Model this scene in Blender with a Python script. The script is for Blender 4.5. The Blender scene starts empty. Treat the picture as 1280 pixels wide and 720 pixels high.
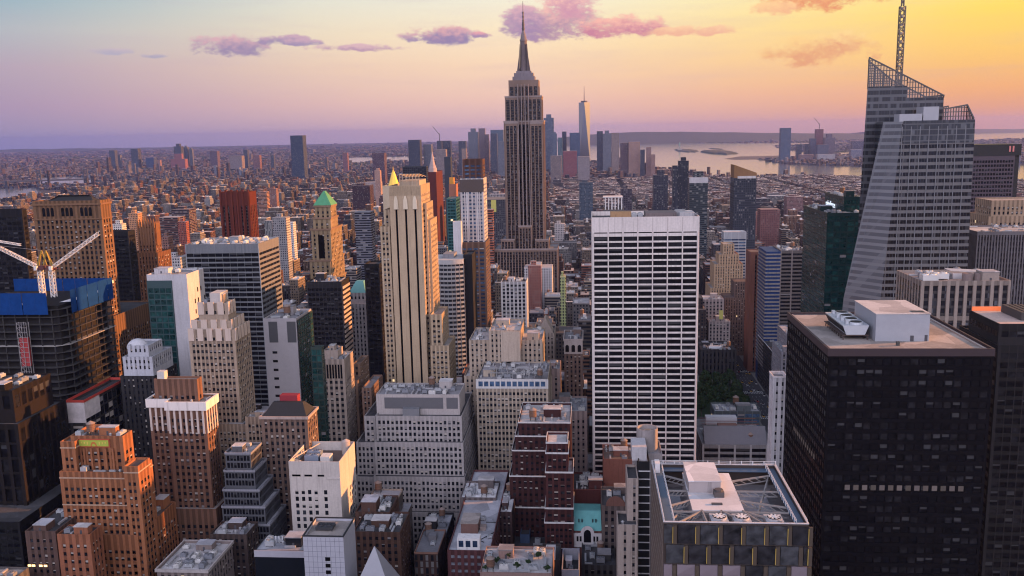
import bpy, math, random, zlib
import numpy as np
from mathutils import Vector, Matrix
from mathutils.bvhtree import BVHTree

SC = bpy.context.scene
COL = SC.collection
RAD = math.radians

# ------------------------------------------------------------------ camera
EYE = Vector((0.0, 0.0, 260.0))
FOC, PITCH, ROLL, YAW = 1120.0, RAD(9.8), RAD(1.2), RAD(4.85)
_h = Vector((-math.sin(YAW), math.cos(YAW), 0))
_r0 = Vector((math.cos(YAW), math.sin(YAW), 0))
FWD = _h * math.cos(PITCH) - Vector((0, 0, math.sin(PITCH)))
_u0 = _r0.cross(FWD)
RGT = _r0 * math.cos(ROLL) - _u0 * math.sin(ROLL)
UPV = _u0 * math.cos(ROLL) + _r0 * math.sin(ROLL)
cam_d = bpy.data.cameras.new('camera')
cam_d.sensor_width = 36.0
cam_d.lens = 36.0 * FOC / 1280.0
cam_d.clip_start, cam_d.clip_end = 1.0, 120000.0
cam = bpy.data.objects.new('camera', cam_d)
COL.objects.link(cam)
cam.matrix_world = Matrix(((RGT.x, UPV.x, -FWD.x, EYE.x), (RGT.y, UPV.y, -FWD.y, EYE.y), (RGT.z, UPV.z, -FWD.z, EYE.z), (0, 0, 0, 1)))
SC.camera = cam

# ------------------------------------------------------------------ light and exposure
SUN_AZ, SUN_EL = RAD(79.0), RAD(13.0)          # azimuth clockwise from +Y (down the avenue)
EXPOSURE = 1.1
SC.view_settings.view_transform = 'Standard'
SC.view_settings.look = 'None'
SC.view_settings.exposure = EXPOSURE
SC.view_settings.gamma = 1.0
SC.view_settings.use_curve_mapping = False
sd = bpy.data.lights.new('sun', 'SUN')
sd.energy, sd.angle, sd.color = 5.0, RAD(0.6), (1.0, 0.41, 0.135)
sun = bpy.data.objects.new('sun', sd)
COL.objects.link(sun)
SUNV = Vector((math.sin(SUN_AZ) * math.cos(SUN_EL), math.cos(SUN_AZ) * math.cos(SUN_EL), math.sin(SUN_EL)))
sun.rotation_euler = SUNV.to_track_quat('Z', 'Y').to_euler()
SC.render.engine = 'CYCLES'
cy = SC.cycles
cy.use_denoising = True
cy.filter_width = 1.15
cy.max_bounces, cy.diffuse_bounces, cy.glossy_bounces, cy.transmission_bounces, cy.transparent_max_bounces, cy.volume_bounces = 4, 1, 2, 2, 8, 1
cy.sample_clamp_indirect = 4.0
cy.caustics_reflective = cy.caustics_refractive = False

def lin(c):
    return tuple((v / 255 / 12.92 if v / 255 <= 0.04045 else ((v / 255 + 0.055) / 1.055) ** 2.4) for v in c)

def ray(px, py):
    return (FWD * FOC + RGT * (px - 640) - UPV * (py - 360)).normalized()

def at(px, py, Y):
    """where the sight line at this bearing and dip meets the street frontage Y metres down the avenue"""
    d = ray(px, py)
    return EYE + d * (Y / d.y)

def ground(px, py, z=0.0):
    d = ray(px, py)
    return EYE + d * ((z - EYE.z) / d.z)

def proj(p):
    v = Vector(p) - EYE
    w = v.dot(FWD)
    return 640 + FOC * v.dot(RGT) / w, 360 - FOC * v.dot(UPV) / w

# ------------------------------------------------------------------ node helper
class NT:
    def __init__(s, tree):
        s.t = tree
        tree.nodes.clear()
    def n(s, typ, **kw):
        nd = s.t.nodes.new(typ)
        for k, v in kw.items():
            setattr(nd, k, v)
        return nd
    def put(s, sock, v):
        if isinstance(v, bpy.types.NodeSocket):
            s.t.links.new(v, sock)
        else:
            sock.default_value = v
    def m(s, op, a, b=None, c=None, clamp=False):
        nd = s.n('ShaderNodeMath', operation=op, use_clamp=clamp)
        s.put(nd.inputs[0], a)
        if b is not None: s.put(nd.inputs[1], b)
        if c is not None: s.put(nd.inputs[2], c)
        return nd.outputs[0]
    def mix(s, f, a, b, mode='MIX'):
        nd = s.n('ShaderNodeMix', data_type='RGBA', blend_type=mode)
        s.put(nd.inputs[0], f)
        for i, v in ((6, a), (7, b)):
            s.put(nd.inputs[i], v if isinstance(v, bpy.types.NodeSocket) else (*v[:3], 1.0))
        return nd.outputs[2]
    def smooth(s, v, a, b, lo=0.0, hi=1.0):
        nd = s.n('ShaderNodeMapRange', interpolation_type='SMOOTHSTEP')
        s.put(nd.inputs[0], v)
        for i, x in zip((1, 2, 3, 4), (a, b, lo, hi)): s.put(nd.inputs[i], x)
        return nd.outputs[0]
    def ramp(s, v, stops):
        nd = s.n('ShaderNodeValToRGB')
        e = nd.color_ramp.elements
        while len(e) < len(stops): e.new(0.5)
        for el, (p, c) in zip(e, stops):
            el.position = p
            el.color = (*c[:3], 1.0)
        s.put(nd.inputs[0], v)
        return nd.outputs[0]
    def noise(s, vec, scale, detail=2.0, rough=0.5):
        nd = s.n('ShaderNodeTexNoise')
        s.put(nd.inputs['Vector'], vec)
        nd.inputs['Scale'].default_value = scale
        nd.inputs['Detail'].default_value = detail
        nd.inputs['Roughness'].default_value = rough
        return nd.outputs[0]

# ------------------------------------------------------------------ sky
def sky_angle(px, py):
    d = ray(px, py)
    return math.atan2(d.x, d.y), math.asin(d.z)

world = bpy.data.worlds.new('World')
SC.world = world
world.use_nodes = True
W = NT(world.node_tree)
tc = W.n('ShaderNodeTexCoord')
sep = W.n('ShaderNodeSeparateXYZ')
W.put(sep.inputs[0], tc.outputs['Generated'])
X_, Y_, Z_ = sep.outputs
AZ = W.m('ARCTAN2', X_, Y_)
EL = W.m('ARCSINE', Z_)
elf = W.m('MULTIPLY_ADD', EL, 1 / RAD(20), 0.05, clamp=True)       # -1 deg .. 19 deg
def stops(cols):   # (elevation in degrees, srgb)
    return [((e + 1) / 20, lin(c)) for e, c in cols]
east = W.ramp(elf, stops([(-.6, (140, 134, 170)), (.5, (156, 142, 172)), (2, (168, 146, 172)), (4.2, (176, 160, 176)), (6.2, (172, 178, 186)), (8, (142, 172, 186)), (13, (128, 160, 190)), (19, (105, 135, 180))]))
midl = W.ramp(elf, stops([(-.6, (192, 160, 174)), (.5, (216, 176, 178)), (2, (234, 192, 176)), (4.2, (244, 210, 178)), (6.2, (245, 224, 190)), (8, (238, 230, 208)), (13, (190, 200, 205)), (19, (140, 160, 190))]))
west = W.ramp(elf, stops([(-.6, (200, 140, 120)), (.3, (222, 152, 122)), (2, (240, 172, 112)), (4.2, (248, 198, 106)), (6.2, (252, 214, 98)), (8, (253, 229, 122)), (13, (250, 222, 150)), (19, (190, 190, 180))]))
glow = W.ramp(elf, stops([(-.6, (250, 170, 90)), (2, (255, 205, 110)), (6, (255, 228, 140)), (13, (250, 220, 170)), (19, (190, 185, 190))]))
rear = W.ramp(elf, stops([(-.6, (150, 155, 195)), (3, (200, 192, 212)), (8, (228, 214, 220)), (14, (224, 216, 224)), (19, (206, 206, 228))]))
wav = W.noise(tc.outputs['Generated'], 3.0, 2.0)
az2 = W.m('ADD', AZ, W.m('MULTIPLY_ADD', wav, 0.16, -0.08))
c = W.mix(W.smooth(az2, RAD(-38), RAD(-4)), east, midl)
c = W.mix(W.smooth(az2, RAD(-8), RAD(27)), c, west)
c = W.mix(W.smooth(az2, RAD(27), RAD(75)), c, glow)
c = W.mix(W.smooth(az2, RAD(105), RAD(160)), c, rear)
c = W.mix(W.smooth(az2, RAD(-45), RAD(-100)), c, rear)
# thin veils low in the sky
mp = W.n('ShaderNodeMapping')
mp.inputs['Scale'].default_value = (3.0, 3.0, 38.0)
W.put(mp.inputs[0], tc.outputs['Generated'])
veil = W.noise(mp.outputs[0], 1.6, 5.0, 0.6)
c = W.mix(W.m('MULTIPLY', W.smooth(veil, .45, .75), W.smooth(EL, RAD(.4), RAD(3), 0, .16)), c, lin((190, 160, 182)))
# clouds: (pixel bearing of the centre, half widths in px, noise push, colours of base and top)
wmp = W.n('ShaderNodeMapping')
wmp.inputs['Scale'].default_value = (1.0, 1.0, 1.7)
W.put(wmp.inputs[0], tc.outputs['Generated'])
fb = W.noise(wmp.outputs[0], 30.0, 9.0, 0.62)
fb2 = W.noise(wmp.outputs[0], 110.0, 6.0, 0.66)
MAUVE, PINK, PEACH, DUSK = (150, 126, 168), (226, 160, 168), (250, 205, 178), (176, 140, 168)
CLOUDS = [
    (288, 56, 46, 13, 1.7, (150, 132, 166), (214, 170, 178)), (350, 50, 34, 6, 2.0, (150, 134, 168), (196, 160, 180)), (372, 53, 30, 4, 2.0, (160, 142, 172), (200, 165, 180)),
    (450, 60, 60, 5, 2.0, DUSK, (214, 176, 184)), (556, 44, 42, 12, 1.6, (138, 120, 165), (220, 166, 172)), (514, 47, 18, 6, 1.8, (150, 130, 168), (210, 165, 175)), (598, 44, 16, 4, 1.8, MAUVE, PINK),
    (695, 24, 62, 28, 1.25, (168, 132, 162), (244, 188, 176)), (712, 2, 36, 22, 1.3, (205, 150, 170), (246, 196, 182)), (772, 34, 58, 13, 1.5, (196, 122, 150), (244, 182, 168)), (655, 24, 30, 24, 1.4, (164, 136, 168), (214, 170, 182)),
    (868, 38, 50, 6, 2.0, (235, 176, 150), (246, 200, 160)), (1022, 62, 66, 17, 1.7, (226, 160, 120), (248, 206, 140)), (1048, 54, 30, 14, 1.5, (228, 164, 122), (250, 212, 146)),
    (1025, -3, 72, 15, 1.5, (226, 140, 104), (250, 190, 130)), (968, 10, 30, 9, 1.8, (240, 180, 140), (250, 205, 150)), (140, 64, 24, 4, 2.0, (176, 168, 186), (198, 180, 188)), (190, 70, 16, 3, 2.0, (165, 160, 182), (190, 175, 186)),
]
for (px, py, hw, hh, push, cb, ct) in CLOUDS:
    a0, e0 = sky_angle(px, py)
    da = W.m('MULTIPLY', W.m('SUBTRACT', AZ, a0), FOC / hw)
    de = W.m('MULTIPLY', W.m('SUBTRACT', EL, e0 - ROLL * 0), FOC / hh)
    r2 = W.m('ADD', W.m('MULTIPLY', da, da), W.m('MULTIPLY', de, de))
    dn = W.m('ADD', W.m('SUBTRACT', 0.95, W.m('MULTIPLY', r2, .72)), W.m('MULTIPLY_ADD', fb, 1.7 * push, -.85 * push))
    dn = W.m('ADD', dn, W.m('MULTIPLY_ADD', fb2, 1.5, -.75))
    mask = W.smooth(dn, 0.12, 0.8, 0.0, 0.92)
    tone = W.mix(W.smooth(W.m('ADD', de, W.m('MULTIPLY_ADD', fb2, 3.0, -1.5)), -.7, 1.0), lin(cb), lin(ct))
    c = W.mix(mask, c, tone)
skyt = W.n('ShaderNodeTexSky', sky_type='NISHITA')
skyt.sun_disc = False
skyt.sun_elevation, skyt.sun_rotation = SUN_EL, SUN_AZ
skyt.altitude, skyt.air_density, skyt.dust_density, skyt.ozone_density = 260.0, 1.0, 2.0, 3.0
b1 = W.n('ShaderNodeBackground')
W.put(b1.inputs[0], skyt.outputs[0]); b1.inputs[1].default_value = 0.075
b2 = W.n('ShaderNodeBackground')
W.put(b2.inputs[0], c); W.put(b2.inputs[1], W.m('ADD', 0.515, W.m('MULTIPLY', W.smooth(W.m('ABSOLUTE', AZ), RAD(85), RAD(150), 0, 2.6), W.smooth(EL, RAD(6), RAD(26)))))  # extra strength added to the unseen sky behind the view, brightening walls facing it
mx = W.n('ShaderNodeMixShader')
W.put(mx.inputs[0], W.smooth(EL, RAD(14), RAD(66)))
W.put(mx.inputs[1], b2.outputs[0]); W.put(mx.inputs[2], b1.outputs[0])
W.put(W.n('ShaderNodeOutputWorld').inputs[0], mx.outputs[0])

# ------------------------------------------------------------------ materials
MATS = {}
def _new(key):
    m = bpy.data.materials.new(key)
    m.use_nodes = True
    MATS[key] = m
    return m, NT(m.node_tree)

def finish(N, col, rough, metal=0.0, spec=0.3, emit=None, estr=0.0, alpha=None):
    p = N.n('ShaderNodeBsdfPrincipled')
    N.put(p.inputs['Base Color'], col if isinstance(col, bpy.types.NodeSocket) else (*col[:3], 1))
    N.put(p.inputs['Roughness'], rough)
    p.inputs['Metallic'].default_value = metal
    N.put(p.inputs['Specular IOR Level'], spec)
    if emit is not None:
        N.put(p.inputs['Emission Color'], emit if isinstance(emit, bpy.types.NodeSocket) else (*emit, 1)); N.put(p.inputs['Emission Strength'], estr)
    N.put(N.n('ShaderNodeOutputMaterial').inputs[0], p.outputs[0])
    return p

def masonry(col, var=.55, rough=.85, grain=.9):
    """weathered stone, brick or plaster: blotches, rain streaks and courses"""
    key = 'masonry_%s_%s' % ('_'.join('%.3f' % v for v in col), var)
    if key in MATS: return MATS[key]
    m, N = _new(key)
    t = N.n('ShaderNodeTexCoord').outputs['Object']
    a = N.noise(t, .045, 4.0, .6)
    mp = N.n('ShaderNodeMapping'); mp.inputs['Scale'].default_value = (.55, .55, .03)
    N.put(mp.inputs[0], t)
    b = N.noise(mp.outputs[0], 1.0, 4.0, .65)
    g = N.noise(t, grain, 2.0, .6)
    f = N.m('ADD', N.m('MULTIPLY_ADD', a, var, 1 - var * .5), N.m('MULTIPLY_ADD', b, var * 1.3, -var * .65))
    f = N.m('ADD', f, N.m('MULTIPLY_ADD', g, var * .6, -var * .3))
    vm = N.n('ShaderNodeVectorMath', operation='SCALE')
    vm.inputs[0].default_value = col[:3]
    N.put(vm.inputs['Scale'], f)
    tint = N.mix(N.smooth(b, .50, .68, 0, .6), vm.outputs[0], tuple(v * .55 for v in col))
    finish(N, tint, rough, spec=.2)
    return m

def plain(name, col, rough=.6, metal=0.0, spec=.4, var=.12, emit=None, estr=0):
    if name in MATS: return MATS[name]
    m, N = _new(name)
    t = N.n('ShaderNodeTexCoord').outputs['Object']
    g = N.noise(t, .35, 4.0, .6)
    vm = N.n('ShaderNodeVectorMath', operation='SCALE')
    vm.inputs[0].default_value = col[:3]
    N.put(vm.inputs['Scale'], N.m('MULTIPLY_ADD', g, 2 * var, 1 - var))
    finish(N, vm.outputs[0], rough, metal, spec, emit, estr)
    return m

def roofing(name, col, var=.45):
    if name in MATS: return MATS[name]
    m, N = _new(name)
    t = N.n('ShaderNodeTexCoord').outputs['Object']
    a = N.noise(t, .09, 5.0, .65); b = N.noise(t, 1.1, 3.0, .6)
    v = N.n('ShaderNodeTexVoronoi'); N.put(v.inputs['Vector'], t); v.inputs['Scale'].default_value = .11
    f = N.m('ADD', N.m('MULTIPLY_ADD', a, 2 * var, 1 - var), N.m('MULTIPLY_ADD', b, var, -var * .5))
    hs = N.n('ShaderNodeSeparateColor'); N.put(hs.inputs[0], v.outputs['Color'])
    f = N.m('MULTIPLY', f, N.m('MULTIPLY_ADD', hs.outputs[0], .5, .72))
    vm = N.n('ShaderNodeVectorMath', operation='SCALE'); vm.inputs[0].default_value = col[:3]
    N.put(vm.inputs['Scale'], f)
    finish(N, vm.outputs[0], .9, spec=.2)
    return m

def glass(name, col=(.012, .014, .02), rough=.12, spec=.5, wob=.25):
    """window glass seen from outside: dark room behind, sky on it, each pane a little off true"""
    if name in MATS: return MATS[name]
    m, N = _new(name)
    t = N.n('ShaderNodeTexCoord').outputs['Object']
    g = N.noise(t, .42, 2.0, .5)
    vm = N.n('ShaderNodeVectorMath', operation='SCALE'); vm.inputs[0].default_value = col[:3]
    N.put(vm.inputs['Scale'], N.m('MULTIPLY_ADD', g, 2.4, -.2))
    finish(N, vm.outputs[0], rough, spec=spec)
    return m

def banded(name, ga, sp, fh=3.7, frac=.45, rough=.15, ga2=None):
    """a tall window strip: glass and spandrel floor by floor"""
    if name in MATS: return MATS[name]
    m, N = _new(name)
    t = N.n('ShaderNodeTexCoord').outputs['Object']
    s = N.n('ShaderNodeSeparateXYZ'); N.put(s.inputs[0], t)
    q = N.m('DIVIDE', s.outputs[2], fh)
    k = N.m('GREATER_THAN', N.m('FRACT', q), frac)
    wn = N.n('ShaderNodeTexWhiteNoise', noise_dimensions='3D')
    cv = N.n('ShaderNodeCombineXYZ')
    N.put(cv.inputs[0], N.m('FLOOR', N.m('DIVIDE', N.m('ADD', s.outputs[0], s.outputs[1]), 1.7))); N.put(cv.inputs[2], N.m('FLOOR', q))
    N.put(wn.inputs['Vector'], cv.outputs[0])
    gl = N.mix(N.smooth(wn.outputs[0], .78, .95, 0, .8), ga, ga2 or tuple(min(1, v * 4 + .08) for v in ga))
    finish(N, N.mix(k, sp, gl), N.m('MULTIPLY_ADD', k, rough - .7, .7), spec=.45)
    return m

def facade_mat(name, roof=False, winvis=1.0):
    """walls of the ordinary city: tint from the building, windows in metres along the wall (UV); alpha of the tint picks the window pattern"""
    if name in MATS: return MATS[name]
    m, N = _new(name)
    at_ = N.n('ShaderNodeAttribute', attribute_name='tint')
    col, sty = at_.outputs['Color'], at_.outputs['Alpha']
    pos = N.n('ShaderNodeNewGeometry').outputs['Position']
    if roof:
        a = N.noise(pos, .07, 4.0, .65); b = N.noise(pos, .8, 2.0, .6)
        f = N.m('ADD', N.m('MULTIPLY_ADD', a, 1.0, .5), N.m('MULTIPLY_ADD', b, .5, -.25))
        vm = N.n('ShaderNodeVectorMath', operation='SCALE'); N.put(vm.inputs[0], col); N.put(vm.inputs['Scale'], f)
        finish(N, vm.outputs[0], .9, spec=.2)
        return m
    uv = N.n('ShaderNodeUVMap').outputs[0]
    s = N.n('ShaderNodeSeparateXYZ'); N.put(s.inputs[0], uv)
    u = N.m('DIVIDE', s.outputs[0], N.m('MULTIPLY_ADD', sty, 1.2, 2.6)); v = N.m('DIVIDE', s.outputs[1], 3.5)
    fu, fv = N.m('FRACT', u), N.m('FRACT', v)
    inu = N.m('LESS_THAN', N.m('ABSOLUTE', N.m('SUBTRACT', fu, .5)), N.m('ADD', .25, N.m('MULTIPLY', .3, N.m('GREATER_THAN', sty, .8))))
    inv = N.m('LESS_THAN', N.m('ABSOLUTE', N.m('SUBTRACT', fv, .52)), N.m('ADD', .27, N.m('MULTIPLY', .15, N.m('LESS_THAN', sty, .2))))
    win = N.m('MULTIPLY', inu, inv)
    cv = N.n('ShaderNodeCombineXYZ')
    N.put(cv.inputs[0], N.m('FLOOR', u)); N.put(cv.inputs[1], N.m('FLOOR', v)); N.put(cv.inputs[2], sty)
    wn = N.n('ShaderNodeTexWhiteNoise', noise_dimensions='3D'); N.put(wn.inputs['Vector'], cv.outputs[0])
    a = N.noise(pos, .05, 3.0, .6)
    b = N.noise(uv, .25, 3.0, .6)
    vm = N.n('ShaderNodeVectorMath', operation='SCALE'); N.put(vm.inputs[0], col)
    N.put(vm.inputs['Scale'], N.m('ADD', N.m('MULTIPLY_ADD', a, .5, .75), N.m('MULTIPLY_ADD', b, .4, -.2)))
    gl = N.mix(N.smooth(wn.outputs[0], .70, .95, 0, 1.0), (.012, .014, .019), (.17, .165, .17))
    wv = N.m('MULTIPLY', win, winvis)
    finish(N, N.mix(wv, vm.outputs[0], gl), N.m('MULTIPLY_ADD', wv, -.65, .85), spec=.3)
    return m

# ------------------------------------------------------------------ mesh building
class MB:
    def __init__(s):
        s.v, s.f, s.m, s.n = [], [], [], 0
    def add(s, verts, faces, mi=0):
        verts = np.asarray(verts, float).reshape(-1, 3); faces = np.asarray(faces, int)
        s.v.append(verts); s.f.append(faces + s.n); s.m.append(np.full(len(faces), mi)); s.n += len(verts)
    def quad(s, a, b, c, d, mi=0):
        s.add([a, b, c, d], [[0, 1, 2, 3]], mi)
    def box(s, x0, x1, y0, y1, z0, z1, mi=0, bottom=True):
        v = [(x, y, z) for z in (z0, z1) for x, y in ((x0, y0), (x1, y0), (x1, y1), (x0, y1))]
        f = [[0, 1, 5, 4], [1, 2, 6, 5], [2, 3, 7, 6], [3, 0, 4, 7], [4, 5, 6, 7]] + ([[3, 2, 1, 0]] if bottom else [])
        s.add(v, f, mi)
    def loft(s, rings, mi=0, cap0=True, cap1=True):
        """rings: lists of equally many points, joined bottom to top"""
        k = len(rings[0])
        v = np.concatenate([np.asarray(r, float) for r in rings])
        f = []
        for j in range(len(rings) - 1):
            for i in range(k):
                f.append([j * k + i, j * k + (i + 1) % k, (j + 1) * k + (i + 1) % k, (j + 1) * k + i])
        s.add(v, f, mi)
        for r, top in ((rings[0], False), (rings[-1], True)):
            if (top and cap1) or (not top and cap0):
                p = np.asarray(r, float)
                cpt = p.mean(0)
                vv = np.concatenate([p, [cpt]])
                s.add(vv, [[i, (i + 1) % k, k, k] if top else [(i + 1) % k, i, k, k] for i in range(k)], mi)
    def cyl(s, x, y, z0, z1, r0, r1=None, n=12, mi=0, cap=True):
        r1 = r0 if r1 is None else r1
        a = [2 * math.pi * i / n for i in range(n)]
        s.loft([[(x + r * math.cos(t), y + r * math.sin(t), z) for t in a] for r, z in ((r0, z0), (max(r1, 1e-3), z1))], mi, cap, cap)
    def bar(s, p, q, w, mi=0, h=None):
        p, q = Vector(p), Vector(q)
        d = (q - p)
        L = d.length
        if L < 1e-6: return
        d /= L
        a = d.cross(Vector((0, 0, 1)))
        a = Vector((1, 0, 0)) if a.length < 1e-4 else a.normalized()
        b = d.cross(a)
        h = h or w
        o = [a * (sx * w / 2) + b * (sy * h / 2) for sx, sy in ((-1, -1), (1, -1), (1, 1), (-1, 1))]
        v = [tuple(p + k) for k in o] + [tuple(q + k) for k in o]
        s.add(v, [[0, 1, 5, 4], [1, 2, 6, 5], [2, 3, 7, 6], [3, 0, 4, 7], [4, 5, 6, 7], [3, 2, 1, 0]], mi)
    def ring(s, x0, x1, y0, y1, z0, z1, t, mi=0):
        """a hollow rectangular kerb: parapet, cornice, fence"""
        o = [(x0, y0), (x1, y0), (x1, y1), (x0, y1)]
        i = [(x0 + t, y0 + t), (x1 - t, y0 + t), (x1 - t, y1 - t), (x0 + t, y1 - t)]
        v = [(x, y, z) for z in (z0, z1) for x, y in o + i]
        f = []
        for k in range(4):
            n = (k + 1) % 4
            f += [[k, n, 8 + n, 8 + k], [4 + n, 4 + k, 12 + k, 12 + n], [8 + k, 8 + n, 12 + n, 12 + k], [n, k, 4 + k, 4 + n]]
        s.add(v, f, mi)
    def arrays(s):
        return np.concatenate(s.v), np.concatenate(s.f), np.concatenate(s.m)
    def mesh(s, name, mats, org=(0, 0, 0)):
        v, f, m = s.arrays()
        return mesh_from(name, v - np.asarray(org, float), f, m, mats)

def mesh_from(name, v, f, m, mats, tint=None, uv=None):
    me = bpy.data.meshes.new(name)
    tri = f[:, 3] == f[:, 2]
    cnt = np.where(tri, 3, 4)
    loops = f.ravel()
    if tri.any():
        keep = np.ones(f.shape, bool); keep[tri, 3] = False
        loops = f[keep]
    me.vertices.add(len(v)); me.loops.add(len(loops)); me.polygons.add(len(f))
    me.vertices.foreach_set('co', v.astype(np.float32).ravel())
    me.loops.foreach_set('vertex_index', loops.astype(np.int32))
    st = np.zeros(len(f), np.int32); st[1:] = np.cumsum(cnt)[:-1]
    me.polygons.foreach_set('loop_start', st)
    me.polygons.foreach_set('material_index', m.astype(np.int32))
    if tint is not None:
        a = me.attributes.new('tint', 'FLOAT_COLOR', 'FACE'); a.data.foreach_set('color', tint.astype(np.float32).ravel())
    if uv is not None:
        l = me.uv_layers.new(name='UVMap'); l.data.foreach_set('uv', uv.astype(np.float32).ravel())
    me.update(calc_edges=True)
    me.shade_flat()
    for mt in (mats if isinstance(mats, (list, tuple)) else [mats]): me.materials.append(mt)
    return me

def link(name, data, parent=None):
    o = bpy.data.objects.new(name, data)
    COL.objects.link(o)
    if parent is not None: o.parent = parent
    return o

def put(name, mb, mats, parent):
    """one mesh part under its thing (the thing's Empty stands unrotated at its location)"""
    org = parent.location if parent is not None else (0, 0, 0)
    if parent is not None and parent.parent is not None: org = Vector(parent.location) + Vector(parent.parent.location)
    return link(name, mb.mesh(name, mats, org), parent)

def tag(o, label, cat, group=None):
    o['label'] = label; o['category'] = cat
    if group: o['group'] = group
    return o

def thing(name, label, cat, loc, group=None):
    o = link(name, None); o.location = loc
    o.empty_display_size = 1.0
    return tag(o, label, cat, group)

def struct(o, kind='structure'):
    o['kind'] = kind
    return o
# ------------------------------------------------------------------ buildings
VPX = 735.0                                     # bearing of the avenues' vanishing point
FOOT = []                                       # footprints taken: (x0, x1, y0, y1, z1)
MAXWIN = 100

def T(a, b, y, D, dep=30.0, pb=None, z0=None, **k):
    """a block of a building surveyed from the deck: its front edge runs from bearing a to bearing b at dip y, D metres down the avenue; pb = bearing of the far corner of its visible side"""
    x0, x1, z1 = at(a, y, D).x, at(b, y, D).x, at((a + b) / 2, y, D).z
    if pb is not None:
        e = x1 if pb > b else x0
        lo, hi = D + 3.0, D + 160.0
        for _ in range(40):
            mid = (lo + hi) / 2
            q = proj((e, mid, z1))[0]
            if (q < pb) == (pb > b): lo = mid
            else: hi = mid
        dep = lo - D
    return dict(x0=x0, x1=x1, y0=D, y1=D + dep, z0=z0, z1=z1, **k)

def S(base, dz=0, l=0, r=0, f=0, b=0, **k):
    """a block set back on another one"""
    d = dict(base); d.update(x0=base['x0'] + l, x1=base['x1'] - r, y0=base['y0'] + f, y1=base['y1'] - b, z0=None, z1=base['z1'] + dz); d.update(k)
    return d

SINGLE = [(.24, .76)]
PAIR = [(.10, .42), (.58, .90)]
WIDE = [(.06, .94)]
def win(bay=3.2, pat=SINGLE, fh=3.6, hf=.55, dep=.35, tm=3.0, mg=1.0, bm=0.0, pane='glass', strip=False, cols=None):
    return dict(bay=bay, pat=pat, fh=fh, hf=hf, dep=dep, tm=tm, mg=mg, bm=bm, pane=pane, strip=strip, cols=cols)

def facade(mb, panes, o, u, n, Wd, z0, z1, w, zv, mi=0, pri=0, ms=None):
    o, u, n = np.array(o, float), np.array(u, float), np.array(n, float)
    up = np.array((0, 0, 1.0))
    lo = max(z0, zv)
    if w is not None:
        usable = Wd - 2 * w['mg']
        C = w['cols'] or max(1, int(round(usable / w['bay'])))
        bay = usable / C
        R = 1 if w['strip'] else int((z1 - w['tm'] - lo - w['bm']) / w['fh'])
    if w is None or usable < 1.5 or R < 1 or (w['strip'] and z1 - w['tm'] - lo < 4):
        p = [o + up * z0, o + u * Wd + up * z0, o + u * Wd + up * z1, o + up * z1]
        mb.add(p, [[0, 1, 2, 3]], mi); return
    xs = [0.0]
    for c_ in range(C):
        for a, b in w['pat']: xs += [w['mg'] + (c_ + a) * bay, w['mg'] + (c_ + b) * bay]
    xs.append(Wd)
    zs = [z0]
    if w['strip']: zs += [max(z0 + .5, lo + w['bm']), z1 - w['tm']]
    else:
        for r in range(R - 1, -1, -1):
            top = z1 - w['tm'] - r * w['fh']
            zs += [top - w['fh'] * w['hf'], top]
    zs.append(z1)
    xs, zs = np.array(xs), np.array(zs)
    nx, nz = len(xs), len(zs)
    g = o[None, None] + xs[:, None, None] * u + zs[None, :, None] * up
    V = g.reshape(-1, 3)
    I, J = np.meshgrid(np.arange(nx - 1), np.arange(nz - 1), indexing='ij')
    hole = (I % 2 == 1) & (J % 2 == 1)
    i, j = I[~hole], J[~hole]
    Fq = np.stack([i * nz + j, (i + 1) * nz + j, (i + 1) * nz + j + 1, i * nz + j + 1], 1)
    i, j = I[hole], J[hole]
    fr = np.stack([i * nz + j, (i + 1) * nz + j, (i + 1) * nz + j + 1, i * nz + j + 1], 1)
    back = V[fr] - n * w['dep']                   # (k,4,3)
    k = len(i)
    bi = len(V) + np.arange(4 * k).reshape(k, 4)
    rev = [np.stack([fr[:, a], bi[:, a], bi[:, b], fr[:, b]], 1)[:, ::-1] for a, b in ((0, 1), (1, 2), (2, 3), (3, 0))]
    mb.add(np.concatenate([V, back.reshape(-1, 3)]), np.concatenate([Fq] + rev), mi)
    if ms is not None and not w['strip']:
        sp = ((I % 2 == 1) & (J % 2 == 0) & (J > 1))[~hole]
        mb.m[-1][:len(Fq)][sp] = ms
    for q in range(k): panes.append((pri, back[q], w['pane']))

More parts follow.
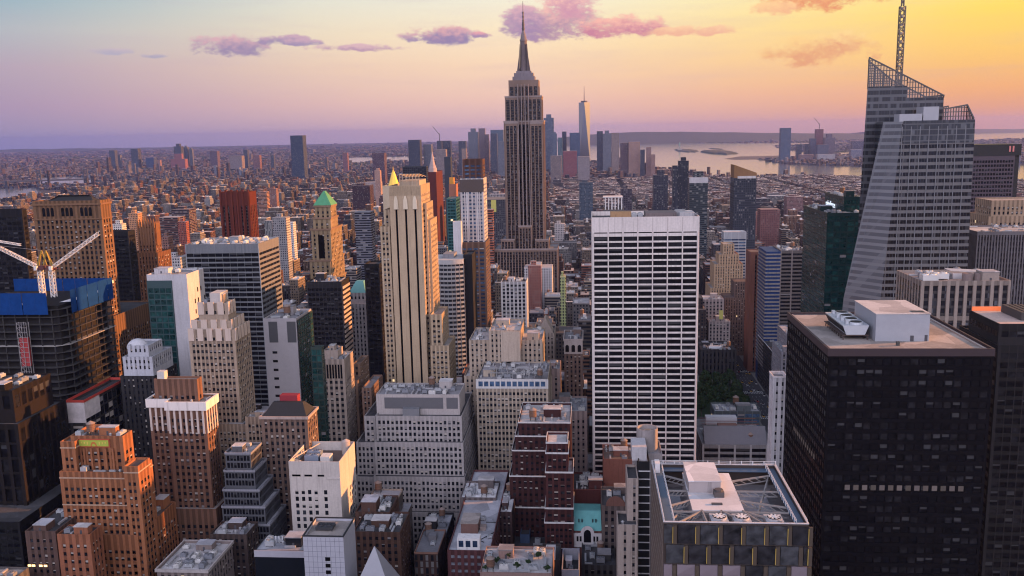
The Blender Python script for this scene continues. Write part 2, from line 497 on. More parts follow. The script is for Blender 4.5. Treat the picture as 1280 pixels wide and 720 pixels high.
GLASS = {}
def glass_set(name):
    """materials of a building's panes: glass, brighter glass, drawn blind, lamp on"""
    if not GLASS:
        blind = plain('window_blind', (.38, .34, .31), .8); grey = plain('window_blind_grey', (.20, .19, .20), .8)
        lit = plain('window_lit', (.5, .4, .25), .6, emit=(1.0, .72, .38), estr=.4)
        g1, g2 = glass('window_glass', (.009, .010, .014), .15, .22), glass('window_glass_grey', (.025, .028, .035), .2, .3)
        GLASS.update(glass=([g1, g2, blind, grey, lit], (.50, .66, .87, .9975)), dark=([glass('window_glass_black', (.006, .006, .008), .3, .12), glass('window_glass_smoke', (.014, .014, .017), .25, .2), grey, plain('window_blind_dim', (.03, .03, .034), .8), lit], (.62, .84, .841, .99985)),
            warm=([g1, g2, blind, blind, lit], (.52, .68, .92, .9997)),
            white=([g2, glass('window_glass_pale', (.16, .17, .2), .15), blind, blind, lit], (.15, .95, .99, .9999)),
            blue=([glass('window_glass_blue', (.02, .035, .07), .1, .7), glass('window_glass_sky', (.05, .09, .16), .12, .7), grey, blind, lit], (.55, .9, .96, .998)),
            green=([glass('window_glass_green', (.008, .035, .035), .1, .6), glass('window_glass_teal', (.015, .06, .058), .12, .6), grey, grey, lit], (.6, .95, .985, .997)),
            band=([banded('window_strip_dark', (.012, .013, .018), (.035, .03, .032), 3.7, .38)] * 5, (1, 1, 1, 1)),
            bandb=([banded('window_strip_brown', (.010, .009, .011), (.038, .027, .024), 3.7, .38)] * 5, (1, 1, 1, 1)),
            black=([plain('window_slot_black', (.004, .0035, .004), .8, spec=.05)] * 5, (1, 1, 1, 1)))
    return GLASS[name]

def pane_faces(mb, P, kind, rng):
    mats, cut = glass_set(kind)
    r = rng.random()
    k = next((i for i, c_ in enumerate(cut) if r < c_), 4)
    if k in (2, 3):
        t = rng.uniform(.25, .75)
        a, b = P[0] + (P[3] - P[0]) * t, P[1] + (P[2] - P[1]) * t
        mb.add([P[0], P[1], b, a, P[2], P[3]], [[0, 1, 2, 3], [3, 2, 4, 5]], 0)
        mb.m[-1] = np.array([0, k])
    else:
        mb.add(P, [[0, 1, 2, 3]], k)

def add_windows(root, panes, rng, nmax=MAXWIN):
    if not panes: return
    panes.sort(key=lambda p: (p[0], -p[1][2][2]))
    solo, rest = panes[:nmax], panes[nmax:]
    if len(rest) < 12: solo, rest = solo + rest, []
    for pri, P, kind in solo:
        mb = MB(); pane_faces(mb, P, kind, rng)
        put('window', mb, glass_set(kind)[0], root)
    by = {}
    for p in rest: by.setdefault(p[2], []).append(p)
    for kind, ps in by.items():
        mb = MB()
        for pri, P, _k in ps: pane_faces(mb, P, kind, rng)
        struct(put('window', mb, glass_set(kind)[0], root), 'stuff')

def inside(t, b):
    ox = min(t['x1'], b['x1']) - max(t['x0'], b['x0']); oy = min(t['y1'], b['y1']) - max(t['y0'], b['y0'])
    return ox > 0 and oy > 0 and ox * oy > .6 * (t['x1'] - t['x0']) * (t['y1'] - t['y0'])

ROOFS = dict(grey=(.22, .21, .22), pale=(.42, .40, .40), white=(.62, .60, .60), dark=(.06, .058, .062), tan=(.29, .255, .235), brown=(.14, .10, .085), silver=(.34, .34, .37))
def roofm(r): return roofing('roofing_' + r, ROOFS[r])

def building(name, label, cat, tiers, wall, w=None, roof='grey', kit=0, group=None, nmax=MAXWIN, parapet=1.1, cornice=None, sides=None, seed=None, foot=True, sp=.62):
    """wall: colour or material; w: window layout; kit: how much stands on the roof"""
    rng = random.Random(zlib.crc32(label.encode()) if seed is None else seed)
    wm = masonry(wall) if isinstance(wall, tuple) else wall
    t0 = tiers[0]
    root = thing(name, label, cat, ((t0['x0'] + t0['x1']) / 2, t0['y0'], 0), group)
    mb, panes = MB(), []
    mats = [wm]
    for i, t in enumerate(tiers):
        if t['z0'] is None:
            below = [b for b in tiers[:i] if inside(t, b)]
            t['z0'] = max([b['z1'] - parapet for b in below], default=0.0)
            for b in below:
                if abs(b['z1'] - parapet - t['z0']) < .01:
                    g = .45
                    t['x0'], t['x1'] = max(t['x0'], b['x0'] + g), min(t['x1'], b['x1'] - g)
                    t['y0'], t['y1'] = max(t['y0'], b['y0'] + g), min(t['y1'], b['y1'] - g)
        if foot: FOOT.append((t['x0'], t['x1'], t['y0'], t['y1'], t['z1']))
        tw = t.get('w', w)
        m = t.get('wall')
        mi = 0
        if m is not None:
            mm = masonry(m) if isinstance(m, tuple) else m
            if mm not in mats: mats.append(mm)
            mi = mats.index(mm)
        x0, x1, y0, y1, z0, z1 = (t[k] for k in ('x0', 'x1', 'y0', 'y1', 'z0', 'z1'))
        zv = max(0.0, at(640, 745, y0).z - 6)
        ms = None
        src = m if isinstance(m, tuple) else wall if m is None and isinstance(wall, tuple) else None
        if src is not None and sp < 1:
            mm = masonry(tuple(round(v * sp, 3) for v in src))
            if mm not in mats: mats.append(mm)
            ms = mats.index(mm)
        px = proj(((x0 + x1) / 2, y0, z1))[0]
        sd_ = sides or ('fr' if px < VPX - 60 else 'fl' if px > VPX + 60 else 'frl')
        sw = t.get('sw', tw)
        if sw is not None: sw = dict(sw, dep=min(sw['dep'], .4 if sw['strip'] else .14))
        facade(mb, panes, (x0, y0, 0), (1, 0, 0), (0, -1, 0), x1 - x0, z0, z1, tw, zv, mi, 0, ms)
        facade(mb, panes, (x1, y0, 0), (0, 1, 0), (1, 0, 0), y1 - y0, z0, z1, sw if 'r' in sd_ else None, zv, mi, 1, ms)
        facade(mb, panes, (x0, y1, 0), (0, -1, 0), (-1, 0, 0), y1 - y0, z0, z1, sw if 'l' in sd_ else None, zv, mi, 1, ms)
        facade(mb, panes, (x1, y1, 0), (-1, 0, 0), (0, 1, 0), x1 - x0, z0, z1, None, zv, mi, 2)
        # parapet cap, its inner faces and the roof inside it
        g = min(.4, (x1 - x0) * .2)
        zr = z1 - parapet
        v = [(x, y, z) for z, q in ((z1, 0), (z1, g), (zr, g)) for x, y in ((x0 + q, y0 + q), (x1 - q, y0 + q), (x1 - q, y1 - q), (x0 + q, y1 - q))]
        mb.add(v, [[k, (k + 1) % 4, 4 + (k + 1) % 4, 4 + k] for k in range(4)] + [[4 + k, 4 + (k + 1) % 4, 8 + (k + 1) % 4, 8 + k] for k in range(4)], mi)
        r = MB(); r.quad((x0 + g, y0 + g, zr), (x1 - g, y0 + g, zr), (x1 - g, y1 - g, zr), (x0 + g, y1 - g, zr))
        put('roof', r, roofm(t.get('roof', roof)), root)
        cn = t.get('cornice', cornice)
        if cn:
            hgt, out, colr = cn
            c_ = MB()
            c_.ring(x0 - out, x1 + out, y0 - out, y1 + out, z1 - hgt, z1 + .25, out - .004)
            put('cornice', c_, masonry(colr), root)
    put('wall', mb, mats, root)
    add_windows(root, panes, rng, nmax)
    if kit:
        tops = [t for t in tiers if not any(inside(u_, t) and u_['z0'] >= t['z1'] - 2 and (u_['x1'] - u_['x0']) * (u_['y1'] - u_['y0']) > .6 * (t['x1'] - t['x0']) * (t['y1'] - t['y0']) for u_ in tiers if u_ is not t)]
        for t in tops: roof_kit(root, t, kit, rng, wm, parapet, [u_ for u_ in tiers if u_ is not t])
    return root, tiers

def tank(root, x, y, z, s=1.0, rng=random):
    """timber water tank on a steel frame, hooped, with a conical lid"""
    wood = plain('tank_timber', (.16, .085, .055), .9, var=.3)
    steel = plain('tank_steel', (.05, .045, .045), .7)
    h0 = 2.4 * s
    b = MB(); b.cyl(x, y, z + h0, z + h0 + 3.8 * s, 2.0 * s, 1.9 * s, 14)
    for k in range(4):
        b.cyl(x, y, z + h0 + (.4 + k * .9) * s, z + h0 + (.5 + k * .9) * s, 2.06 * s, 2.04 * s, 14, 1)
    tk = put('water_tank', b, [wood, steel], root)
    c_ = MB(); c_.cyl(x, y, z + h0 + 3.8 * s, z + h0 + 5.1 * s, 2.2 * s, .05, 14)
    put('tank_lid', c_, plain('tank_lid_felt', (.22, .17, .15), .9), tk)
    for dx, dy in ((-1, -1), (1, -1), (1, 1), (-1, 1)):
        l = MB(); l.bar((x + dx * 1.3 * s, y + dy * 1.3 * s, z), (x + dx * 1.3 * s, y + dy * 1.3 * s, z + h0 - .1), .3 * s)
        put('leg', l, steel, tk)
    f = MB(); f.box(x - 1.9 * s, x + 1.9 * s, y - 1.9 * s, y + 1.9 * s, z + h0 - .1, z + h0 - .004); put('platform', f, steel, tk)
    return tk

def fan_unit(root, x, y, z, sx, sy, h, name='cooling_unit', n=2, col=(.40, .41, .43)):
    b = MB(); b.box(x - sx / 2, x + sx / 2, y - sy / 2, y + sy / 2, z + .5, z + h)
    for dx in (-1, 1):
        for dy in (-1, 1): b.box(x + dx * (sx / 2 - .25) - .12, x + dx * (sx / 2 - .25) + .12, y + dy * (sy / 2 - .25) - .12, y + dy * (sy / 2 - .25) + .12, z, z + .5)
    u_ = put(name, b, plain('unit_metal_%.2f' % col[0], col, .5, .3), root)
    long_y = sy > sx
    for k in range(n):
        t = (k + .5) / n - .5
        fx, fy = (x, y + t * sy) if long_y else (x + t * sx, y)
        r = min(sx, sy) * .38 if n > 1 else min(sx, sy) * .36
        r = min(r, max(sx, sy) / n * .42)
        f = MB(); f.cyl(fx, fy, z + h, z + h + .45, r, r * .96, 14)
        f.cyl(fx, fy, z + h + .451, z + h + .46, r * .86, r * .86, 14, 1)
        for q in range(5):
            a = 2 * math.pi * q / 5 + k
            f.bar((fx, fy, z + h + .5), (fx + math.cos(a) * r * .8, fy + math.sin(a) * r * .8, z + h + .5), r * .28, 0, .06)
        put('fan', f, [plain('unit_metal_%.2f' % col[0], col, .5, .3), plain('fan_well', (.012, .012, .014), .7)], u_)
    return u_

def roof_kit(root, t, kit, rng, wm, parapet, others):
    z = t['z1'] - parapet + .004
    x0, x1, y0, y1 = t['x0'] + 1.2, t['x1'] - 1.2, t['y0'] + 1.2, t['y1'] - 1.2
    if x1 - x0 < 5 or y1 - y0 < 5: return
    used = [(o['x0'] - 1, o['x1'] + 1, o['y0'] - 1, o['y1'] + 1) for o in others if o['z1'] > z + .5 and o['z0'] < z + 1]
    def spot(a, b):
        for _ in range(24):
            if x1 - x0 <= a or y1 - y0 <= b: return None
            x, y = rng.uniform(x0 + a / 2, x1 - a / 2), rng.uniform(y0 + b / 2, y1 - b / 2)
            if all(x + a / 2 < u[0] or x - a / 2 > u[1] or y + b / 2 < u[2] or y - b / 2 > u[3] for u in used):
                used.append((x - a / 2 - .3, x + a / 2 + .3, y - b / 2 - .3, y + b / 2 + .3)); return x, y
        return None
    A = (x1 - x0) * (y1 - y0)
    # lift house
    a, b = min(rng.uniform(5, 10), (x1 - x0) * .5), min(rng.uniform(5, 9), (y1 - y0) * .5)
    p = spot(a, b)
    if p:
        h = rng.uniform(3, 5.5)
        q = MB(); q.box(p[0] - a / 2, p[0] + a / 2, p[1] - b / 2, p[1] + b / 2, z, z + h)
        bh = put('lift_house', q, wm, root)
        r = MB(); r.box(p[0] - a / 2 - .2, p[0] + a / 2 + .2, p[1] - b / 2 - .2, p[1] + b / 2 + .2, z + h + .003, z + h + .35); put('roof_slab', r, roofm(rng.choice(['pale', 'grey', 'silver'])), bh)
        d = MB(); d.box(p[0] - .5, p[0] + .5, p[1] - b / 2 - .06, p[1] - b / 2 - .003, z, z + 2.1); put('door', d, plain('steel_door', (.06, .06, .07), .6), bh)
    for _ in range(int(kit * A / 260) + 1):
        a, b = rng.choice([(2.6, 4.4), (4.2, 2.6), (3, 3), (2.2, 6)])
        p = spot(a, b)
        if p: fan_unit(root, p[0], p[1], z, a, b, rng.uniform(1.6, 2.6), n=2 if max(a, b) > 4 else 1, col=rng.choice([(.40, .41, .43), (.58, .57, .56), (.22, .23, .26)]))
    if kit >= 2 and rng.random() < .75:
        p = spot(4.6, 4.6)
        if p: tank(root, p[0], p[1], z, rng.uniform(.85, 1.15), rng)
    for _ in range(int(kit * A / 300) + 1):                  # ducts and hatches
        L = rng.uniform(3, 9)
        a, b = (L, .9) if rng.random() < .5 else (.9, L)
        p = spot(a, b)
        if p:
            q = MB(); q.box(p[0] - a / 2, p[0] + a / 2, p[1] - b / 2, p[1] + b / 2, z + .3, z + 1.1)
            for e in (-1, 1):
                cx, cyy = (p[0] + e * (a / 2 - .5), p[1]) if a > b else (p[0], p[1] + e * (b / 2 - .5))
                q.box(cx - .3, cx + .3, cyy - .3, cyy + .3, z, z + .3)
            put('duct', q, plain('duct_metal', (.42, .42, .44), .45, .4), root)
    for _ in range(kit):
        p = spot(1.4, 1.4)
        if p:
            q = MB(); q.cyl(p[0], p[1], z, z + 1.3, .5, .5, 8); q.cyl(p[0], p[1], z + 1.3, z + 1.8, .8, .3, 8); put('vent', q, plain('vent_metal', (.35, .35, .36), .5, .4), root)
# ------------------------------------------------------------------ the towers one can name by sight
BEIGE, CREAM, SAND, GREY, PALEG, WHITE = (.36, .29, .22), (.46, .37, .26), (.30, .23, .165), (.22, .21, .215), (.36, .34, .335), (.60, .57, .55)
ORANGE, RUST, BROWN, DRED, UMBER, BLACK, COAL = (.33, .145, .07), (.30, .11, .055), (.16, .09, .065), (.046, .0175, .018), (.055, .038, .034), (.012, .012, .015), (.028, .027, .031)

# --- far left: black slab, mansard-topped block, dark block and gothic crown
building('black_slab', 'black flat-topped slab tower at the far left edge of the city', 'skyscraper', [T(-70, 27, 262, 640, pb=33)], (.016, .015, .018), win(4, WIDE, 3.8, .6, .15, 6, pane='dark'), 'dark')

root, ts = building('brown_tower', 'wide brown brick tower with arched top windows and a black mansard roof', 'skyscraper', [T(24, 141, 396, 604, 62), T(40, 125, 251, 610, pb=137.5, z0=0.0)], (.165, .09, .052), win(3.3, SINGLE, 3.7, .6, .5, 14, 1.5), 'dark', foot=True)
t = ts[1]
m_ = MB()
xa, xb, ya, yb, zz = t['x0'] + 9, t['x1'] - 7, t['y0'] + 3, t['y1'] - 3, t['z1'] - .4
m_.loft([[(xa, ya, zz), (xb, ya, zz), (xb, yb, zz), (xa, yb, zz)], [(xa + 8, ya + 5, zz + 4), (xb - 4, ya + 5, zz + 4), (xb - 4, yb - 5, zz + 4), (xa + 8, yb - 5, zz + 4)]])
put('mansard_roof', m_, plain('slate_black', (.02, .02, .022), .7), root)
for k in range(3):                                          # tall arched windows under the cornice
    cx = t['x0'] + (t['x1'] - t['x0']) * (.22 + .28 * k)
    m_ = MB()
    for dx in (-3.2, 0, 3.2):
        a = [(cx + dx - 1.1, t['y0'] - .12, t['z1'] - 11), (cx + dx + 1.1, t['y0'] - .12, t['z1'] - 11)] + [(cx + dx + 1.1 * math.cos(q), t['y0'] - .12, t['z1'] - 6 + 1.3 * math.sin(q)) for q in np.linspace(0, math.pi, 7)]
        cpt = (cx + dx, t['y0'] - .12, t['z1'] - 8)
        m_.add(a + [cpt], [[i, (i + 1) % 9, 9, 9] for i in range(9)])
    put('arched_window', m_, glass_set('dark')[0][0], root)
m_ = MB(); m_.ring(t['x0'] - .8, t['x1'] + .8, t['y0'] - .8, t['y1'] + .8, t['z1'] - 3.2, t['z1'] - 1.9, .796); m_.ring(t['x0'] - .5, t['x1'] + .5, t['y0'] - .5, t['y1'] + .5, t['z1'] - 13.4, t['z1'] - 12.7, .496)
put('cornice', m_, masonry((.18, .10, .06)), root)

building('dark_block', 'near-black flat tower wedged between the mansard tower and the gothic crown', 'skyscraper', [T(133, 160, 289, 740, 12)], (.02, .019, .022), win(3, WIDE, 3.7, .5, .2, 4, pane='dark'), 'dark')

root, ts = building('gothic_tower', 'rust brick tower with a spiky buttressed gothic crown', 'skyscraper', [T(160, 196, 345, 775, pb=207), T(164, 197, 316, 777, 26, z0=0.0), T(171, 193, 285, 781, pb=200, z0=0.0)], (.16, .072, .038), win(3.1, [(.3, .7)], 3.7, .62, .6, 4, .8), 'dark')
t = ts[2]
m_ = MB()
for k in range(7):
    for yy in (t['y0'], t['y1'] - .8):
        x = t['x0'] + (t['x1'] - t['x0'] - 1.4) * k / 6
        m_.loft([[(x, yy - .3, t['z1'] - 16), (x + 1.4, yy - .3, t['z1'] - 16), (x + 1.4, yy + 1.2, t['z1'] - 16), (x, yy + 1.2, t['z1'] - 16)], [(x, yy - .3, t['z1'] + 4), (x + 1.4, yy - .3, t['z1'] + 4), (x + 1.4, yy + 1.2, t['z1'] + 4), (x, yy + 1.2, t['z1'] + 4)], [(x + .6, yy + .3, t['z1'] + 8.5), (x + .8, yy + .3, t['z1'] + 8.5), (x + .8, yy + .5, t['z1'] + 8.5), (x + .6, yy + .5, t['z1'] + 8.5)]])
for k in range(6):
    y = t['y0'] + 2 + (t['y1'] - t['y0'] - 5) * k / 5
    x = t['x1'] - .6
    m_.loft([[(x, y, t['z1'] - 16), (x + 1.2, y, t['z1'] - 16), (x + 1.2, y + 1.3, t['z1'] - 16), (x, y + 1.3, t['z1'] - 16)], [(x, y, t['z1'] + 3), (x + 1.2, y, t['z1'] + 3), (x + 1.2, y + 1.3, t['z1'] + 3), (x, y + 1.3, t['z1'] + 3)], [(x + .5, y + .5, t['z1'] + 6), (x + .7, y + .5, t['z1'] + 6), (x + .7, y + .7, t['z1'] + 6), (x + .5, y + .7, t['z1'] + 6)]])
put('buttress_crown', m_, masonry((.18, .085, .045)), root)

# --- the tower under construction with its two cranes
t = T(-60, 76, 388, 500, pb=140)
root = thing('unfinished_tower', 'unfinished tower of bare floor slabs wrapped in blue netting at the top', 'skyscraper', ((t['x0'] + t['x1']) / 2, t['y0'], 0))
FOOT.append((t['x0'], t['x1'], t['y0'], t['y1'], t['z1']))
x0, x1, y0, y1, zt = t['x0'], t['x1'], t['y0'], t['y1'], t['z1']
conc, steel_, core_ = masonry((.05, .047, .047)), plain('dark_steel', (.03, .028, .028), .6), masonry((.018, .016, .016))
m_ = MB(); m_.box(x0 + 3, x1 - 3.4, y0 + 3, y1 - 3.4, 0, zt + 2); put('core', m_, core_, root)
nfl = int((zt - 20) / 4.4)
for k in range(nfl):
    z = zt - k * 4.4
    g = min(k, 12) * .12
    m_ = MB()
    cut = 6.0
    pl = [(x0 - g, y0 - g), (x1 - cut, y0 - g), (x1 + g, y0 + cut), (x1 + g, y1), (x0, y1)]
    m_.loft([[(a, b, z - .35) for a, b in pl], [(a, b, z) for a, b in pl]])
    put('floor_slab', m_, conc if k not in (5,) else masonry((.3, .28, .27)), root)
m_ = MB()
for k in range(9):
    for (xa, ya) in ((x0 + (x1 - x0 - 7) * k / 8, y0 + .6), (x1 - .8, y0 + 7 + (y1 - y0 - 9) * k / 8)):
        m_.box(xa, xa + .6, ya, ya + .6, 30, zt - .4)
put('column', m_, steel_, root)
struct(bpy.data.objects['column'], 'stuff')
net = plain('blue_netting', (.006, .04, .165), .85, spec=.1, var=.35)
def net_wall(p, q, zb, ztop):
    m_ = MB()
    n = 8
    P, Q = Vector(p), Vector(q)
    for k in range(n):
        a, b = P.lerp(Q, k / n), P.lerp(Q, (k + .97) / n)
        nn = (Q - P).normalized().cross(Vector((0, 0, 1))) * (.25 * (k % 2))
        a2, b2 = a + nn, b + nn
        w = Vector((0, 0, 1))
        m_.loft([[a2 + w * zb, b2 + w * zb, b2 - nn.normalized() * .15 + w * zb if nn.length else b2 + Vector((0, .15, 0)) + w * zb, a2 + Vector((-.05, .15, 0)) + w * zb], [a2 + w * ztop, b2 + w * ztop, b2 + Vector((-.05, .15, 0)) + w * ztop, a2 + Vector((-.05, .15, 0)) + w * ztop]])
    return put('safety_net', m_, net, root)
zn0, zn1 = at(40, 393, 500).z, at(40, 366, 500).z
net_wall((x0 - 1.4, y0 - 1.2, 0), (x1 - 7, y0 - 1.2, 0), zn0, zn1)
net_wall((x1 + 1.3, y0 + 9, 0), (x1 + 1.3, y1 - 1, 0), zn0 - 1, zn1)
net_wall((x1, y1 + 1, 0), (x0, y1 + 1, 0), zn0, zn1 - 1)
m_ = MB(); m_.quad((x0 - 1, y0 - .5, zt + 3), (x1 - 9, y0 + 1, zt + 3), (x1 - 14, y0 + 7, zt + 3), (x0 - 1, y0 + 6, zt + 3)); m_.quad((x1 - 8, y0 + 12, zt + 2.6), (x1 - 1, y0 + 14, zt + 2.6), (x1 - 1, y1 - 2, zt + 2.6), (x1 - 6, y1 - 2, zt + 2.6))
put('roof_deck', m_, roofm('white'), root)
m_ = MB()                                                    # hoist on the street face
hx = at(33, 420, 499).x
for dx in (-3, 0, 3):
    for dy in (-4.6, -2.2): m_.bar((hx + dx, y0 + dy, 20), (hx + dx, y0 + dy, at(33, 402, 499).z), .25)
for k in range(34):
    z = at(33, 402, 499).z - k * 3
    m_.bar((hx - 3, y0 - 4.6, z), (hx + 3, y0 - 4.6, z), .2); m_.bar((hx - 3, y0 - 4.6, z), (hx, y0 - 4.6, z - 3), .14)
put('hoist_frame', m_, plain('galvanised', (.36, .33, .33), .5, .4), root)
m_ = MB(); m_.box(hx - 2.6, hx + 2.6, y0 - 4.3, y0 - 2.5, at(33, 456, 499).z, at(33, 421, 499).z); put('hoist_cage', m_, plain('hoist_red', (.30, .03, .03), .6), root)

def lattice(mb, p, q, w, n, th, mi=0):
    p, q = Vector(p), Vector(q)
    d = (q - p).normalized()
    a = d.cross(Vector((0, 0, 1))); a = Vector((1, 0, 0)) if a.length < .01 else a.normalized()
    b = d.cross(a)
    cs = [(a * sx + b * sy) * (w / 2) for sx, sy in ((-1, -1), (1, -1), (1, 1), (-1, 1))]
    for c_ in cs: mb.bar(p + c_, q + c_, th, mi)
    for k in range(n):
        u0, u1 = p.lerp(q, k / n), p.lerp(q, (k + 1) / n)
        for i in range(4):
            c0, c1 = (cs[i], cs[(i + 1) % 4]) if k % 2 else (cs[(i + 1) % 4], cs[i])
            mb.bar(u0 + c0, u1 + c1, th * .75, mi)
def crane(px, tip, D, label, lean):
    base = at(px, 363, D); pivot = at(px + lean * 2, 333, D)
    r = thing('tower_crane', label, 'crane', (base.x, base.y, base.z - 4), 'cranes on the unfinished tower')
    wht, yel = plain('crane_white', (.62, .58, .56), .6), plain('crane_yellow', (.32, .20, .03), .6)
    m_ = MB(); lattice(m_, (base.x, base.y, base.z - 4), (base.x, base.y, pivot.z - 2.2), 2.3, 8, .45); put('mast', m_, wht, r)
    m_ = MB(); m_.box(base.x - 2.4, base.x + 2.4, base.y - 2, base.y + 2, pivot.z - 2.2, pivot.z - .4); m_.box(base.x - lean * 5.5 - 1.5, base.x - lean * 5.5 + 1.5, base.y - 1.4, base.y + 1.4, pivot.z - 1.8, pivot.z + .6); m_.box(base.x - 5.4, base.x + 5.4, base.y - .8, base.y + .8, pivot.z - 1.6, pivot.z - 1.2)
    put('slewing_deck', m_, plain('crane_deck', (.10, .03, .03), .6), r)
    m_ = MB(); m_.box(base.x + lean * 1.2 - .9, base.x + lean * 1.2 + .9, base.y - 3.1, base.y - 1.5, pivot.z - 2, pivot.z + .4); put('cab', m_, wht, r)
    top = Vector((base.x - lean * 2.2, base.y, at(px, 313, D).z))
    m_ = MB(); m_.bar((base.x + lean * 1.2, base.y - 1, pivot.z), top, .5); m_.bar((base.x + lean * 1.2, base.y + 1, pivot.z), top, .5); m_.bar((base.x - lean * 5, base.y, pivot.z - .4), top, .5); put('a_frame', m_, yel, r)
    m_ = MB(); lattice(m_, (base.x + lean * 1.8, base.y, pivot.z), tip, 1.7, 22, .3); put('jib', m_, wht, r)
    m_ = MB(); m_.bar(top, Vector(tip).lerp(pivot, .12), .16); put('luffing_cable', m_, plain('cable', (.3, .28, .28), .5), r)
crane(53, at(-14, 303, 520), 520, 'white lattice crane on the netted tower with its jib out to the left', -1)
crane(67, at(123, 292, 512), 512, 'white lattice crane on the netted tower with its jib raised to the right', 1)
m_ = MB()
tt = at(26, 306, 515)
r = thing('crane_jib', 'bare pale jib of a hidden crane beside the black slab', 'crane jib', tuple(at(-30, 297, 515)))
lattice(m_, at(-30, 297, 515), tt, 1.0, 16, .25); put('jib', m_, plain('crane_white', (.62, .58, .56), .6), r)
# its podium, half clad, with a red edge guard
t = T(85, 104, 503, 470, pb=156)
root, ts = building('podium_block', 'low unfinished podium with white sheeting and a red guard along its roof edge', 'building', [t], (.05, .045, .045), win(5, WIDE, 6, .8, .4, 2), 'dark')
m_ = MB(); m_.box(t['x0'] - .5, t['x1'] + .8, t['y0'] - .6, t['y0'] - .1, t['z1'] - 12, t['z1']); m_.box(t['x1'] + .1, t['x1'] + .6, t['y0'] - .1, t['y0'] + 16, t['z1'] - 10, t['z1']); put('white_sheeting', m_, plain('sheeting', (.55, .5, .5), .7, var=.4), root)
m_ = MB(); m_.ring(t['x0'] - .7, t['x1'] + 1, t['y0'] - .7, t['y1'] + .5, t['z1'] + .1, t['z1'] + 1.6, .3); put('edge_guard', m_, plain('guard_red', (.42, .05, .035), .6), root)

# --- left foreground
t = T(-60, 15, 488, 420, pb=63)
building('brown_grid_tower', 'dark brown tower with a deep rectangular facade grid at the left edge', 'skyscraper', [T(-60, 22, 530, 417, pb=82), S(T(-60, 15, 488, 422, pb=63), 0)], (.012, .0085, .0085), win(5.4, [(.16, .84)], 8.0, .84, .9, 3.2, 1, pane='dark'), 'dark', 2)
building('grey_stepped_block', 'small pale grey block with stepped penthouses and square windows', 'building', [T(2, 50, 615, 430, pb=60), S(T(8, 46, 598, 433, 22), 0), S(T(17, 44, 584, 437, 14), 0), S(T(20, 42, 574, 440, 9), 0)], (.30, .30, .33), win(3.1, [(.3, .72)], 3.7, .5, .4, 2.2, 1), 'silver', 1)
building('black_side_block', 'plain black block at the left edge in front of the grey stepped block', 'building', [T(-60, 24, 652, 395, pb=23.5, dep=40)], (.012, .011, .013), win(3.4, WIDE, 3.7, .5, .15, 4, pane='dark'), 'dark')
building('corner_roof_block', 'low flat roof with a white kerb in the bottom left corner', 'building', [T(-60, 18, 722, 350, pb=36)], (.10, .09, .09), win(3.4, SINGLE, 3.7), 'tan', 1)

# orange brick tower with the coloured frieze
O = (.29, .115, .055)
base = T(62, 172, 668, 386, 40)
t1 = T(74, 168, 590, 389, pb=190, z0=0.0)
t2 = T(75, 93, 552, 391, 26, z0=0.0)
t3 = T(88, 153, 545, 395, pb=165, z0=0.0)
t4 = T(154, 172, 583, 386.5, pb=187, z0=0.0)
root, ts = building('orange_tower', 'orange brick tower with a green and gold frieze panel under its roof', 'skyscraper', [base, t1, t2, t3, t4], O, win(2.9, [(.2, .8)], 3.6, .52, .5, 8, 1.2, pane='warm'), 'brown', 2)
xc, zc, yy = (t3['x0'] + t3['x1']) / 2, t3['z1'], t3['y0']
m_ = MB(); m_.box(xc - 9.5, xc + 6.5, yy - .35, yy - .05, zc - 5.6, zc - 1.4, 0); m_.box(xc - 8.9, xc + 5.9, yy - .5, yy - .352, zc - 5.0, zc - 2.0, 1)
m_.add([(xc - 1.5 + 1.6 * math.cos(a), yy - .56, zc - 5 + 2.3 * math.sin(a)) for a in np.linspace(0, math.pi, 11)] + [(xc - 1.5, yy - .56, zc - 5)], [[i, i + 1, 11, 11] for i in range(10)], 2)
m_.add([(xc - 1.5 + .9 * math.cos(a), yy - .60, zc - 5 + 1.3 * math.sin(a)) for a in np.linspace(0, math.pi, 11)] + [(xc - 1.5, yy - .60, zc - 5)], [[i, i + 1, 11, 11] for i in range(10)], 1)
for s_ in (-1, 1):
    for q in range(3): m_.box(xc - 1.5 + s_ * (3 + q * 1.5) - .35, xc - 1.5 + s_ * (3 + q * 1.5) + .35, yy - .6, yy - .502, zc - 4.2 + .3 * q, zc - 2.8, 3)
put('frieze_panel', m_, [plain('frieze_red', (.35, .06, .03), .7), plain('frieze_green', (.33, .38, .05), .7), plain('frieze_orange', (.45, .14, .03), .7), plain('frieze_gold', (.55, .42, .08), .6)], root)
m_ = MB()
for tt in (t1, t2, t4): m_.ring(tt['x0'] - .25, tt['x1'] + .25, tt['y0'] - .25, tt['y1'] + .25, tt['z1'] - 3.4, tt['z1'] - 2.8, .246)
m_.ring(t1['x0'] - .2, t1['x1'] + .2, t1['y0'] - .2, t1['y1'] + .2, t1['z1'] - 17, t1['z1'] - 16.4, .196)
put('stone_band', m_, masonry((.42, .28, .2)), root)
m_ = MB()
for x in np.arange(t3['x0'] + 6, t3['x1'] - 4, 3.6): m_.box(x, x + .9, yy - .9, yy - .05, t1['z1'] - 1, zc - 6)
put('pier', m_, masonry(O), root)
building('brick_block', 'red-orange brick block with a dark roof in front of the orange tower', 'building', [T(71, 112, 668, 368, pb=127)], (.26, .10, .055), win(3.0, [(.28, .74)], 3.8, .5, .4, 5, 1.2, pane='warm'), 'dark', 1)
root, ts = building('brown_brick_block', 'dark brown brick block with one row of lit windows left of the orange tower', 'building', [T(31, 69, 664, 372, 26)], (.10, .06, .05), win(3.1, [(.28, .74)], 3.8, .45, .4, 4, 1.2), 'dark', 1)
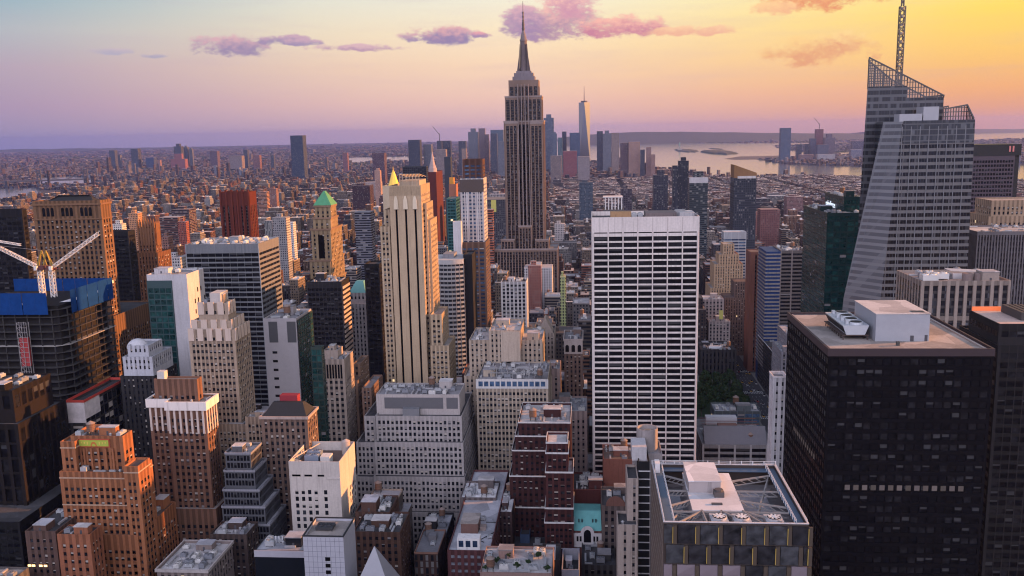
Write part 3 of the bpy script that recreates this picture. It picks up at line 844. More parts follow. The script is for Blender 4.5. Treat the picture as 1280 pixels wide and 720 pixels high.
for k in range(4):
    x = at((37, 42, 51, 57)[k], 707, 372).x; z = at(45, 707, 372).z
    m_ = MB(); m_.box(x - .8, x + .8, ts[0]['y0'] - .1, ts[0]['y0'] - .02, z - .5, z + .5); put('lit_window', m_, plain('lamp_lit', (.5, .4, .25), .6, emit=(1.0, .6, .25), estr=1.3), root)

# pale-corniced brick tower
C7 = (.17, .088, .06)
tb = T(184, 270, 636, 433, pb=290)
ta = T(208, 256, 503, 437, pb=270, z0=0.0)
tl = T(185, 210, 500, 441, 24, z0=0.0)
tp = T(192, 246, 474, 442, pb=252, z0=0.0)
root, ts = building('cornice_tower', 'brown brick tower with a broad white cornice below a stone penthouse', 'skyscraper', [tb, ta, tl, tp], C7, win(3.1, [(.22, .78)], 3.7, .55, .45, 9, 1.2), 'tan', 1)
for tt, dz in ((ta, 0), (tl, .3)):
    m_ = MB(); m_.ring(tt['x0'] - 1.0, tt['x1'] + 1.0, tt['y0'] - 1.0, tt['y1'] + 1.0, tt['z1'] - 4.2 + dz, tt['z1'] + .4 + dz, .99); put('cornice', m_, masonry((.66, .60, .57), .15), root)
    m_ = MB()
    for x in np.arange(tt['x0'] + .2, tt['x1'] - 1, 3.1): m_.box(x, x + 1.1, tt['y0'] - .35, tt['y0'] - .02, tt['z1'] - 17, tt['z1'] - 4.3)
    for y in np.arange(tt['y0'] + .2, tt['y1'] - 1, 3.1): m_.box(tt['x1'] + .02, tt['x1'] + .35, y, y + 1.1, tt['z1'] - 17, tt['z1'] - 4.3)
    put('pilaster', m_, masonry((.50, .42, .38), .2), root)
m_ = MB(); m_.box(tp['x0'] + 1, tp['x0'] + 5, tp['y0'] + 2, tp['y0'] + 6, tp['z1'] - 1.09, tp['z1'] + 3.5); put('chimney', m_, masonry((.5, .48, .46)), root)

# beige tower with scalloped crown
B8 = (.33, .25, .19)
tw = T(232, 314, 530, 470, pb=330)
ta = T(235, 293, 412, 474, pb=312, z0=0.0)
tb = S(T(239, 288, 401, 476, pb=305), 0)
tc_ = S(T(247, 284, 379, 480, pb=294), 0)
root, ts = building('beige_tower', 'beige stone tower with three scalloped crown tiers and paired windows', 'skyscraper', [tw, ta, tb, tc_, T(306, 340, 521, 468, pb=346)], B8, win(4.6, PAIR, 3.65, .52, .45, 4.5, 1.2), 'pale', 1)
m_ = MB()
for tt in (ta, tb, tc_):
    for (o, u, L) in (((tt['x0'], tt['y0'] - .5), (1, 0), tt['x1'] - tt['x0']), ((tt['x1'] + .1, tt['y0']), (0, 1), tt['y1'] - tt['y0'])):
        n = max(3, int(L / 4.6))
        for k in range(n):
            a, b = L * k / n, L * (k + .62) / n
            p, q = (o[0] + u[0] * a, o[1] + u[1] * a), (o[0] + u[0] * b, o[1] + u[1] * b)
            dx, dy = (0, .46) if u[0] else (.46, 0)
            m_.box(min(p[0], q[0]), max(p[0], q[0]) + dx, min(p[1], q[1]), max(p[1], q[1]) + dy, tt['z1'] - 6.5, tt['z1'] + .7)
put('scalloped_parapet', m_, masonry((.50, .40, .34), .2), root)
tt = tc_
m_ = MB(); m_.box(tt['x0'] + 6, tt['x1'] - 5, tt['y0'] + 3, tt['y0'] + 14, tt['z1'] - 1.09, tt['z1'] + 5.2); put('penthouse', m_, masonry((.42, .38, .36)), root)

# glass-fronted block, banded slab, red tower
t = T(183, 233, 343, 555, pb=254)
root, ts = building('glass_front_block', 'narrow block with a teal glass front and blank white side walls', 'skyscraper', [t], (.46, .44, .46), None, 'grey', 1)
xm = at(214, 343, 555).x
m_, pn = MB(), []
facade(m_, pn, (t['x0'] - .02, t['y0'] - .7, 0), (1, 0, 0), (0, -1, 0), xm - t['x0'], 60, t['z1'] - 4, win(4.2, WIDE, 3.9, .8, .2, 5, .4, pane='green'), 60)
m_.box(t['x0'], xm, t['y0'] - .4, t['y0'] - .02, 60, t['z1'] - 4)
put('glass_front', m_, plain('teal_mullion', (.03, .06, .065), .5), root); add_windows(root, pn, random.Random(4), 70)
m_ = MB()
for k in range(5):
    for j in range(9):
        if (k + j) % 3: m_.box(t['x1'] + .01, t['x1'] + .06, t['y0'] + 9 + k * 5, t['y0'] + 10.6 + k * 5, t['z1'] - 14 - j * 7, t['z1'] - 11 - j * 7)
put('side_window', m_, glass_set('dark')[0][0], root)
t = T(231, 323, 305, 640, pb=348, sw=win(30, [(.005, .995)], 3.75, .5, .35, 7, .6, pane='dark', cols=6))
building('banded_slab', 'broad grey slab with dark ribbon windows and a sunlit striped end wall', 'skyscraper', [t], (.24, .25, .275), win(30, [(.005, .995)], 3.75, .70, .35, 7, .6, pane='dark', cols=10), 'pale', 3, nmax=100)
root, ts = building('red_tower', 'dark red tower with vertical ribs rising above the rooftops', 'skyscraper', [T(274, 311, 240, 1020, pb=320)], (.085, .019, .013), win(5.6, [(.3, .7)], 3.7, .9, 1.2, 16, 1.5, pane='bandb', strip=True), 'dark')
m_ = MB(); t = ts[0]
for k in range(6): m_.box(t['x0'] + (t['x1'] - t['x0'] - 2) * k / 5, t['x0'] + (t['x1'] - t['x0'] - 2) * k / 5 + 2, t['y0'] - .8, t['y0'] + 1, t['z1'] - 60, t['z1'] + 2.5)
put('rib', m_, masonry((.11, .025, .016)), root)
building('white_dome_block', 'dark block whose white top floors step up to a small dome', 'building', [T(150, 193, 470, 500, 30, wall=(.03, .028, .03)), S(T(153, 190, 446, 502, 26), 0, wall=(.42, .42, .46)), S(T(159, 185, 432, 505, 18), 0, wall=(.42, .42, .46))], (.42, .42, .46), win(2.8, [(.3, .7)], 3.6, .6, .4, 2, 1), 'silver')
root = bpy.data.objects['white_dome_block']
c_ = at(172, 432, 514)
m_ = MB(); m_.loft([[(c_.x + 6.2 * math.cos(f) * math.cos(a), c_.y + 6.2 * math.cos(f) * math.sin(a), c_.z - 1 + 5.4 * math.sin(f)) for a in np.linspace(0, 2 * math.pi, 17)[:-1]] for f in np.linspace(0, 1.35, 7)]); put('dome', m_, plain('dome_white', (.5, .49, .52), .6), root)

# copper-roofed tower
G = (.235, .17, .105)
ts_ = [T(386, 412, 352, 760, pb=432, z0=0.0), T(387, 413, 325, 761, pb=430, z0=0.0), T(388.5, 413, 286, 762.5, pb=427, z0=0.0), T(391, 413, 272, 765, pb=422, z0=0.0), T(393, 413, 257, 767, pb=420, z0=0.0)]
root, ts = building('copper_roof_tower', 'beige tower crowned by a green copper pyramid roof, sunlit side glowing orange', 'skyscraper', ts_, G, win(4.2, [(.3, .72)], 3.7, .58, .6, 5, .8), 'brown', cornice=(1.4, .7, (.20, .13, .09)))
t = ts[4]
m_ = MB(); z = t['z1'] + .3; zt_ = at(405, 239.5, 767).z; xm, ym = (t['x0'] + t['x1']) / 2, (t['y0'] + t['y1']) / 2
m_.loft([[(t['x0'] - .9, t['y0'] - .9, z), (t['x1'] + .9, t['y0'] - .9, z), (t['x1'] + .9, t['y1'] + .9, z), (t['x0'] - .9, t['y1'] + .9, z)], [(xm - .6, ym - 2, zt_), (xm + .6, ym - 2, zt_), (xm + .6, ym + 2, zt_), (xm - .6, ym + 2, zt_)]])
put('pyramid_roof', m_, plain('copper_green', (.07, .25, .125), .7, var=.25), root)
t = ts[2]
m_ = MB(); cx = (t['x0'] + t['x1']) / 2
m_.add([(cx - 2.6, t['y0'] - .2, t['z1'] - 26), (cx + 2.6, t['y0'] - .2, t['z1'] - 26)] + [(cx + 2.6 * math.cos(a), t['y0'] - .2, t['z1'] - 8 + 2.6 * math.sin(a)) for a in np.linspace(0, math.pi, 9)] + [(cx, t['y0'] - .2, t['z1'] - 14)], [[i, (i + 1) % 11, 11, 11] for i in range(11)])
put('arched_window', m_, glass_set('black')[0][0], root)
m_ = MB(); t = ts[0]; m_.box(cx - 3.0, cx + 3.0, t['y0'] - .18, t['y0'] - .02, 120, t['z1'] - 5); put('window_bay', m_, banded('bay_strip', (.012, .013, .016), (.06, .045, .035), 3.7, .4), root)

# dark block in front of it, blank grey block, pier block, mansard block
root, ts = building('dark_glass_tower', 'near-black glass tower with a striped sunlit side below the copper roof', 'skyscraper', [T(383, 427, 352, 640, pb=437)], (.026, .025, .029), win(2.8, WIDE, 3.7, .55, .12, 5, .6, pane='dark'), 'grey', 2)
t = ts[0]
for k in range(22):
    m_ = MB(); z = t['z1'] - 6 - k * 3.7; m_.box(t['x1'] + .02, t['x1'] + .5, t['y0'] + 1, t['y1'] - 1, z, z + 1.9); put('spandrel_band', m_, masonry((.42, .34, .30)), root)
m_ = MB(); m_.box(t['x0'] + 2, t['x1'] - 2, t['y0'] - .14, t['y0'] - .13, 60, 70); 
t = T(329, 370, 398, 520, pb=389)
root, ts = building('blank_grey_block', 'blank windowless grey tile block with a dark green glass side', 'building', [t], plain('tile_wall', (.30, .28, .29), .7), None, 'grey', 2)
m_ = MB(); m_.box(t['x0'] + 3, t['x0'] + 8.5, t['y0'] - .08, t['y0'] - .02, t['z1'] - 15, t['z1'] - 2); m_.box(t['x1'] - 6, t['x1'] - .5, t['y0'] - .08, t['y0'] - .02, t['z1'] - 15, t['z1'] - 2); put('louvre', m_, plain('louvre_dark', (.06, .06, .065), .6), root)
for k in range(9):
    m_ = MB(); z = t['z1'] - 22 - k * 5.5; m_.box(t['x0'] + 4.4, t['x0'] + 7.4, t['y0'] - .06, t['y0'] - .02, z, z + 1.5); put('window', m_, glass_set('dark')[0][0], root)
m_, pn = MB(), []
facade(m_, pn, (t['x1'] + .8, t['y0'] + .2, 0), (0, 1, 0), (1, 0, 0), t['y1'] - t['y0'] - .4, 50, t['z1'] - 1, win(4.2, WIDE, 3.9, .8, .2, 1, .3, pane='green'), 50)
put('glass_side', m_, plain('green_mullion', (.02, .035, .03), .5), root); add_windows(root, pn, random.Random(5), 60)
building('green_glass_annex', 'dark green glass block stepped in front of the blank grey block', 'building', [T(388, 402, 434, 505, pb=405, dep=24)], plain('green_mullion', (.02, .035, .03), .5), win(3.6, WIDE, 3.9, .82, .2, 1.6, .3, pane='green'), 'grey', 1)
root, ts = building('pier_block', 'pale stone office block with tall top-floor openings and a sunlit side', 'building', [T(401, 430, 449, 535, pb=441, dep=34), S(T(404, 422, 438, 540, 12), 0)], (.34, .275, .235), win(3.0, [(.22, .78)], 3.75, .56, .45, 14, .8), 'pale', 2)
t = ts[0]
for k in range(7):
    x = t['x0'] + 1.2 + k * (t['x1'] - t['x0'] - 2.4) / 7
    m_ = MB(); m_.box(x + .4, x + 1.5, t['y0'] - .05, t['y0'] - .01, t['z1'] - 12.5, t['z1'] - 3.5); put('tall_window', m_, glass_set('black')[0][0], root)
root, ts = building('mansard_block', 'low brown block with a sloping black mansard roof and a red hut behind it', 'building', [T(326, 384, 521, 455, pb=396)], (.15, .10, .08), win(2.9, [(.25, .75)], 3.7, .58, .45, 3, 1), 'dark', cornice=(1.2, .8, (.36, .28, .25)))
t = ts[0]
m_ = MB(); z = t['z1'] - .5
m_.loft([[(t['x0'] + .5, t['y0'] + .5, z), (t['x1'] - .5, t['y0'] + .5, z), (t['x1'] - .5, t['y1'] - .5, z), (t['x0'] + .5, t['y1'] - .5, z)], [(t['x0'] + 4, t['y0'] + 9, z + 6), (t['x1'] - 5, t['y0'] + 9, z + 6), (t['x1'] - 5, t['y1'] - 6, z + 6), (t['x0'] + 4, t['y1'] - 6, z + 6)]]); put('mansard_roof', m_, plain('slate_black', (.02, .02, .022), .7), root)
m_ = MB(); m_.box(t['x0'] + 7, t['x0'] + 17, t['y1'] - 6, t['y1'] - 1, z + .3, z + 9); put('red_hut', m_, plain('hut_red', (.22, .02, .03), .7), root)
building('brown_stepped_block', 'brown stepped brick block right of the pier-fronted block', 'building', [T(437, 447, 476, 560, pb=456, dep=30), T(441, 450, 455, 575, 24)], (.20, .13, .095), win(3, SINGLE, 3.6, .55, .4, 2, .8), 'brown', 1)
building('brown_low_block', 'brown low-rise with a long sunlit side left of the cream tower', 'building', [T(452, 464, 485, 545, pb=478)], (.19, .115, .085), win(3, SINGLE, 3.6, .5, .4, 2, .8), 'grey', 1)
# teal-roofed pale block
root, ts = building('teal_roof_tower', 'pale stone tower with setbacks and a small teal pyramid roof', 'skyscraper', [T(433, 462, 380, 690, pb=474), S(T(436, 457, 366, 694, 24), 0)], (.34, .31, .31), win(3, [(.28, .72)], 3.7, .6, .45, 3, .8), 'silver')
t = ts[1]; m_ = MB(); z = t['z1'] + .01; xm, ym = (t['x0'] + t['x1']) / 2, (t['y0'] + t['y1']) / 2
m_.loft([[(t['x0'], t['y0'], z), (t['x1'], t['y0'], z), (t['x1'], t['y1'], z), (t['x0'], t['y1'], z)], [(xm - 3, ym - 3, z + 8), (xm + 3, ym - 3, z + 8), (xm + 3, ym + 3, z + 8), (xm - 3, ym + 3, z + 8)]]); put('pyramid_roof', m_, plain('copper_teal', (.10, .27, .27), .7), root)
building('black_shaft', 'black shaft of glass just left of the cream tower', 'skyscraper', [T(455, 474, 330, 665, 20)], (.014, .014, .017), win(3, WIDE, 3.7, .6, .15, 3, pane='dark'), 'dark')

# --- the cream tower with three dark slots
K = (.40, .30, .205)
D0 = 600
core = T(486, 526, 232, D0 + 2, pb=537, z0=0.0, w=win(6.2, [(.39, .61)], 3.6, .6, .8, 16, 1.2, pane='black', strip=True), sw=win(3.4, SINGLE, 3.6, .55, .45, 6, 1))
core['w']['cols'] = 3
r1 = T(525.5, 533, 254, D0 + 8, pb=541, z0=0.0)
r2 = T(533, 538, 275, D0 + 12, pb=546, z0=0.0)
l1 = T(475, 487, 283, D0 + 4, 40, z0=0.0)
l2 = T(480, 487, 262, D0 + 9, 30, z0=0.0)
rw = T(538, 552, 393, D0 + 1, pb=560, z0=0.0)
rw2 = T(538, 561, 432, D0 - 2, pb=569, z0=0.0)
root, ts = building('cream_tower', 'tall cream stone tower with three full-height dark slots and a statue-trimmed top', 'skyscraper', [core, r1, r2, l1, l2, rw, rw2], K, win(3.1, [(.2, .8)], 3.6, .5, .45, 4, .8), 'tan', 0, parapet=1.4)
t = core
m_ = MB()
for k in range(3):
    cx = t['x0'] + 1.2 + (k + .5) * (t['x1'] - t['x0'] - 2.4) / 3
    m_.loft([[(cx - 1.6, t['y0'] - .9, t['z1'] - 16), (cx + 1.6, t['y0'] - .9, t['z1'] - 16), (cx + 1.6, t['y0'] + .02, t['z1'] - 16), (cx - 1.6, t['y0'] + .02, t['z1'] - 16)], [(cx - 1.3, t['y0'] - .9, t['z1'] - 10), (cx + 1.3, t['y0'] - .9, t['z1'] - 10), (cx + 1.3, t['y0'] + .02, t['z1'] - 10), (cx - 1.3, t['y0'] + .02, t['z1'] - 10)], [(cx - .5, t['y0'] - .7, t['z1'] - 7), (cx + .5, t['y0'] - .7, t['z1'] - 7), (cx + .5, t['y0'] + .02, t['z1'] - 7), (cx - .5, t['y0'] + .02, t['z1'] - 7)]])
put('statue', m_, masonry((.60, .50, .38), .15), root)
m_ = MB()
for k in range(18):
    x = t['x0'] + .4 + k * (t['x1'] - t['x0'] - 1.2) / 17
    m_.box(x, x + .5, t['y0'] - .35, t['y0'] - .02, t['z1'] - 6.5, t['z1'] - .4)
put('fluted_band', m_, masonry((.36, .27, .18)), root)
m_ = MB(); z = t['z1'] - 1.39                                # roof house with railings
m_.box(t['x0'] + 7, t['x1'] - 1.5, t['y0'] + 3, t['y1'] - 6, z, z + 4.5); put('penthouse', m_, masonry((.40, .31, .22)), root)
m_ = MB()
for k in range(7):
    x = t['x0'] + 7 + k * (t['x1'] - t['x0'] - 8.5) / 6
    m_.bar((x, t['y0'] + 2.4, z), (x, t['y0'] + 2.4, z + 9), .35); m_.bar((x, t['y0'] + 2.4, z + 9), (x, t['y1'] - 6, z + 6), .3)
for h in (5, 7, 9): m_.bar((t['x0'] + 7, t['y0'] + 2.4, z + h), (t['x1'] - 1.5, t['y0'] + 2.4, z + h), .3)
put('roof_frame', m_, masonry((.42, .34, .26)), root)

# --- gold pyramid far behind it
gb = at(490, 232, 1900)
root, ts = building('gold_spire_tower', 'gold pyramid spire showing above the cream tower', 'skyscraper', [T(478, 503, 232, 1900, 40)], CREAM, None, 'tan')
m_ = MB(); zt_ = at(490, 208, 1900).z
m_.loft([[(gb.x + r_ * math.cos(a), gb.y + 18 + r_ * math.sin(a), gb.z - .9 + (zt_ - gb.z) * f) for a in np.linspace(0, 2 * math.pi, 9)[:-1]] for r_, f in ((12.5, 0), (7.5, .35), (3.0, .72), (.7, .82), (.25, 1.0))]); put('spire_roof', m_, plain('gold_leaf', (.72, .46, .07), .4, .35), root)

# --- curved grey bands, brown base + white grid tower
t = T(540, 579, 325, 745, 34)
root = thing('curved_tower', 'grey office tower with a curved banded glass front and dark side', 'skyscraper', ((t['x0'] + t['x1']) / 2, t['y0'], 0))
FOOT.append((t['x0'], t['x1'], t['y0'], t['y1'], t['z1']))
n = 16
def arc(off, z, x0=t['x0'], x1=t['x1'], y0=t['y0'], y1=t['y1']):
    return [(x0 + (x1 - x0) * k / n, y0 - off + 5 * (2 * k / n - 1) ** 2 - 3, z) for k in range(n + 1)] + [(x1, y1, z), (x0, y1, z)]
m_ = MB(); m_.loft([arc(-.5, 0), arc(-.5, t['z1'])]); put('glass_body', m_, glass('window_glass_grey', (.025, .028, .035), .2, .3), root)
for k in range(30):
    z = t['z1'] - 7 - k * 3.8; m_ = MB(); m_.loft([arc(0, z), arc(0, z + 1.7)]); put('floor_band', m_, masonry((.30, .305, .315), .12), root)
m_ = MB(); m_.loft([arc(.1, t['z1'] - 3.6), arc(.1, t['z1'] + .3)]); put('roof_band', m_, masonry((.38, .38, .39)), root)
m_ = MB()
for k in range(0, n + 1, 2):
    p = arc(.15, 0)[k]; m_.box(p[0] - .18, p[0] + .18, p[1] - .1, p[1] + .4, 40, t['z1'] - 3.7)
put('mullion', m_, plain('mullion_grey', (.25, .25, .26), .5), root)
m_ = MB(); m_.box(t['x0'] + 8, t['x1'] - 9, t['y0'] + 8, t['y1'] - 8, t['z1'] + .3, t['z1'] + 4); put('plant_house', m_, masonry((.2, .2, .22)), root)
building('dark_fin_tower', 'black windowless fin standing against the curved grey tower', 'building', [T(579, 590, 318, 752, 26)], (.014, .013, .015), None, 'dark')
tb, tw_, tt = T(567, 607, 303, 905, pb=612), T(575, 604, 223, 917, pb=608, z0=0.0), T(578, 603, 199, 922, pb=606, z0=0.0)
tb['wall'] = (.14, .085, .065); tt['wall'] = (.10, .05, .04)
root, ts = building('white_grid_tower', 'white gridded tower rising from a brown base to a dark brown crown', 'skyscraper', [tb, tw_, tt], (.50, .47, .47), win(5.6, [(.14, .86)], 3.9, .48, .3, 6, 1.2, pane='blue'), 'brown', nmax=100)
m_ = MB(); t = tw_
for k in range(7): m_.box(t['x0'] + (t['x1'] - t['x0'] - 1.2) * k / 6, t['x0'] + (t['x1'] - t['x0'] - 1.2) * k / 6 + 1.2, t['y0'] - .6, t['y0'] - .02, tb['z1'], t['z1'] - 14)
put('pier', m_, masonry((.46, .41, .41)), root)
m_ = MB(); m_.box(t['x0'] - .3, t['x1'] + .3, t['y0'] - .75, t['y0'] - .62, t['z1'] - 13.8, t['z1'] - 1); put('louvre_band', m_, plain('louvre_brown', (.07, .05, .045), .7), root)
building('white_slab', 'plain white windowless slab left of the white gridded tower', 'building', [T(566, 576, 277, 898, pb=577.5, dep=16)], (.50, .48, .49), None, 'pale')
building('teal_slab', 'thin teal glass slab behind the plain white slab', 'building', [T(558, 570, 248, 1010, 30)], plain('teal_panel', (.02, .09, .10), .4), win(3, WIDE, 3.6, .6, .1, 2, pane='green'), 'grey', nmax=0)
root, ts = building('clock_tower', 'slim red brick tower with a pointed white lantern top', 'skyscraper', [T(535, 545, 215, 1650, pb=553), ], (.085, .022, .02), None, 'brown')
t = ts[0]; m_ = MB(); cx, cyy, z = (t['x0'] + t['x1']) / 2, t['y0'] + 8, t['z1']
m_.loft([[(cx + r_ * math.cos(a + .39), cyy + r_ * math.sin(a + .39), z + h) for a in np.linspace(0, 2 * math.pi, 9)[:-1]] for r_, h in ((8, -1), (7.6, 7), (6.5, 8), (3.0, 22), (2.6, 27), (.3, 38))]); put('lantern', m_, masonry((.36, .28, .27)), root)
building('dark_office_slab', 'charcoal flat-roofed slab behind the gold spire', 'skyscraper', [T(503, 533, 208, 1750, pb=535)], plain('slate_glass', (.02, .026, .04), .4), win(4, WIDE, 3.8, .7, .1, 2, pane='dark'), 'dark', nmax=0)
building('black_narrow_tower', 'narrow black and grey tower right of the slim red brick tower', 'building', [T(555, 563, 196, 2100, 24)], plain('slate_glass', (.02, .026, .04), .4), None, 'dark')
building('orange_top_block', 'small block with a bright orange roof box left of the white gridded tower', 'building', [T(561, 570, 230, 1500, 22), S(T(561.5, 567, 222, 1502, 10), 0, wall=(.5, .24, .05))], (.28, .12, .08), None, 'brown')

# --- white grid low, beige cluster in the middle
building('white_lattice_block', 'white lattice-fronted block with a dark roof in front of the limestone skyscraper', 'building', [T(626, 658, 352, 830, pb=660, dep=34)], (.56, .53, .53), win(4.0, [(.18, .82)], 3.7, .66, .6, 2.5, .8), 'dark', 2)
root, ts = building('beige_step_block', 'beige stone block stepping up to a blank central wall among the rooftops', 'building', [T(580, 690, 470, 585, 40), T(586, 678, 425, 588, 40, z0=0.0), T(611, 651, 413, 584.5, 38, z0=0.0)], (.38, .30, .235), win(3.0, [(.28, .72)], 3.6, .5, .4, 2.5, .8), 'pale', 1)
t = ts[2]; m_ = MB(); m_.box(t['x0'] + 8, t['x1'] - .6, t['y0'] - .9, t['y0'] - .03, 70, t['z1'] - .6); put('blank_wall', m_, masonry((.44, .35, .28)), root)
root, ts = building('gable_block', 'narrow pale stone block with a steep pointed gable', 'building', [T(670, 693, 416, 650, 30)], (.30, .25, .22), win(2.6, [(.3, .7)], 3.6, .58, .4, 3, .6), 'dark')
t = ts[0]; m_ = MB(); xm = (t['x0'] + t['x1']) / 2
m_.loft([[(t['x0'] + 1, t['y0'], t['z1']), (t['x1'] - 1, t['y0'], t['z1']), (t['x1'] - 1, t['y0'] + 14, t['z1']), (t['x0'] + 1, t['y0'] + 14, t['z1'])], [(xm - .3, t['y0'] + .2, t['z1'] + 11), (xm + .3, t['y0'] + .2, t['z1'] + 11), (xm + .3, t['y0'] + 13.5, t['z1'] + 11), (xm - .3, t['y0'] + 13.5, t['z1'] + 11)]]); put('gable', m_, masonry((.30, .25, .22)), root)
root, ts = building('arcade_block', 'narrow ornate block with three arched top windows and a pale cornice', 'building', [T(705, 728, 424, 640, 30)], (.16, .115, .10), win(2.7, [(.28, .72)], 3.6, .55, .4, 9, .8), 'grey', 1, cornice=(1.0, .6, (.36, .32, .31)))
t = ts[0]; m_ = MB()
m_.box(t['x0'] - .1, t['x1'] + .1, t['y0'] - .3, t['y0'] - .02, t['z1'] - 11, t['z1'] - 1.1, 0)
for k in range(3):
    cx = t['x0'] + (k + .5) * (t['x1'] - t['x0']) / 3
    m_.add([(cx - 1.3, t['y0'] - .36, t['z1'] - 9.5), (cx + 1.3, t['y0'] - .36, t['z1'] - 9.5)] + [(cx + 1.3 * math.cos(a), t['y0'] - .36, t['z1'] - 5.5 + 1.3 * math.sin(a)) for a in np.linspace(0, math.pi, 7)] + [(cx, t['y0'] - .36, t['z1'] - 7)], [[i, (i + 1) % 9, 9, 9] for i in range(9)], 1)
put('arcade', m_, [masonry((.36, .32, .31)), glass_set('dark')[0][0]], root)
root, ts = building('wide_beige_block', 'wide beige stone block with a glazed white top storey and rooftop pipework', 'building', [T(595, 685, 474, 540, 44)], (.36, .295, .235), win(4.6, PAIR, 3.7, .54, .4, 8.5, .8), 'grey', 3)
t = ts[0]
m_ = MB(); m_.box(t['x0'] - .15, t['x1'] + .15, t['y0'] - .3, t['y0'] - .02, t['z1'] - 6, t['z1'] + .05); put('top_storey', m_, masonry((.50, .48, .47)), root)
for k in range(12):
    x = t['x0'] + 1.2 + k * (t['x1'] - t['x0'] - 2.4) / 12; m_ = MB(); m_.box(x + .3, x + 3, t['y0'] - .36, t['y0'] - .31, t['z1'] - 4.6, t['z1'] - 1.4); put('top_window', m_, glass_set('blue')[0][1], root)
m_ = MB()
for k in range(9):
    x = t['x0'] + 9 + k * 3.4; m_.bar((x, t['y0'] + 6, t['z1'] - 1), (x, t['y0'] + 6, t['z1'] + 5.5), .35); m_.bar((x, t['y0'] + 6, t['z1'] + 5.5), (x + 2.8, t['y0'] + 9, t['z1'] + 1), .3)
m_.bar((t['x0'] + 8, t['y0'] + 6, t['z1'] + 5.5), (t['x0'] + 38, t['y0'] + 6, t['z1'] + 5.5), .4); m_.bar((t['x0'] + 8, t['y0'] + 6, t['z1'] + 2.5), (t['x0'] + 38, t['y0'] + 6, t['z1'] + 2.5), .4)
put('pipe_rack', m_, plain('pipe_metal', (.30, .30, .31), .5, .4), root)
building('pink_stone_block', 'pinkish stone block with a white-kerbed cluttered roof beside the white slab tower', 'building', [T(687, 734, 514, 560, 34), T(683, 700, 461, 590, 24, z0=0.0)], (.32, .235, .215), win(3.4, [(.3, .7)], 3.9, .5, .4, 6, 1), 'silver', 3)
building('red_brick_stepped', 'dark red brick block stepping back in white-edged terraces', 'building', [T(634, 690, 634, 466, 46), T(637, 690, 595, 468, 44, z0=0.0), T(640, 690, 563, 470, 42, z0=0.0), T(644, 690, 545, 472, 40, z0=0.0), T(648, 713, 528, 475, 36, z0=0.0)], DRED, win(3.0, [(.25, .75)], 3.6, .42, .35, 3, 1), 'pale', 2, cornice=(.5, .25, (.52, .50, .50)))
building('red_brick_tower', 'narrow dark red brick tower with white ledges in front of the stepped terraces', 'building', [T(681, 717, 653, 443, 22), T(681.5, 716.5, 635, 444, 21, z0=0.0), T(682, 716, 590, 445, 20, z0=0.0), T(682.5, 710, 566, 446, 18, z0=0.0), T(683, 709, 553, 447, 16, z0=0.0)], (.062, .022, .022), win(5.5, PAIR, 3.6, .42, .35, 3.5, .6, pane='warm'), 'pale', 0, cornice=(.6, .35, (.55, .53, .53)))
building('grey_stepped_tower', 'large pale grey stepped office block with three tiers of closely set windows', 'building',
    [T(443.5, 583, 640, 500, 66), T(444, 467, 596, 506, 60, z0=0.0), T(467, 581, 596, 504, 62, z0=0.0), T(445, 468, 553, 512, 54, z0=0.0), T(468, 579, 553, 509, 57, z0=0.0), T(455, 469, 520, 517, 49, z0=0.0), T(469.5, 577, 520, 514, 52, z0=0.0)],
    (.33, .305, .30), win(2.62, [(.2, .78)], 3.75, .62, .5, 3, .8), 'dark', 0, sp=.88)
ct = T(470, 574, 493, 520, pb=581, z0=at(520, 520, 514).z - 1.09)
root, ts = building('grey_crown_block', 'louvred penthouse crown on the pale grey stepped office block', 'penthouse', [ct], (.37, .335, .325), None, 'grey', 3, foot=False)
root.parent = None
# the crown belongs to the stepped block: hand its parts over
host = bpy.data.objects['grey_stepped_tower']
for ch in list(root.children):
    off = Vector(root.location) - Vector(host.location)
    ch.parent = host; ch.location = Vector(ch.location) + off
    if ch.name.startswith('wall'): ch.name = 'penthouse_wall'
bpy.data.objects.remove(root)
m_ = MB(); m_.box(ct['x0'] + 5, ct['x1'] - 10, ct['y0'] - .1, ct['y0'] - .02, ct['z1'] - 9, ct['z1'] - 2); m_.box(ct['x1'] - 8, ct['x1'] - 1, ct['y0'] - .1, ct['y0'] - .02, ct['z1'] - 9, ct['z1'] - 2); put('louvre', m_, plain('louvre_grey', (.10, .10, .11), .6), host)
m_ = MB(); m_.box(ct['x0'] + 17, ct['x0'] + 27, ct['y0'] - 4.5, ct['y0'] - .5, ct['z0'], ct['z0'] + 5); put('plant_box', m_, plain('plant_box_grey', (.16, .165, .18), .5), host)

# white blank-walled block with the cream side, tile tower, pyramid
t = T(360.5, 424, 577, 430, pb=443)
root, ts = building('white_wall_block', 'off-white block with one cluster of square windows and a sunken rooftop', 'building', [t], (.47, .42, .39), None, 'brown', 0, parapet=5.0)
x0, x1, y0, z1 = t['x0'], t['x1'], t['y0'], t['z1']
pn = []
for r_ in range(11):
    for k in (0, 1, 2, 3, 4.5):
        a, z = x0 + 2.6 + k * 3.4, z1 - 15.5 - r_ * 3.75
        b = MB(); pane_faces(b, np.array([(a, y0 - .03, z - 2.3), (a + 1.7, y0 - .03, z - 2.3), (a + 1.7, y0 - .03, z), (a, y0 - .03, z)]), 'warm', random.Random(r_ * 9 + int(k * 2))); put('window', b, glass_set('warm')[0], root)
for r_ in range(9):
    for k in range(4):
        y, z = t['y1'] - 4 - k * 3.2, z1 - 20 - r_ * 3.75
        b = MB(); pane_faces(b, np.array([(t['x1'] + .03, y, z - 2.3), (t['x1'] + .03, y + 1.5, z - 2.3), (t['x1'] + .03, y + 1.5, z), (t['x1'] + .03, y, z)]), 'warm', random.Random(r_ * 7 + k)); put('window', b, glass_set('warm')[0], root)
m_ = MB()
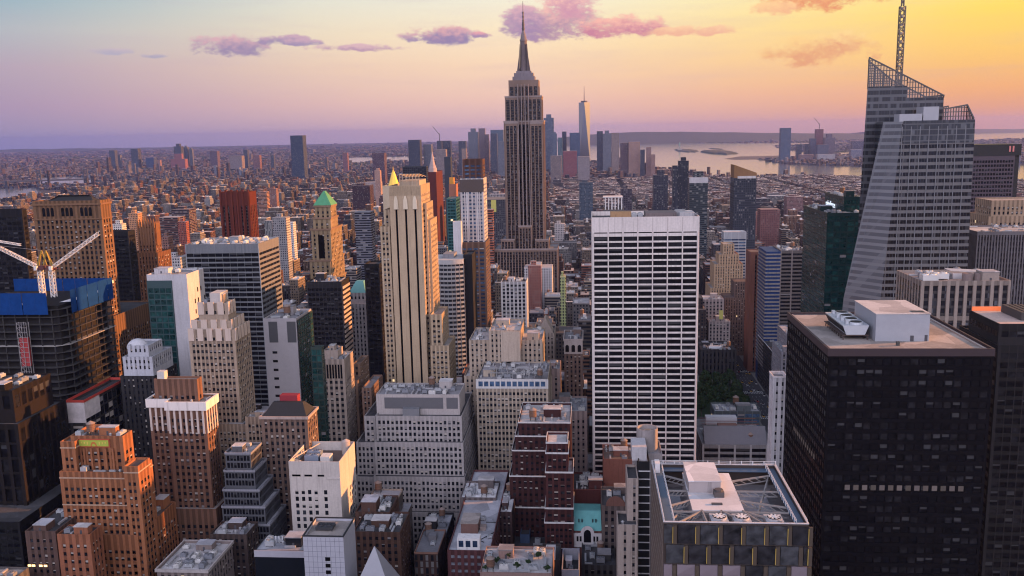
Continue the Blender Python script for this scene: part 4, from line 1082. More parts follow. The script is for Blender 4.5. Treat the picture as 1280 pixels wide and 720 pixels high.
for a, b in ((1.5, 6), (8, 12), (15, 18.5)): m_.box(x0 + a, x0 + b, y0 - .08, y0 - .02, z1 - 8.1, z1 - 7.1)
put('vent_slot', m_, glass_set('black')[0][0], root)
m_ = MB(); m_.box(x0 + 19.3, t['x1'] + .06, y0 - .4, y0 - .02, z1 - 9.3, z1 - 8.3); put('ledge', m_, masonry((.5, .45, .42)), root)
zr = z1 - 4.99
fan_unit(root, x0 + 9, y0 + 12, zr, 7.5, 4.6, 4.4, n=2, col=(.20, .25, .33)); fan_unit(root, x0 + 8.4, y0 + 18, zr, 7.5, 4.6, 4.4, n=2, col=(.20, .25, .33))
m_ = MB(); m_.box(x0 + 14, x0 + 19, y0 + 9, y0 + 15, zr, zr + 4.2); put('lift_house', m_, masonry((.58, .55, .53)), root)
m_ = MB(); m_.cyl(x1 - 3.4, t['y1'] - 5, zr, zr + 7, 2.4, 2.3, 14); m_.cyl(x1 - 3.4, t['y1'] - 5, zr + 7, zr + 8.2, 2.4, .3, 14); put('water_tank', m_, plain('tank_pale', (.36, .30, .27), .8), root)
m_ = MB(); m_.bar((x0 + 1, y0 + 6, zr + 4.6), (x0 + 8, t['y1'] - 2, zr + 4.6), .4); m_.bar((x0 + 2, y0 + 3, zr + 4.7), (x0 + 6, y0 + 2, zr + 4.7), .4); put('roof_beam', m_, masonry((.5, .42, .36)), root)

t = T(378.5, 429, 671, 350, pb=443)
root, ts = building('tile_tower', 'pale grey tiled blank block with two black openings and a black-edged roof', 'building', [t], plain('grey_tile', (.36, .36, .41), .6), None, 'tan', 0, parapet=1.0)
x0, x1, y0, z1 = t['x0'], t['x1'], t['y0'], t['z1']
m_ = MB()
for k in range(1, 9): x = x0 + (x1 - x0) * k / 9; m_.box(x - .06, x + .06, y0 - .03, y0 - .012, 40, z1 - .5)
for k in range(14): z = z1 - 2 - k * 2.4; m_.box(x0, x1, y0 - .035, y0 - .014, z - .05, z + .05)
put('tile_joint', m_, plain('joint_dark', (.12, .12, .15), .8), root)
for k in range(3): m_ = MB(); z = z1 - 9.3 - k * 3.0; m_.box(x0 + 9.2, x0 + 11.4, y0 - .06, y0 - .036, z - 1.7, z); put('opening', m_, glass_set('black')[0][0], root)
m_ = MB(); m_.ring(x0 - .2, x1 + .2, y0 - .2, t['y1'] + .2, z1 + .02, z1 + .5, .6); put('coping', m_, plain('coping_black', (.02, .02, .022), .6), root)
fan_unit(root, x0 + 7, y0 + 10, z1 - .99, 7.5, 5.5, 1.8, n=2, col=(.05, .05, .055))
t = T(318, 380, 688, 372, 16)
root, ts = building('bridge_block', 'black glass block with a pale roof edge left of the tiled block', 'building', [t], plain('black_glass_wall', (.01, .012, .016), .2), None, 'silver', 2, parapet=.6)
m_ = MB(); m_.box(t['x0'] - .1, t['x1'], t['y0'] - .4, t['y0'] - .02, t['z1'] - 3.2, t['z1']); put('fascia', m_, plain('fascia_grey', (.34, .33, .37), .6), root)
for k in range(5): m_ = MB(); x = t['x0'] + 7 + k * 1.6; m_.cyl(x, t['y0'] + 9, t['z1'] - .59, t['z1'] + 2.6, .3, .3, 8); put('vent_pipe', m_, plain('vent_white', (.6, .6, .62), .5), root)
tip = at(468, 683, 352)
zb = at(468, 735, 352).z
root = thing('pyramid_roof_block', 'small block under a sharp pale grey metal pyramid roof', 'building', (tip.x, tip.y, 0))
m_ = MB(); r_ = 9.2; m_.loft([[(tip.x - r_, tip.y - r_, zb), (tip.x + r_, tip.y - r_, zb), (tip.x + r_, tip.y + r_, zb), (tip.x - r_, tip.y + r_, zb)], [(tip.x - .15, tip.y - .15, tip.z), (tip.x + .15, tip.y - .15, tip.z), (tip.x + .15, tip.y + .15, tip.z), (tip.x - .15, tip.y + .15, tip.z)]]); put('pyramid_roof', m_, plain('zinc', (.27, .27, .30), .5, .1), root)
m_ = MB(); m_.box(tip.x - r_ + .5, tip.x + r_ - .5, tip.y - r_ + .5, tip.y + r_ - .5, 0, zb); put('wall', m_, masonry((.3, .29, .3)), root)
m_ = MB(); m_.add([(tip.x - .6, tip.y - r_ - .02, zb + .02), (tip.x + .6, tip.y - r_ - .02, zb + .02), (tip.x, tip.y - .9 * r_ * .45 - .1, zb + (tip.z - zb) * .58)], [[0, 1, 2, 2]]); put('ridge_slot', m_, plain('slot_grey', (.16, .16, .18), .6), root)
FOOT.append((tip.x - r_, tip.x + r_, tip.y - r_, tip.y + r_, zb))
# terraced glass block
building('terraced_glass_block', 'dark glass office block stepping down in five grey-edged terraces', 'building',
    [T(276, 337, 655, 425, pb=357), S(T(276, 331, 633, 427, pb=350), 0), S(T(276, 324, 612, 429, pb=343), 0), S(T(276, 318, 588, 431, pb=335), 0), S(T(276, 313, 566, 433, pb=327), 0)], plain('terrace_frame', (.075, .078, .09), .6), win(1.7, [(.1, .9)], 3.9, .74, .25, 1.6, .5, pane='dark'), 'silver', 1, cornice=(.9, .3, (.22, .22, .25)))
building('cluttered_roof_block', 'brown block with a roof full of tanks and frames right of the tiled block', 'building', [T(441, 500, 665, 400, pb=512), T(444, 487, 640, 420, pb=498, z0=0.0)], (.075, .04, .03), win(3, SINGLE, 3.6, .5, .4, 2.5, 1), 'dark', 4)
building('brick_low_roof', 'brown brick low-rise with pale roof huts between the orange tower and the terraces', 'building', [T(196, 259, 712, 372, pb=290)], (.20, .16, .15), win(3, [(.25, .75)], 3.8, .55, .4, 3, 1), 'pale', 4, cornice=(1.2, .7, (.38, .34, .33)))
building('brown_infill_block', 'narrow dark brown block with a pale roof right of the corniced tower', 'building', [T(262, 308, 668, 405, pb=322)], (.06, .042, .038), win(3, SINGLE, 3.6, .5, .4, 2.5, 1), 'grey', 3)
building('dark_hut_block', 'dark low block with a small pale roof hut below the grey stepped block', 'building', [T(521, 555, 676, 440, 36)], (.025, .024, .027), win(3, SINGLE, 3.6, .5, .35, 2.5, 1), 'silver', 3)
# roof-hut brick block in the bottom middle
t = T(559, 613, 688, 400, pb=636)
root, ts = building('roof_hut_block', 'dark red brick block with a big pale roof, tan huts and a white glazed dormer', 'building', [t], (.10, .04, .042), win(3.0, [(.22, .78)], 3.7, .45, .4, 2.6, 1, pane='white'), 'silver', 0)
x0, x1, y0, y1, z = t['x0'], t['x1'], t['y0'], t['y1'], t['z1'] - 1.09
m_ = MB(); m_.box(x0 + 4.5, x0 + 15.5, y0 + 2.5, y0 + 8, z, z + 6); d_ = put('glazed_dormer', m_, masonry((.62, .60, .60), .12), root)
for k in range(3): m_ = MB(); m_.box(x0 + 5.3 + k * 3.4, x0 + 7.6 + k * 3.4, y0 + 2.42, y0 + 2.48, z + 1.6, z + 4.8); put('dormer_window', m_, glass_set('blue')[0][0], d_)
m_ = MB(); m_.box(x0 + 4, x0 + 12.5, y0 + 20, y0 + 32, z, z + 5.5); h_ = put('roof_hut', m_, masonry((.16, .09, .075)), root)
m_ = MB(); m_.box(x0 + 3.7, x0 + 12.8, y0 + 19.7, y0 + 32.3, z + 5.503, z + 6); put('hut_roof', m_, roofm('tan'), h_)
m_ = MB(); m_.box(x0 + 13, x0 + 16, y0 + 24, y0 + 28, z, z + 2); put('hatch', m_, masonry((.30, .24, .22)), root)
m_ = MB()
for a, b in (((15, 34), (21.5, 34)), ((21.5, 34), (21.8, 24)), ((21.8, 24), (14, 13)), ((14, 13), (16.5, 11))): m_.bar((x0 + a[0], y0 + a[1], z + .12), (x0 + b[0], y0 + b[1], z + .12), .35)
put('cable_run', m_, plain('cable_black', (.03, .03, .03), .8), root)
fan_unit(root, x0 + 11, y0 + 37, z, 7, 3, 1.8, n=3, col=(.4, .41, .43)); fan_unit(root, x0 + 19, y0 + 16, z, 2.5, 2.5, 1.4, n=1)
building('white_roof_annex', 'low roof of pale membrane with a leaning pipe behind the brick block with huts', 'building', [T(575, 620, 622, 462, 24)], (.12, .10, .10), win(3, SINGLE, 3.6), 'white', 2)
building('speckled_roof_block', 'tall narrow dark block with a bright speckled roof right of the roof-hut block', 'building', [T(621, 640, 640, 448, 34)], (.05, .03, .03), win(2.6, [(.25, .75)], 3.6, .45, .35, 2.5, .6), 'white', 2)
# bottom centre
building('blue_roof_block', 'low dark block with a dull blue rooftop hut below the stepped red brick block', 'building', [T(641, 682, 683, 452, 26), S(T(650, 662, 668, 458, 10), 0, wall=(.06, .09, .16))], (.06, .055, .055), win(3, [(.2, .8)], 5, .6, .4, 2, 1), 'dark', 1)
t = T(716.5, 752, 641, 447, 26)
root, ts = building('turquoise_roof_block', 'ornate white-fronted block with a turquoise roof and an arched centre window', 'building', [T(716.5, 752, 664, 445, 28)], (.13, .055, .05), win(3, [(.28, .72)], 3.8, .5, .4, 9, 1), 'grey', 0)
b_ = ts[0]; x0, x1, y0, z = b_['x0'], b_['x1'], b_['y0'], b_['z1']
m_ = MB(); m_.loft([[(x0, y0 + .5, z - 1), (x1, y0 + .5, z - 1), (x1, y0 + 16, z - 1), (x0, y0 + 16, z - 1)], [(x0 + .3, y0 + 7, z + 8.5), (x1 - .3, y0 + 7, z + 8.5), (x1 - .3, y0 + 16, z + 8.5), (x0 + .3, y0 + 16, z + 8.5)]]); put('mansard_roof', m_, plain('turquoise_copper', (.11, .36, .355), .6, var=.25), root)
m_ = MB(); m_.box(x0 - .2, x1 + .2, y0 - .6, y0 - .02, z - 8, z - 1); xm = (x0 + x1) / 2
m_.add([(xm - 3.6, y0 - .6, z - 1), (xm + 3.6, y0 - .6, z - 1)] + [(xm + 3.6 * math.cos(a), y0 - .6, z - 1 + 4.2 * math.sin(a)) for a in np.linspace(0, math.pi, 11)] + [(xm, y0 - .6, z)], [[i, (i + 1) % 13, 13, 13] for i in range(13)]); m_.ring(x0 - .5, x1 + .5, y0 - 1.0, y0 + 8, z - 8.6, z - 8.0, .4)
put('ornate_front', m_, masonry((.50, .47, .47), .2), root)
m_ = MB(); m_.add([(xm - 1.9, y0 - .68, z - 6), (xm + 1.9, y0 - .68, z - 6)] + [(xm + 1.9 * math.cos(a), y0 - .68, z - 1.5 + 2.6 * math.sin(a)) for a in np.linspace(0, math.pi, 9)] + [(xm, y0 - .68, z - 3)], [[i, (i + 1) % 11, 11, 11] for i in range(11)]); put('arched_window', m_, glass_set('dark')[0][0], root)
for k in (-5.2, -3.6, 3.6, 5.2): m_ = MB(); m_.box(xm + k - .5, xm + k + .5, y0 - .68, y0 - .62, z - 5.5, z - 2.6); put('window', m_, glass_set('dark')[0][0], root)
for k in (-4.5, -2.8, 2.8, 4.5): m_ = MB(); m_.box(xm + k - .35, xm + k + .35, y0 + 3.3, y0 + 5.2, z + 3.4, z + 4.9); put('dormer', m_, plain('dormer_dark', (.03, .05, .055), .6), root)
building('open_top_block', 'narrow grey block with a white-rimmed open rooftop pit near the bottom edge', 'building', [T(702, 724, 712, 392, 22)], (.26, .26, .30), None, 'dark', 1, parapet=6.0)
building('white_box_roof', 'low dark block carrying a bright white rooftop box left of the open-top block', 'building', [T(676, 700, 700, 410, 18), S(T(682, 694, 690, 412, 8), 0, wall=(.6, .58, .6))], (.06, .05, .05), None, 'dark', 0)
building('dark_shed_block', 'dark low block right of the open-top block near the bottom edge', 'building', [T(727, 770, 706, 420, 26)], (.05, .048, .05), win(3, SINGLE, 3.6), 'dark', 2)
building('red_tank_block', 'dark red-brown block with tanks on the roof behind the turquoise-roofed block', 'building', [T(716, 756, 612, 470, 26)], (.085, .03, .028), None, 'dark', 4)
building('brick_gable_block', 'plain reddish-brown brick block below the white slab tower', 'building', [T(754, 797, 574, 480, 24)], (.17, .068, .05), None, 'brown', 2)
root, ts = building('round_gable_block', 'dark stone block with a rounded arch gable right of the turquoise-roofed block', 'building', [T(752, 787, 632, 440, 26)], (.11, .085, .08), win(2.9, [(.28, .74)], 3.8, .55, .4, 3, .8), 'dark', 1)
t = ts[0]; xm = (t['x0'] + t['x1']) / 2
m_ = MB(); aa = np.linspace(0, math.pi, 13); m_.loft([[(xm + 5 * math.cos(a), y, t['z1'] - .2 + 5 * math.sin(a)) for a in aa] for y in (t['y0'] - .2, t['y0'] + 1)]); put('arch_gable', m_, masonry((.15, .075, .06)), root)
# terrace garden at the bottom edge
t = T(600, 690, 716, 372, 26)
root, ts = building('terrace_block', 'low pinkish roof terrace with planted corners at the bottom edge', 'building', [t], (.26, .17, .15), None, 'pale', 3)

# slender tan building with striped black flank
root, ts = building('tan_slim_block', 'slim tan block with one column of windows left of the trussed-roof tower', 'building', [T(772, 797, 656, 352, 14), T(784, 798, 598, 358, 16, z0=0.0)], (.34, .28, .25), win(4.2, [(.55, .85)], 3.5, .5, .4, 3, .6), 'dark', 1)
t = T(798, 812, 577, 366, 20, z0=0.0)
root, ts = building('striped_black_block', 'black block with thin white floor edges squeezed beside the trussed-roof tower', 'building', [t], (.012, .012, .014), None, 'grey', 0)
for k in range(22):
    z = t['z1'] - 4 - k * 3.6; m_ = MB(); m_.box(t['x0'] + .1, t['x1'] + .3, t['y0'] - .5, t['y0'] - .02, z - .35, z); put('floor_edge', m_, masonry((.5, .48, .5)), root)
m_ = MB(); m_.box(t['x0'] - 2.5, t['x1'] - 1, t['y0'] + 4, t['y0'] + 16, t['z1'] - 1.09, t['z1'] + 5); put('roof_box', m_, masonry((.42, .40, .41)), root)
# concrete drum tank on a block
cdr = at(810, 562, 385)
root, ts = building('drum_tank_block', 'block carrying a big round open concrete tank, its right side sunlit orange', 'building', [T(793, 828, 567, 378, 18)], (.30, .27, .27), None, 'grey', 0)
zb_ = ts[0]['z1'] - 1.09; zt_ = at(810, 536, 385).z; cx = (ts[0]['x0'] + ts[0]['x1']) / 2 ; cyy = ts[0]['y0'] + 9
m_ = MB(); a_ = np.linspace(0, 2 * math.pi, 25)[:-1]
m_.loft([[(cx + r_ * math.cos(a), cyy + r_ * math.sin(a), z) for a in a_] for r_, z in ((4.7, zb_), (4.7, zt_), (4.2, zt_), (4.2, zt_ - 2.5))], 0, False, True)
tk = put('drum_tank', m_, masonry((.27, .24, .235)), root)
m_ = MB(); m_.cyl(cx + .4, cyy + .3, zt_ - 2.49, zt_ - 1.2, 2.2, 1.6, 12); put('tank_hatch', m_, masonry((.36, .24, .17)), tk)
# ------------------------------------------------------------------ limestone skyscraper with the mast
L = (.19, .132, .108)
D = 1270
stripw = win(5.0, [(.12, .88)], 3.8, .6, 1.0, 5, 1.0, pane='bandb', strip=True)
low = win(4.2, [(.14, .86)], 3.8, .6, .8, 4, 1.0, pane='bandb', strip=True)
tiers = [
    T(617, 697, 311, D - 10, 60, w=low), T(626, 643, 299, D - 6, 52, z0=0.0, w=low), T(669, 686, 299, D - 6, 52, z0=0.0, w=low),
    T(648, 664.5, 282, D - 5, 40, z0=0.0, w=low),
    T(629.5, 679.5, 151, D + 4, 44, z0=0.0, w=dict(stripw, cols=9)), T(631, 677, 120, D + 5, 40, z0=0.0, w=dict(stripw, cols=8)), T(635.5, 673, 100, D + 8, 34, z0=0.0, w=dict(stripw, cols=6, tm=9)),
    T(631, 647, 153, D + 1.5, 40, z0=0.0, w=dict(stripw, cols=3)), T(662.5, 678, 153, D + 1.5, 40, z0=0.0, w=dict(stripw, cols=3)),
]
root, ts = building('limestone_skyscraper', 'very tall limestone skyscraper with stepped shoulders and a needle mast above the skyline', 'skyscraper', tiers, L, stripw, 'grey', 0, nmax=100)
t = ts[6]
xm, ym = (t['x0'] + t['x1']) / 2, t['y0'] + 17
zf = lambda y: at(653, y, D + 20).z
def octo(r_, z): return [(xm + r_ * math.cos(a), ym + r_ * math.sin(a), z) for a in np.linspace(0, 2 * math.pi, 17)[:-1] + .2]
def sq(rx, z, ry=None): return [(xm - rx, ym - (ry or rx), z), (xm + rx, ym - (ry or rx), z), (xm + rx, ym + (ry or rx), z), (xm - rx, ym + (ry or rx), z)]
m_ = MB(); m_.loft([sq(15.5, zf(101), 14), sq(15.5, zf(96), 14)]); m_.loft([sq(13.4, zf(96) + .01, 12), sq(13.4, zf(91.5), 12)]); m_.loft([sq(10.5, zf(91.5) + .01, 10), sq(10.5, zf(89), 10)]); put('upper_deck', m_, masonry((.18, .155, .17)), root)
m_ = MB(); m_.loft([octo(6.4, zf(89)), octo(5.6, zf(84)), octo(5.0, zf(60)), octo(4.6, zf(50))]); put('mast_shaft', m_, masonry((.14, .11, .11)), root)
m_ = MB()
for s_ in (-1, 1):
    m_.loft([[(xm + s_ * 5 - .8, ym - 7.5, zf(89)), (xm + s_ * 8.6 + .8 * s_, ym - 7.5, zf(89)), (xm + s_ * 8.6 + .8 * s_, ym - 3, zf(89)), (xm + s_ * 5 - .8, ym - 3, zf(89))], [(xm + s_ * 4.8 - .6, ym - 6.6, zf(70)), (xm + s_ * 6.4, ym - 6.6, zf(70)), (xm + s_ * 6.4, ym - 3, zf(70)), (xm + s_ * 4.8 - .6, ym - 3, zf(70))], [(xm + s_ * 4.6 - .4, ym - 5.6, zf(55)), (xm + s_ * 5.2, ym - 5.6, zf(55)), (xm + s_ * 5.2, ym - 3, zf(55)), (xm + s_ * 4.6 - .4, ym - 3, zf(55))]])
put('mast_wing', m_, masonry((.10, .078, .078)), root)
m_ = MB(); m_.loft([octo(5.3, zf(51)), octo(5.3, zf(49)), octo(4.4, zf(48.9)), octo(3.8, zf(45)), octo(2.6, zf(41)), octo(1.9, zf(38))]); put('mast_dome', m_, masonry((.18, .15, .155)), root)
m_ = MB(); m_.loft([octo(1.7, zf(38)), octo(1.6, zf(27)), octo(1.0, zf(26.8)), octo(.9, zf(14)), octo(.45, zf(13.8)), octo(.35, zf(1))]); 
for k in range(5): m_.loft([octo(2.3 - .25 * k, zf(36 - 5 * k)), octo(2.3 - .25 * k, zf(35 - 5 * k))])
put('antenna', m_, plain('antenna_dark', (.06, .05, .055), .5), root)
m_ = MB(); t5 = ts[5]; t4 = ts[4]
for k in range(4):                                             # pale vertical mullion pairs of the centre bay, with arched heads
    x = t5['x0'] + (t5['x1'] - t5['x0']) * (.355 + .0967 * k)
    m_.box(x - .55, x + .55, t5['y0'] - 3.2, t5['y0'] - .9, 60, zf(106))
put('mullion', m_, masonry((.24, .19, .18)), root)
m_ = MB()
for tt in ts[:6] + ts[7:]: m_.ring(tt['x0'] - .4, tt['x1'] + .4, tt['y0'] - .4, tt['y1'] + .4, tt['z1'] - 1.8, tt['z1'] + .3, .39)
put('coping', m_, masonry((.25, .20, .19)), root)

# ------------------------------------------------------------------ the white slab tower
D = 520
t = T(739.5, 874.5, 271, D, 40)
wv = (.60, .535, .515)
root, ts = building('white_slab_tower', 'broad white slab tower with a strict grid of black window bands', 'skyscraper', [t], (.60, .54, .52), win(10, [(.035, .965)], 3.60, .72, .55, 11.3, 1.0, pane='dark', cols=7), 'dark', 0, nmax=100, parapet=2.6, sp=1)
x0, x1, y0, y1, z1 = t['x0'], t['x1'], t['y0'], t['y1'], t['z1']
bay = (x1 - x0 - 2) / 7
m_ = MB()
for k in range(8): m_.box(x0 + 1 + k * bay - .32, x0 + 1 + k * bay + .32, y0 - .55, y0 - .02, 0, z1 - 8.9)
put('pier', m_, masonry((.58, .52, .50), .15), root)
m_ = MB()
for k in range(7): m_.box(x0 + 1 + k * bay + .5, x0 + 1 + (k + 1) * bay - .5, y0 - .05, y0 - .02, z1 - 9.4, z1 - 8.8)
put('louvre_slot', m_, glass_set('black')[0][0], root)
m_ = MB()
for k in range(1, 7): m_.box(x0 + 1 + k * bay - .1, x0 + 1 + k * bay + .1, y0 - .03, y0 - .01, z1 - 8.8, z1 - .4)
put('panel_joint', m_, plain('joint_brown', (.25, .2, .19), .8), root)
zr = z1 - 2.59
m_ = MB(); m_.box(x0 + 11, x0 + 23, y0 + 4, y0 + 12, zr, zr + 5.2); put('timber_hut', m_, masonry((.36, .22, .12)), root)
m_ = MB(); m_.box(x0 + 32, x0 + 50, y0 + 14, y0 + 30, zr, zr + 3.6); put('plant_house', m_, masonry((.17, .14, .14)), root)
m_ = MB(); m_.box(x0 + 51, x0 + 59, y0 + 5, y0 + 14, zr, zr + 4.2); put('plant_box', m_, masonry((.40, .40, .42)), root)
m_ = MB(); m_.cyl(x0 + 53, y0 + 24, zr, zr + 4.4, 3.2, 3.2, 16); put('drum', m_, masonry((.34, .33, .34)), root)
m_ = MB()
for k in range(6): m_.bar((x0 + 3 + k * 11, y0 + .6, z1), (x0 + 3 + k * 11, y0 + .6, z1 + 1.5), .15)
m_.bar((x0 + 30.5, y0 + 3, zr), (x0 + 30.5, y0 + 3, zr + 6), .7)
put('railing', m_, plain('rail_dark', (.05, .05, .05), .6), root)
for k in range(2): fan_unit(root, x0 + 25.5 + k * 3.6, y0 + 22, zr, 3, 6, 2.6, n=2)

# ------------------------------------------------------------------ the faceted glass tower
D = 560
mull, pan = plain('steel_mullion', (.17, .175, .19), .4, .3), None
def glassgrid(name, ga, fr, fh=4.1, bw=1.75, frac=.55, vis=.09, refl=.12):
    """curtain wall: floor glass, spandrel and mullion lines in building metres"""
    if name in MATS: return MATS[name]
    m, N = _new(name)
    t_ = N.n('ShaderNodeTexCoord').outputs['Object']
    s = N.n('ShaderNodeSeparateXYZ'); N.put(s.inputs[0], t_)
    q = N.m('DIVIDE', s.outputs[2], fh)
    u = N.m('DIVIDE', N.m('ADD', s.outputs[0], N.m('MULTIPLY', s.outputs[1], .93)), bw * 4)
    k = N.m('LESS_THAN', N.m('FRACT', q), frac)
    line = N.m('GREATER_THAN', N.m('FRACT', u), 1 - vis)
    line2 = N.m('GREATER_THAN', N.m('FRACT', N.m('MULTIPLY', u, 4)), 1 - vis * 1.2)
    wn = N.n('ShaderNodeTexWhiteNoise', noise_dimensions='3D'); cv = N.n('ShaderNodeCombineXYZ')
    N.put(cv.inputs[0], N.m('FLOOR', N.m('MULTIPLY', u, 4))); N.put(cv.inputs[2], N.m('FLOOR', q)); N.put(wn.inputs['Vector'], cv.outputs[0])
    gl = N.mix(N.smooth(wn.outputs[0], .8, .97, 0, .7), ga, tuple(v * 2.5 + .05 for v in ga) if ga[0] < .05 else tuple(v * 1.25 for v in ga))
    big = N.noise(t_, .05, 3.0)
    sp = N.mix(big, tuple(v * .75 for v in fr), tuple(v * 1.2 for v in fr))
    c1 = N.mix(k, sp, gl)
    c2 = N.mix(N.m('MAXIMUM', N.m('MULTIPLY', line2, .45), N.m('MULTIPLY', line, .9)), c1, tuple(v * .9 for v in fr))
    finish(N, c2, N.m('MULTIPLY_ADD', k, -.25, .38), spec=.5)
    return m
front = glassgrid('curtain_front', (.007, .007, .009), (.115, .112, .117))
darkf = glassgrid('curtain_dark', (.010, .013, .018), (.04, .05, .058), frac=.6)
brightf = glassgrid('curtain_facet', (.085, .09, .105), (.155, .165, .185), frac=.55)  # facet's bright reflection put into a paler copy of the same curtain wall
PB, PT = [at(1066, 379, D), at(1100, 379, D)], [at(1107, 148, D), at(1128, 156, D)]
xr = at(1219, 150, D).x
zt, zb_ = at(1175, 151, D).z, at(1080, 379, D).z
def lerpx(a, b, z): return a.x + (b.x - a.x) * (z - zb_) / (zt - zb_)
def section(z):
    xa, xb = lerpx(PB[0], PT[0], z), lerpx(PB[1], PT[1], z)
    yo = 4 + 16 * (zt - z) / (zt - zb_)
    return xa, xb, yo
root = thing('faceted_glass_tower', 'crystalline grey glass tower with a slanted bright facet, sloping lattice top and mast', 'skyscraper', ((PB[0].x + xr) / 2, D, 0))
FOOT.append((PB[0].x - 2, xr + 1, D, D + 62, 290))
zs_ = [0, zb_, zt]
rings = []
for z in zs_:
    zz = max(z, zb_ - 60)
    xa, xb, yo = section(zz)
    xk = lerpx(at(1067, 379, D + 55), at(1083, 148, D + 55), zz)
    rings.append([(xb, D, z), (xr + (1.5 if z < zt else 0), D, z), (xr + 1.5, D + 55, z), (xk, D + 55, z), (xa, D + yo, z)])
m_ = MB(); m_.loft(rings)
# faces in order per side: front, right, back, left, facet
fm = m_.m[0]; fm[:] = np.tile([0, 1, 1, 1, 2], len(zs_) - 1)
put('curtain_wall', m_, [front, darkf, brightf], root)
# piers on the front, floor-plate bands
m_ = MB()
xa, xb, yo = section(zt)
for k in range(1, 9):
    x = xr - k * (xr - xb) / 8.0 * 1.0
    zlo = 0
    m_.box(x - .22, x + .22, D - .35, D - .02, zlo, zt - 3)
put('mullion', m_, plain('steel_mullion', (.17, .175, .19), .4, .3), root)
m_ = MB(); m_.box(xb + .5, xr - .2, D - .3, D - .02, zt - 13, zt + .4); put('parapet_glass', m_, glassgrid('curtain_top', (.035, .037, .043), (.075, .078, .088), fh=3.3, frac=.8), root)
# taller rear volume with a sloping top
D2 = D + 24
pl = [at(1087, 72, D2), at(1180, 119, D2)]
xl0, xr0 = pl[0].x, pl[1].x
xlb = at(1070, 300, D2).x
solid = at(1110, 108, D2).z
def slope(x): return pl[0].z + (pl[1].z - pl[0].z) * (x - xl0) / (xr0 - xl0)
zr_ = at(1160, 122, D2).z + 10
m_ = MB(); xm_ = at(1134, 108, D2).x
lf = lambda z, d: at(1066, 379, d).x + (at(1087, 72, d).x - at(1066, 379, d).x) * (max(z, 60) - at(1066, 379, d).z) / (at(1087, 72, d).z - at(1066, 379, d).z)
m_.loft([[(lf(z, D2), D2, z), (xm_, D2, z), (xm_, D2 + 30, z), (lf(z, D2 + 30), D2 + 30, z)] for z in (0, 120, solid)])
m_.loft([[(xm_ + .001, D2 + .01, 0), (xr0, D2 + .01, 0), (xr0, D2 + 29.9, 0), (xm_ + .001, D2 + 29.9, 0)], [(xm_ + .001, D2 + .01, zr_ - 10), (xr0, D2 + .01, zr_ - 10), (xr0, D2 + 29.9, zr_ - 10), (xm_ + .001, D2 + 29.9, zr_ - 10)]])
put('rear_wall', m_, glassgrid('curtain_rear', (.028, .029, .034), (.085, .088, .10), frac=.62), root)
tg, N = _new('clear_screen_glass')
trn, glo, mxs = N.n('ShaderNodeBsdfTransparent'), N.n('ShaderNodeBsdfGlossy'), N.n('ShaderNodeMixShader')
trn.inputs[0].default_value = (.80, .80, .84, 1); glo.inputs[1].default_value = .15; mxs.inputs[0].default_value = .12
N.put(mxs.inputs[1], trn.outputs[0]); N.put(mxs.inputs[2], glo.outputs[0]); N.put(N.n('ShaderNodeOutputMaterial').inputs[0], mxs.outputs[0])
def screen(nm, P, Q, zlow, zp, zq, nx, dz=3.2):
    """a glazed lattice screen wall from P to Q, its top running from zp down to zq"""
    g, m_ = MB(), MB()
    P, Q = Vector(P), Vector(Q)
    g.add([(P.x, P.y, zlow), (Q.x, Q.y, zlow), (Q.x, Q.y, zq), (P.x, P.y, zp)], [[0, 1, 2, 3]])
    for k in range(nx + 1):
        p = P.lerp(Q, k / nx); zt2 = zp + (zq - zp) * k / nx
        if zt2 > zlow: m_.bar((p.x, p.y, zlow), (p.x, p.y, zt2), .42)
    z = zlow
    while z < max(zp, zq):
        a, b = (0, 1)
        if zp != zq:
            f = (z - zp) / (zq - zp)
            if zp > zq: b = max(0, min(1, f))
            else: a = max(0, min(1, f))
        if b - a > .02: m_.bar(P.lerp(Q, a) + Vector((0, 0, z - P.lerp(Q, a).z)), P.lerp(Q, b) + Vector((0, 0, z - P.lerp(Q, b).z)), .45)
        z += dz
    m_.bar((P.x, P.y, zp), (Q.x, Q.y, zq), .8)
    s_ = put('screen_lattice', m_, plain('lattice_steel', (.09, .085, .085), .5, .2), root)
    put('screen_glass', g, tg, s_)
screen('a', (xl0, D2 + .3, 0), (xm_, D2 + .3, 0), solid, pl[0].z, slope(xm_), 13)
screen('a', (xm_, D2 + .3, 0), (xr0 - .2, D2 + .3, 0), zr_ - 10, slope(xm_), pl[1].z, 13)
screen('a', (xr0 - .2, D2 + 29.6, 0), (xm_, D2 + 29.6, 0), zr_ - 10, pl[1].z, slope(xm_), 13)
screen('a', (xm_, D2 + 29.6, 0), (lf(solid, D2 + 30), D2 + 29.6, 0), solid, slope(xm_), pl[0].z, 13)
screen('a', (lf(solid, D2 + 30), D2 + 30, 0), (xl0, D2, 0), solid, pl[0].z, pl[0].z, 8)
screen('a', (xr0, D2, 0), (xr0, D2 + 30, 0), zr_ - 10, pl[1].z, pl[1].z, 8)
a_, b_, c2 = at(1182, 136, D + 12), at(1209, 131, D + 12), at(1217.5, 150, D + 4)
screen('a', (a_.x, D + 12, 0), (b_.x, D + 12, 0), zt, a_.z, b_.z, 8, 2.6)
screen('a', (b_.x, D + 12, 0), (xr - .5, D + 1, 0), zt, b_.z, zt + 1, 5, 2.6)
screen('a', (xr - .5, D + 40, 0), (a_.x, D + 40, 0), zt, b_.z, a_.z, 9, 2.6)
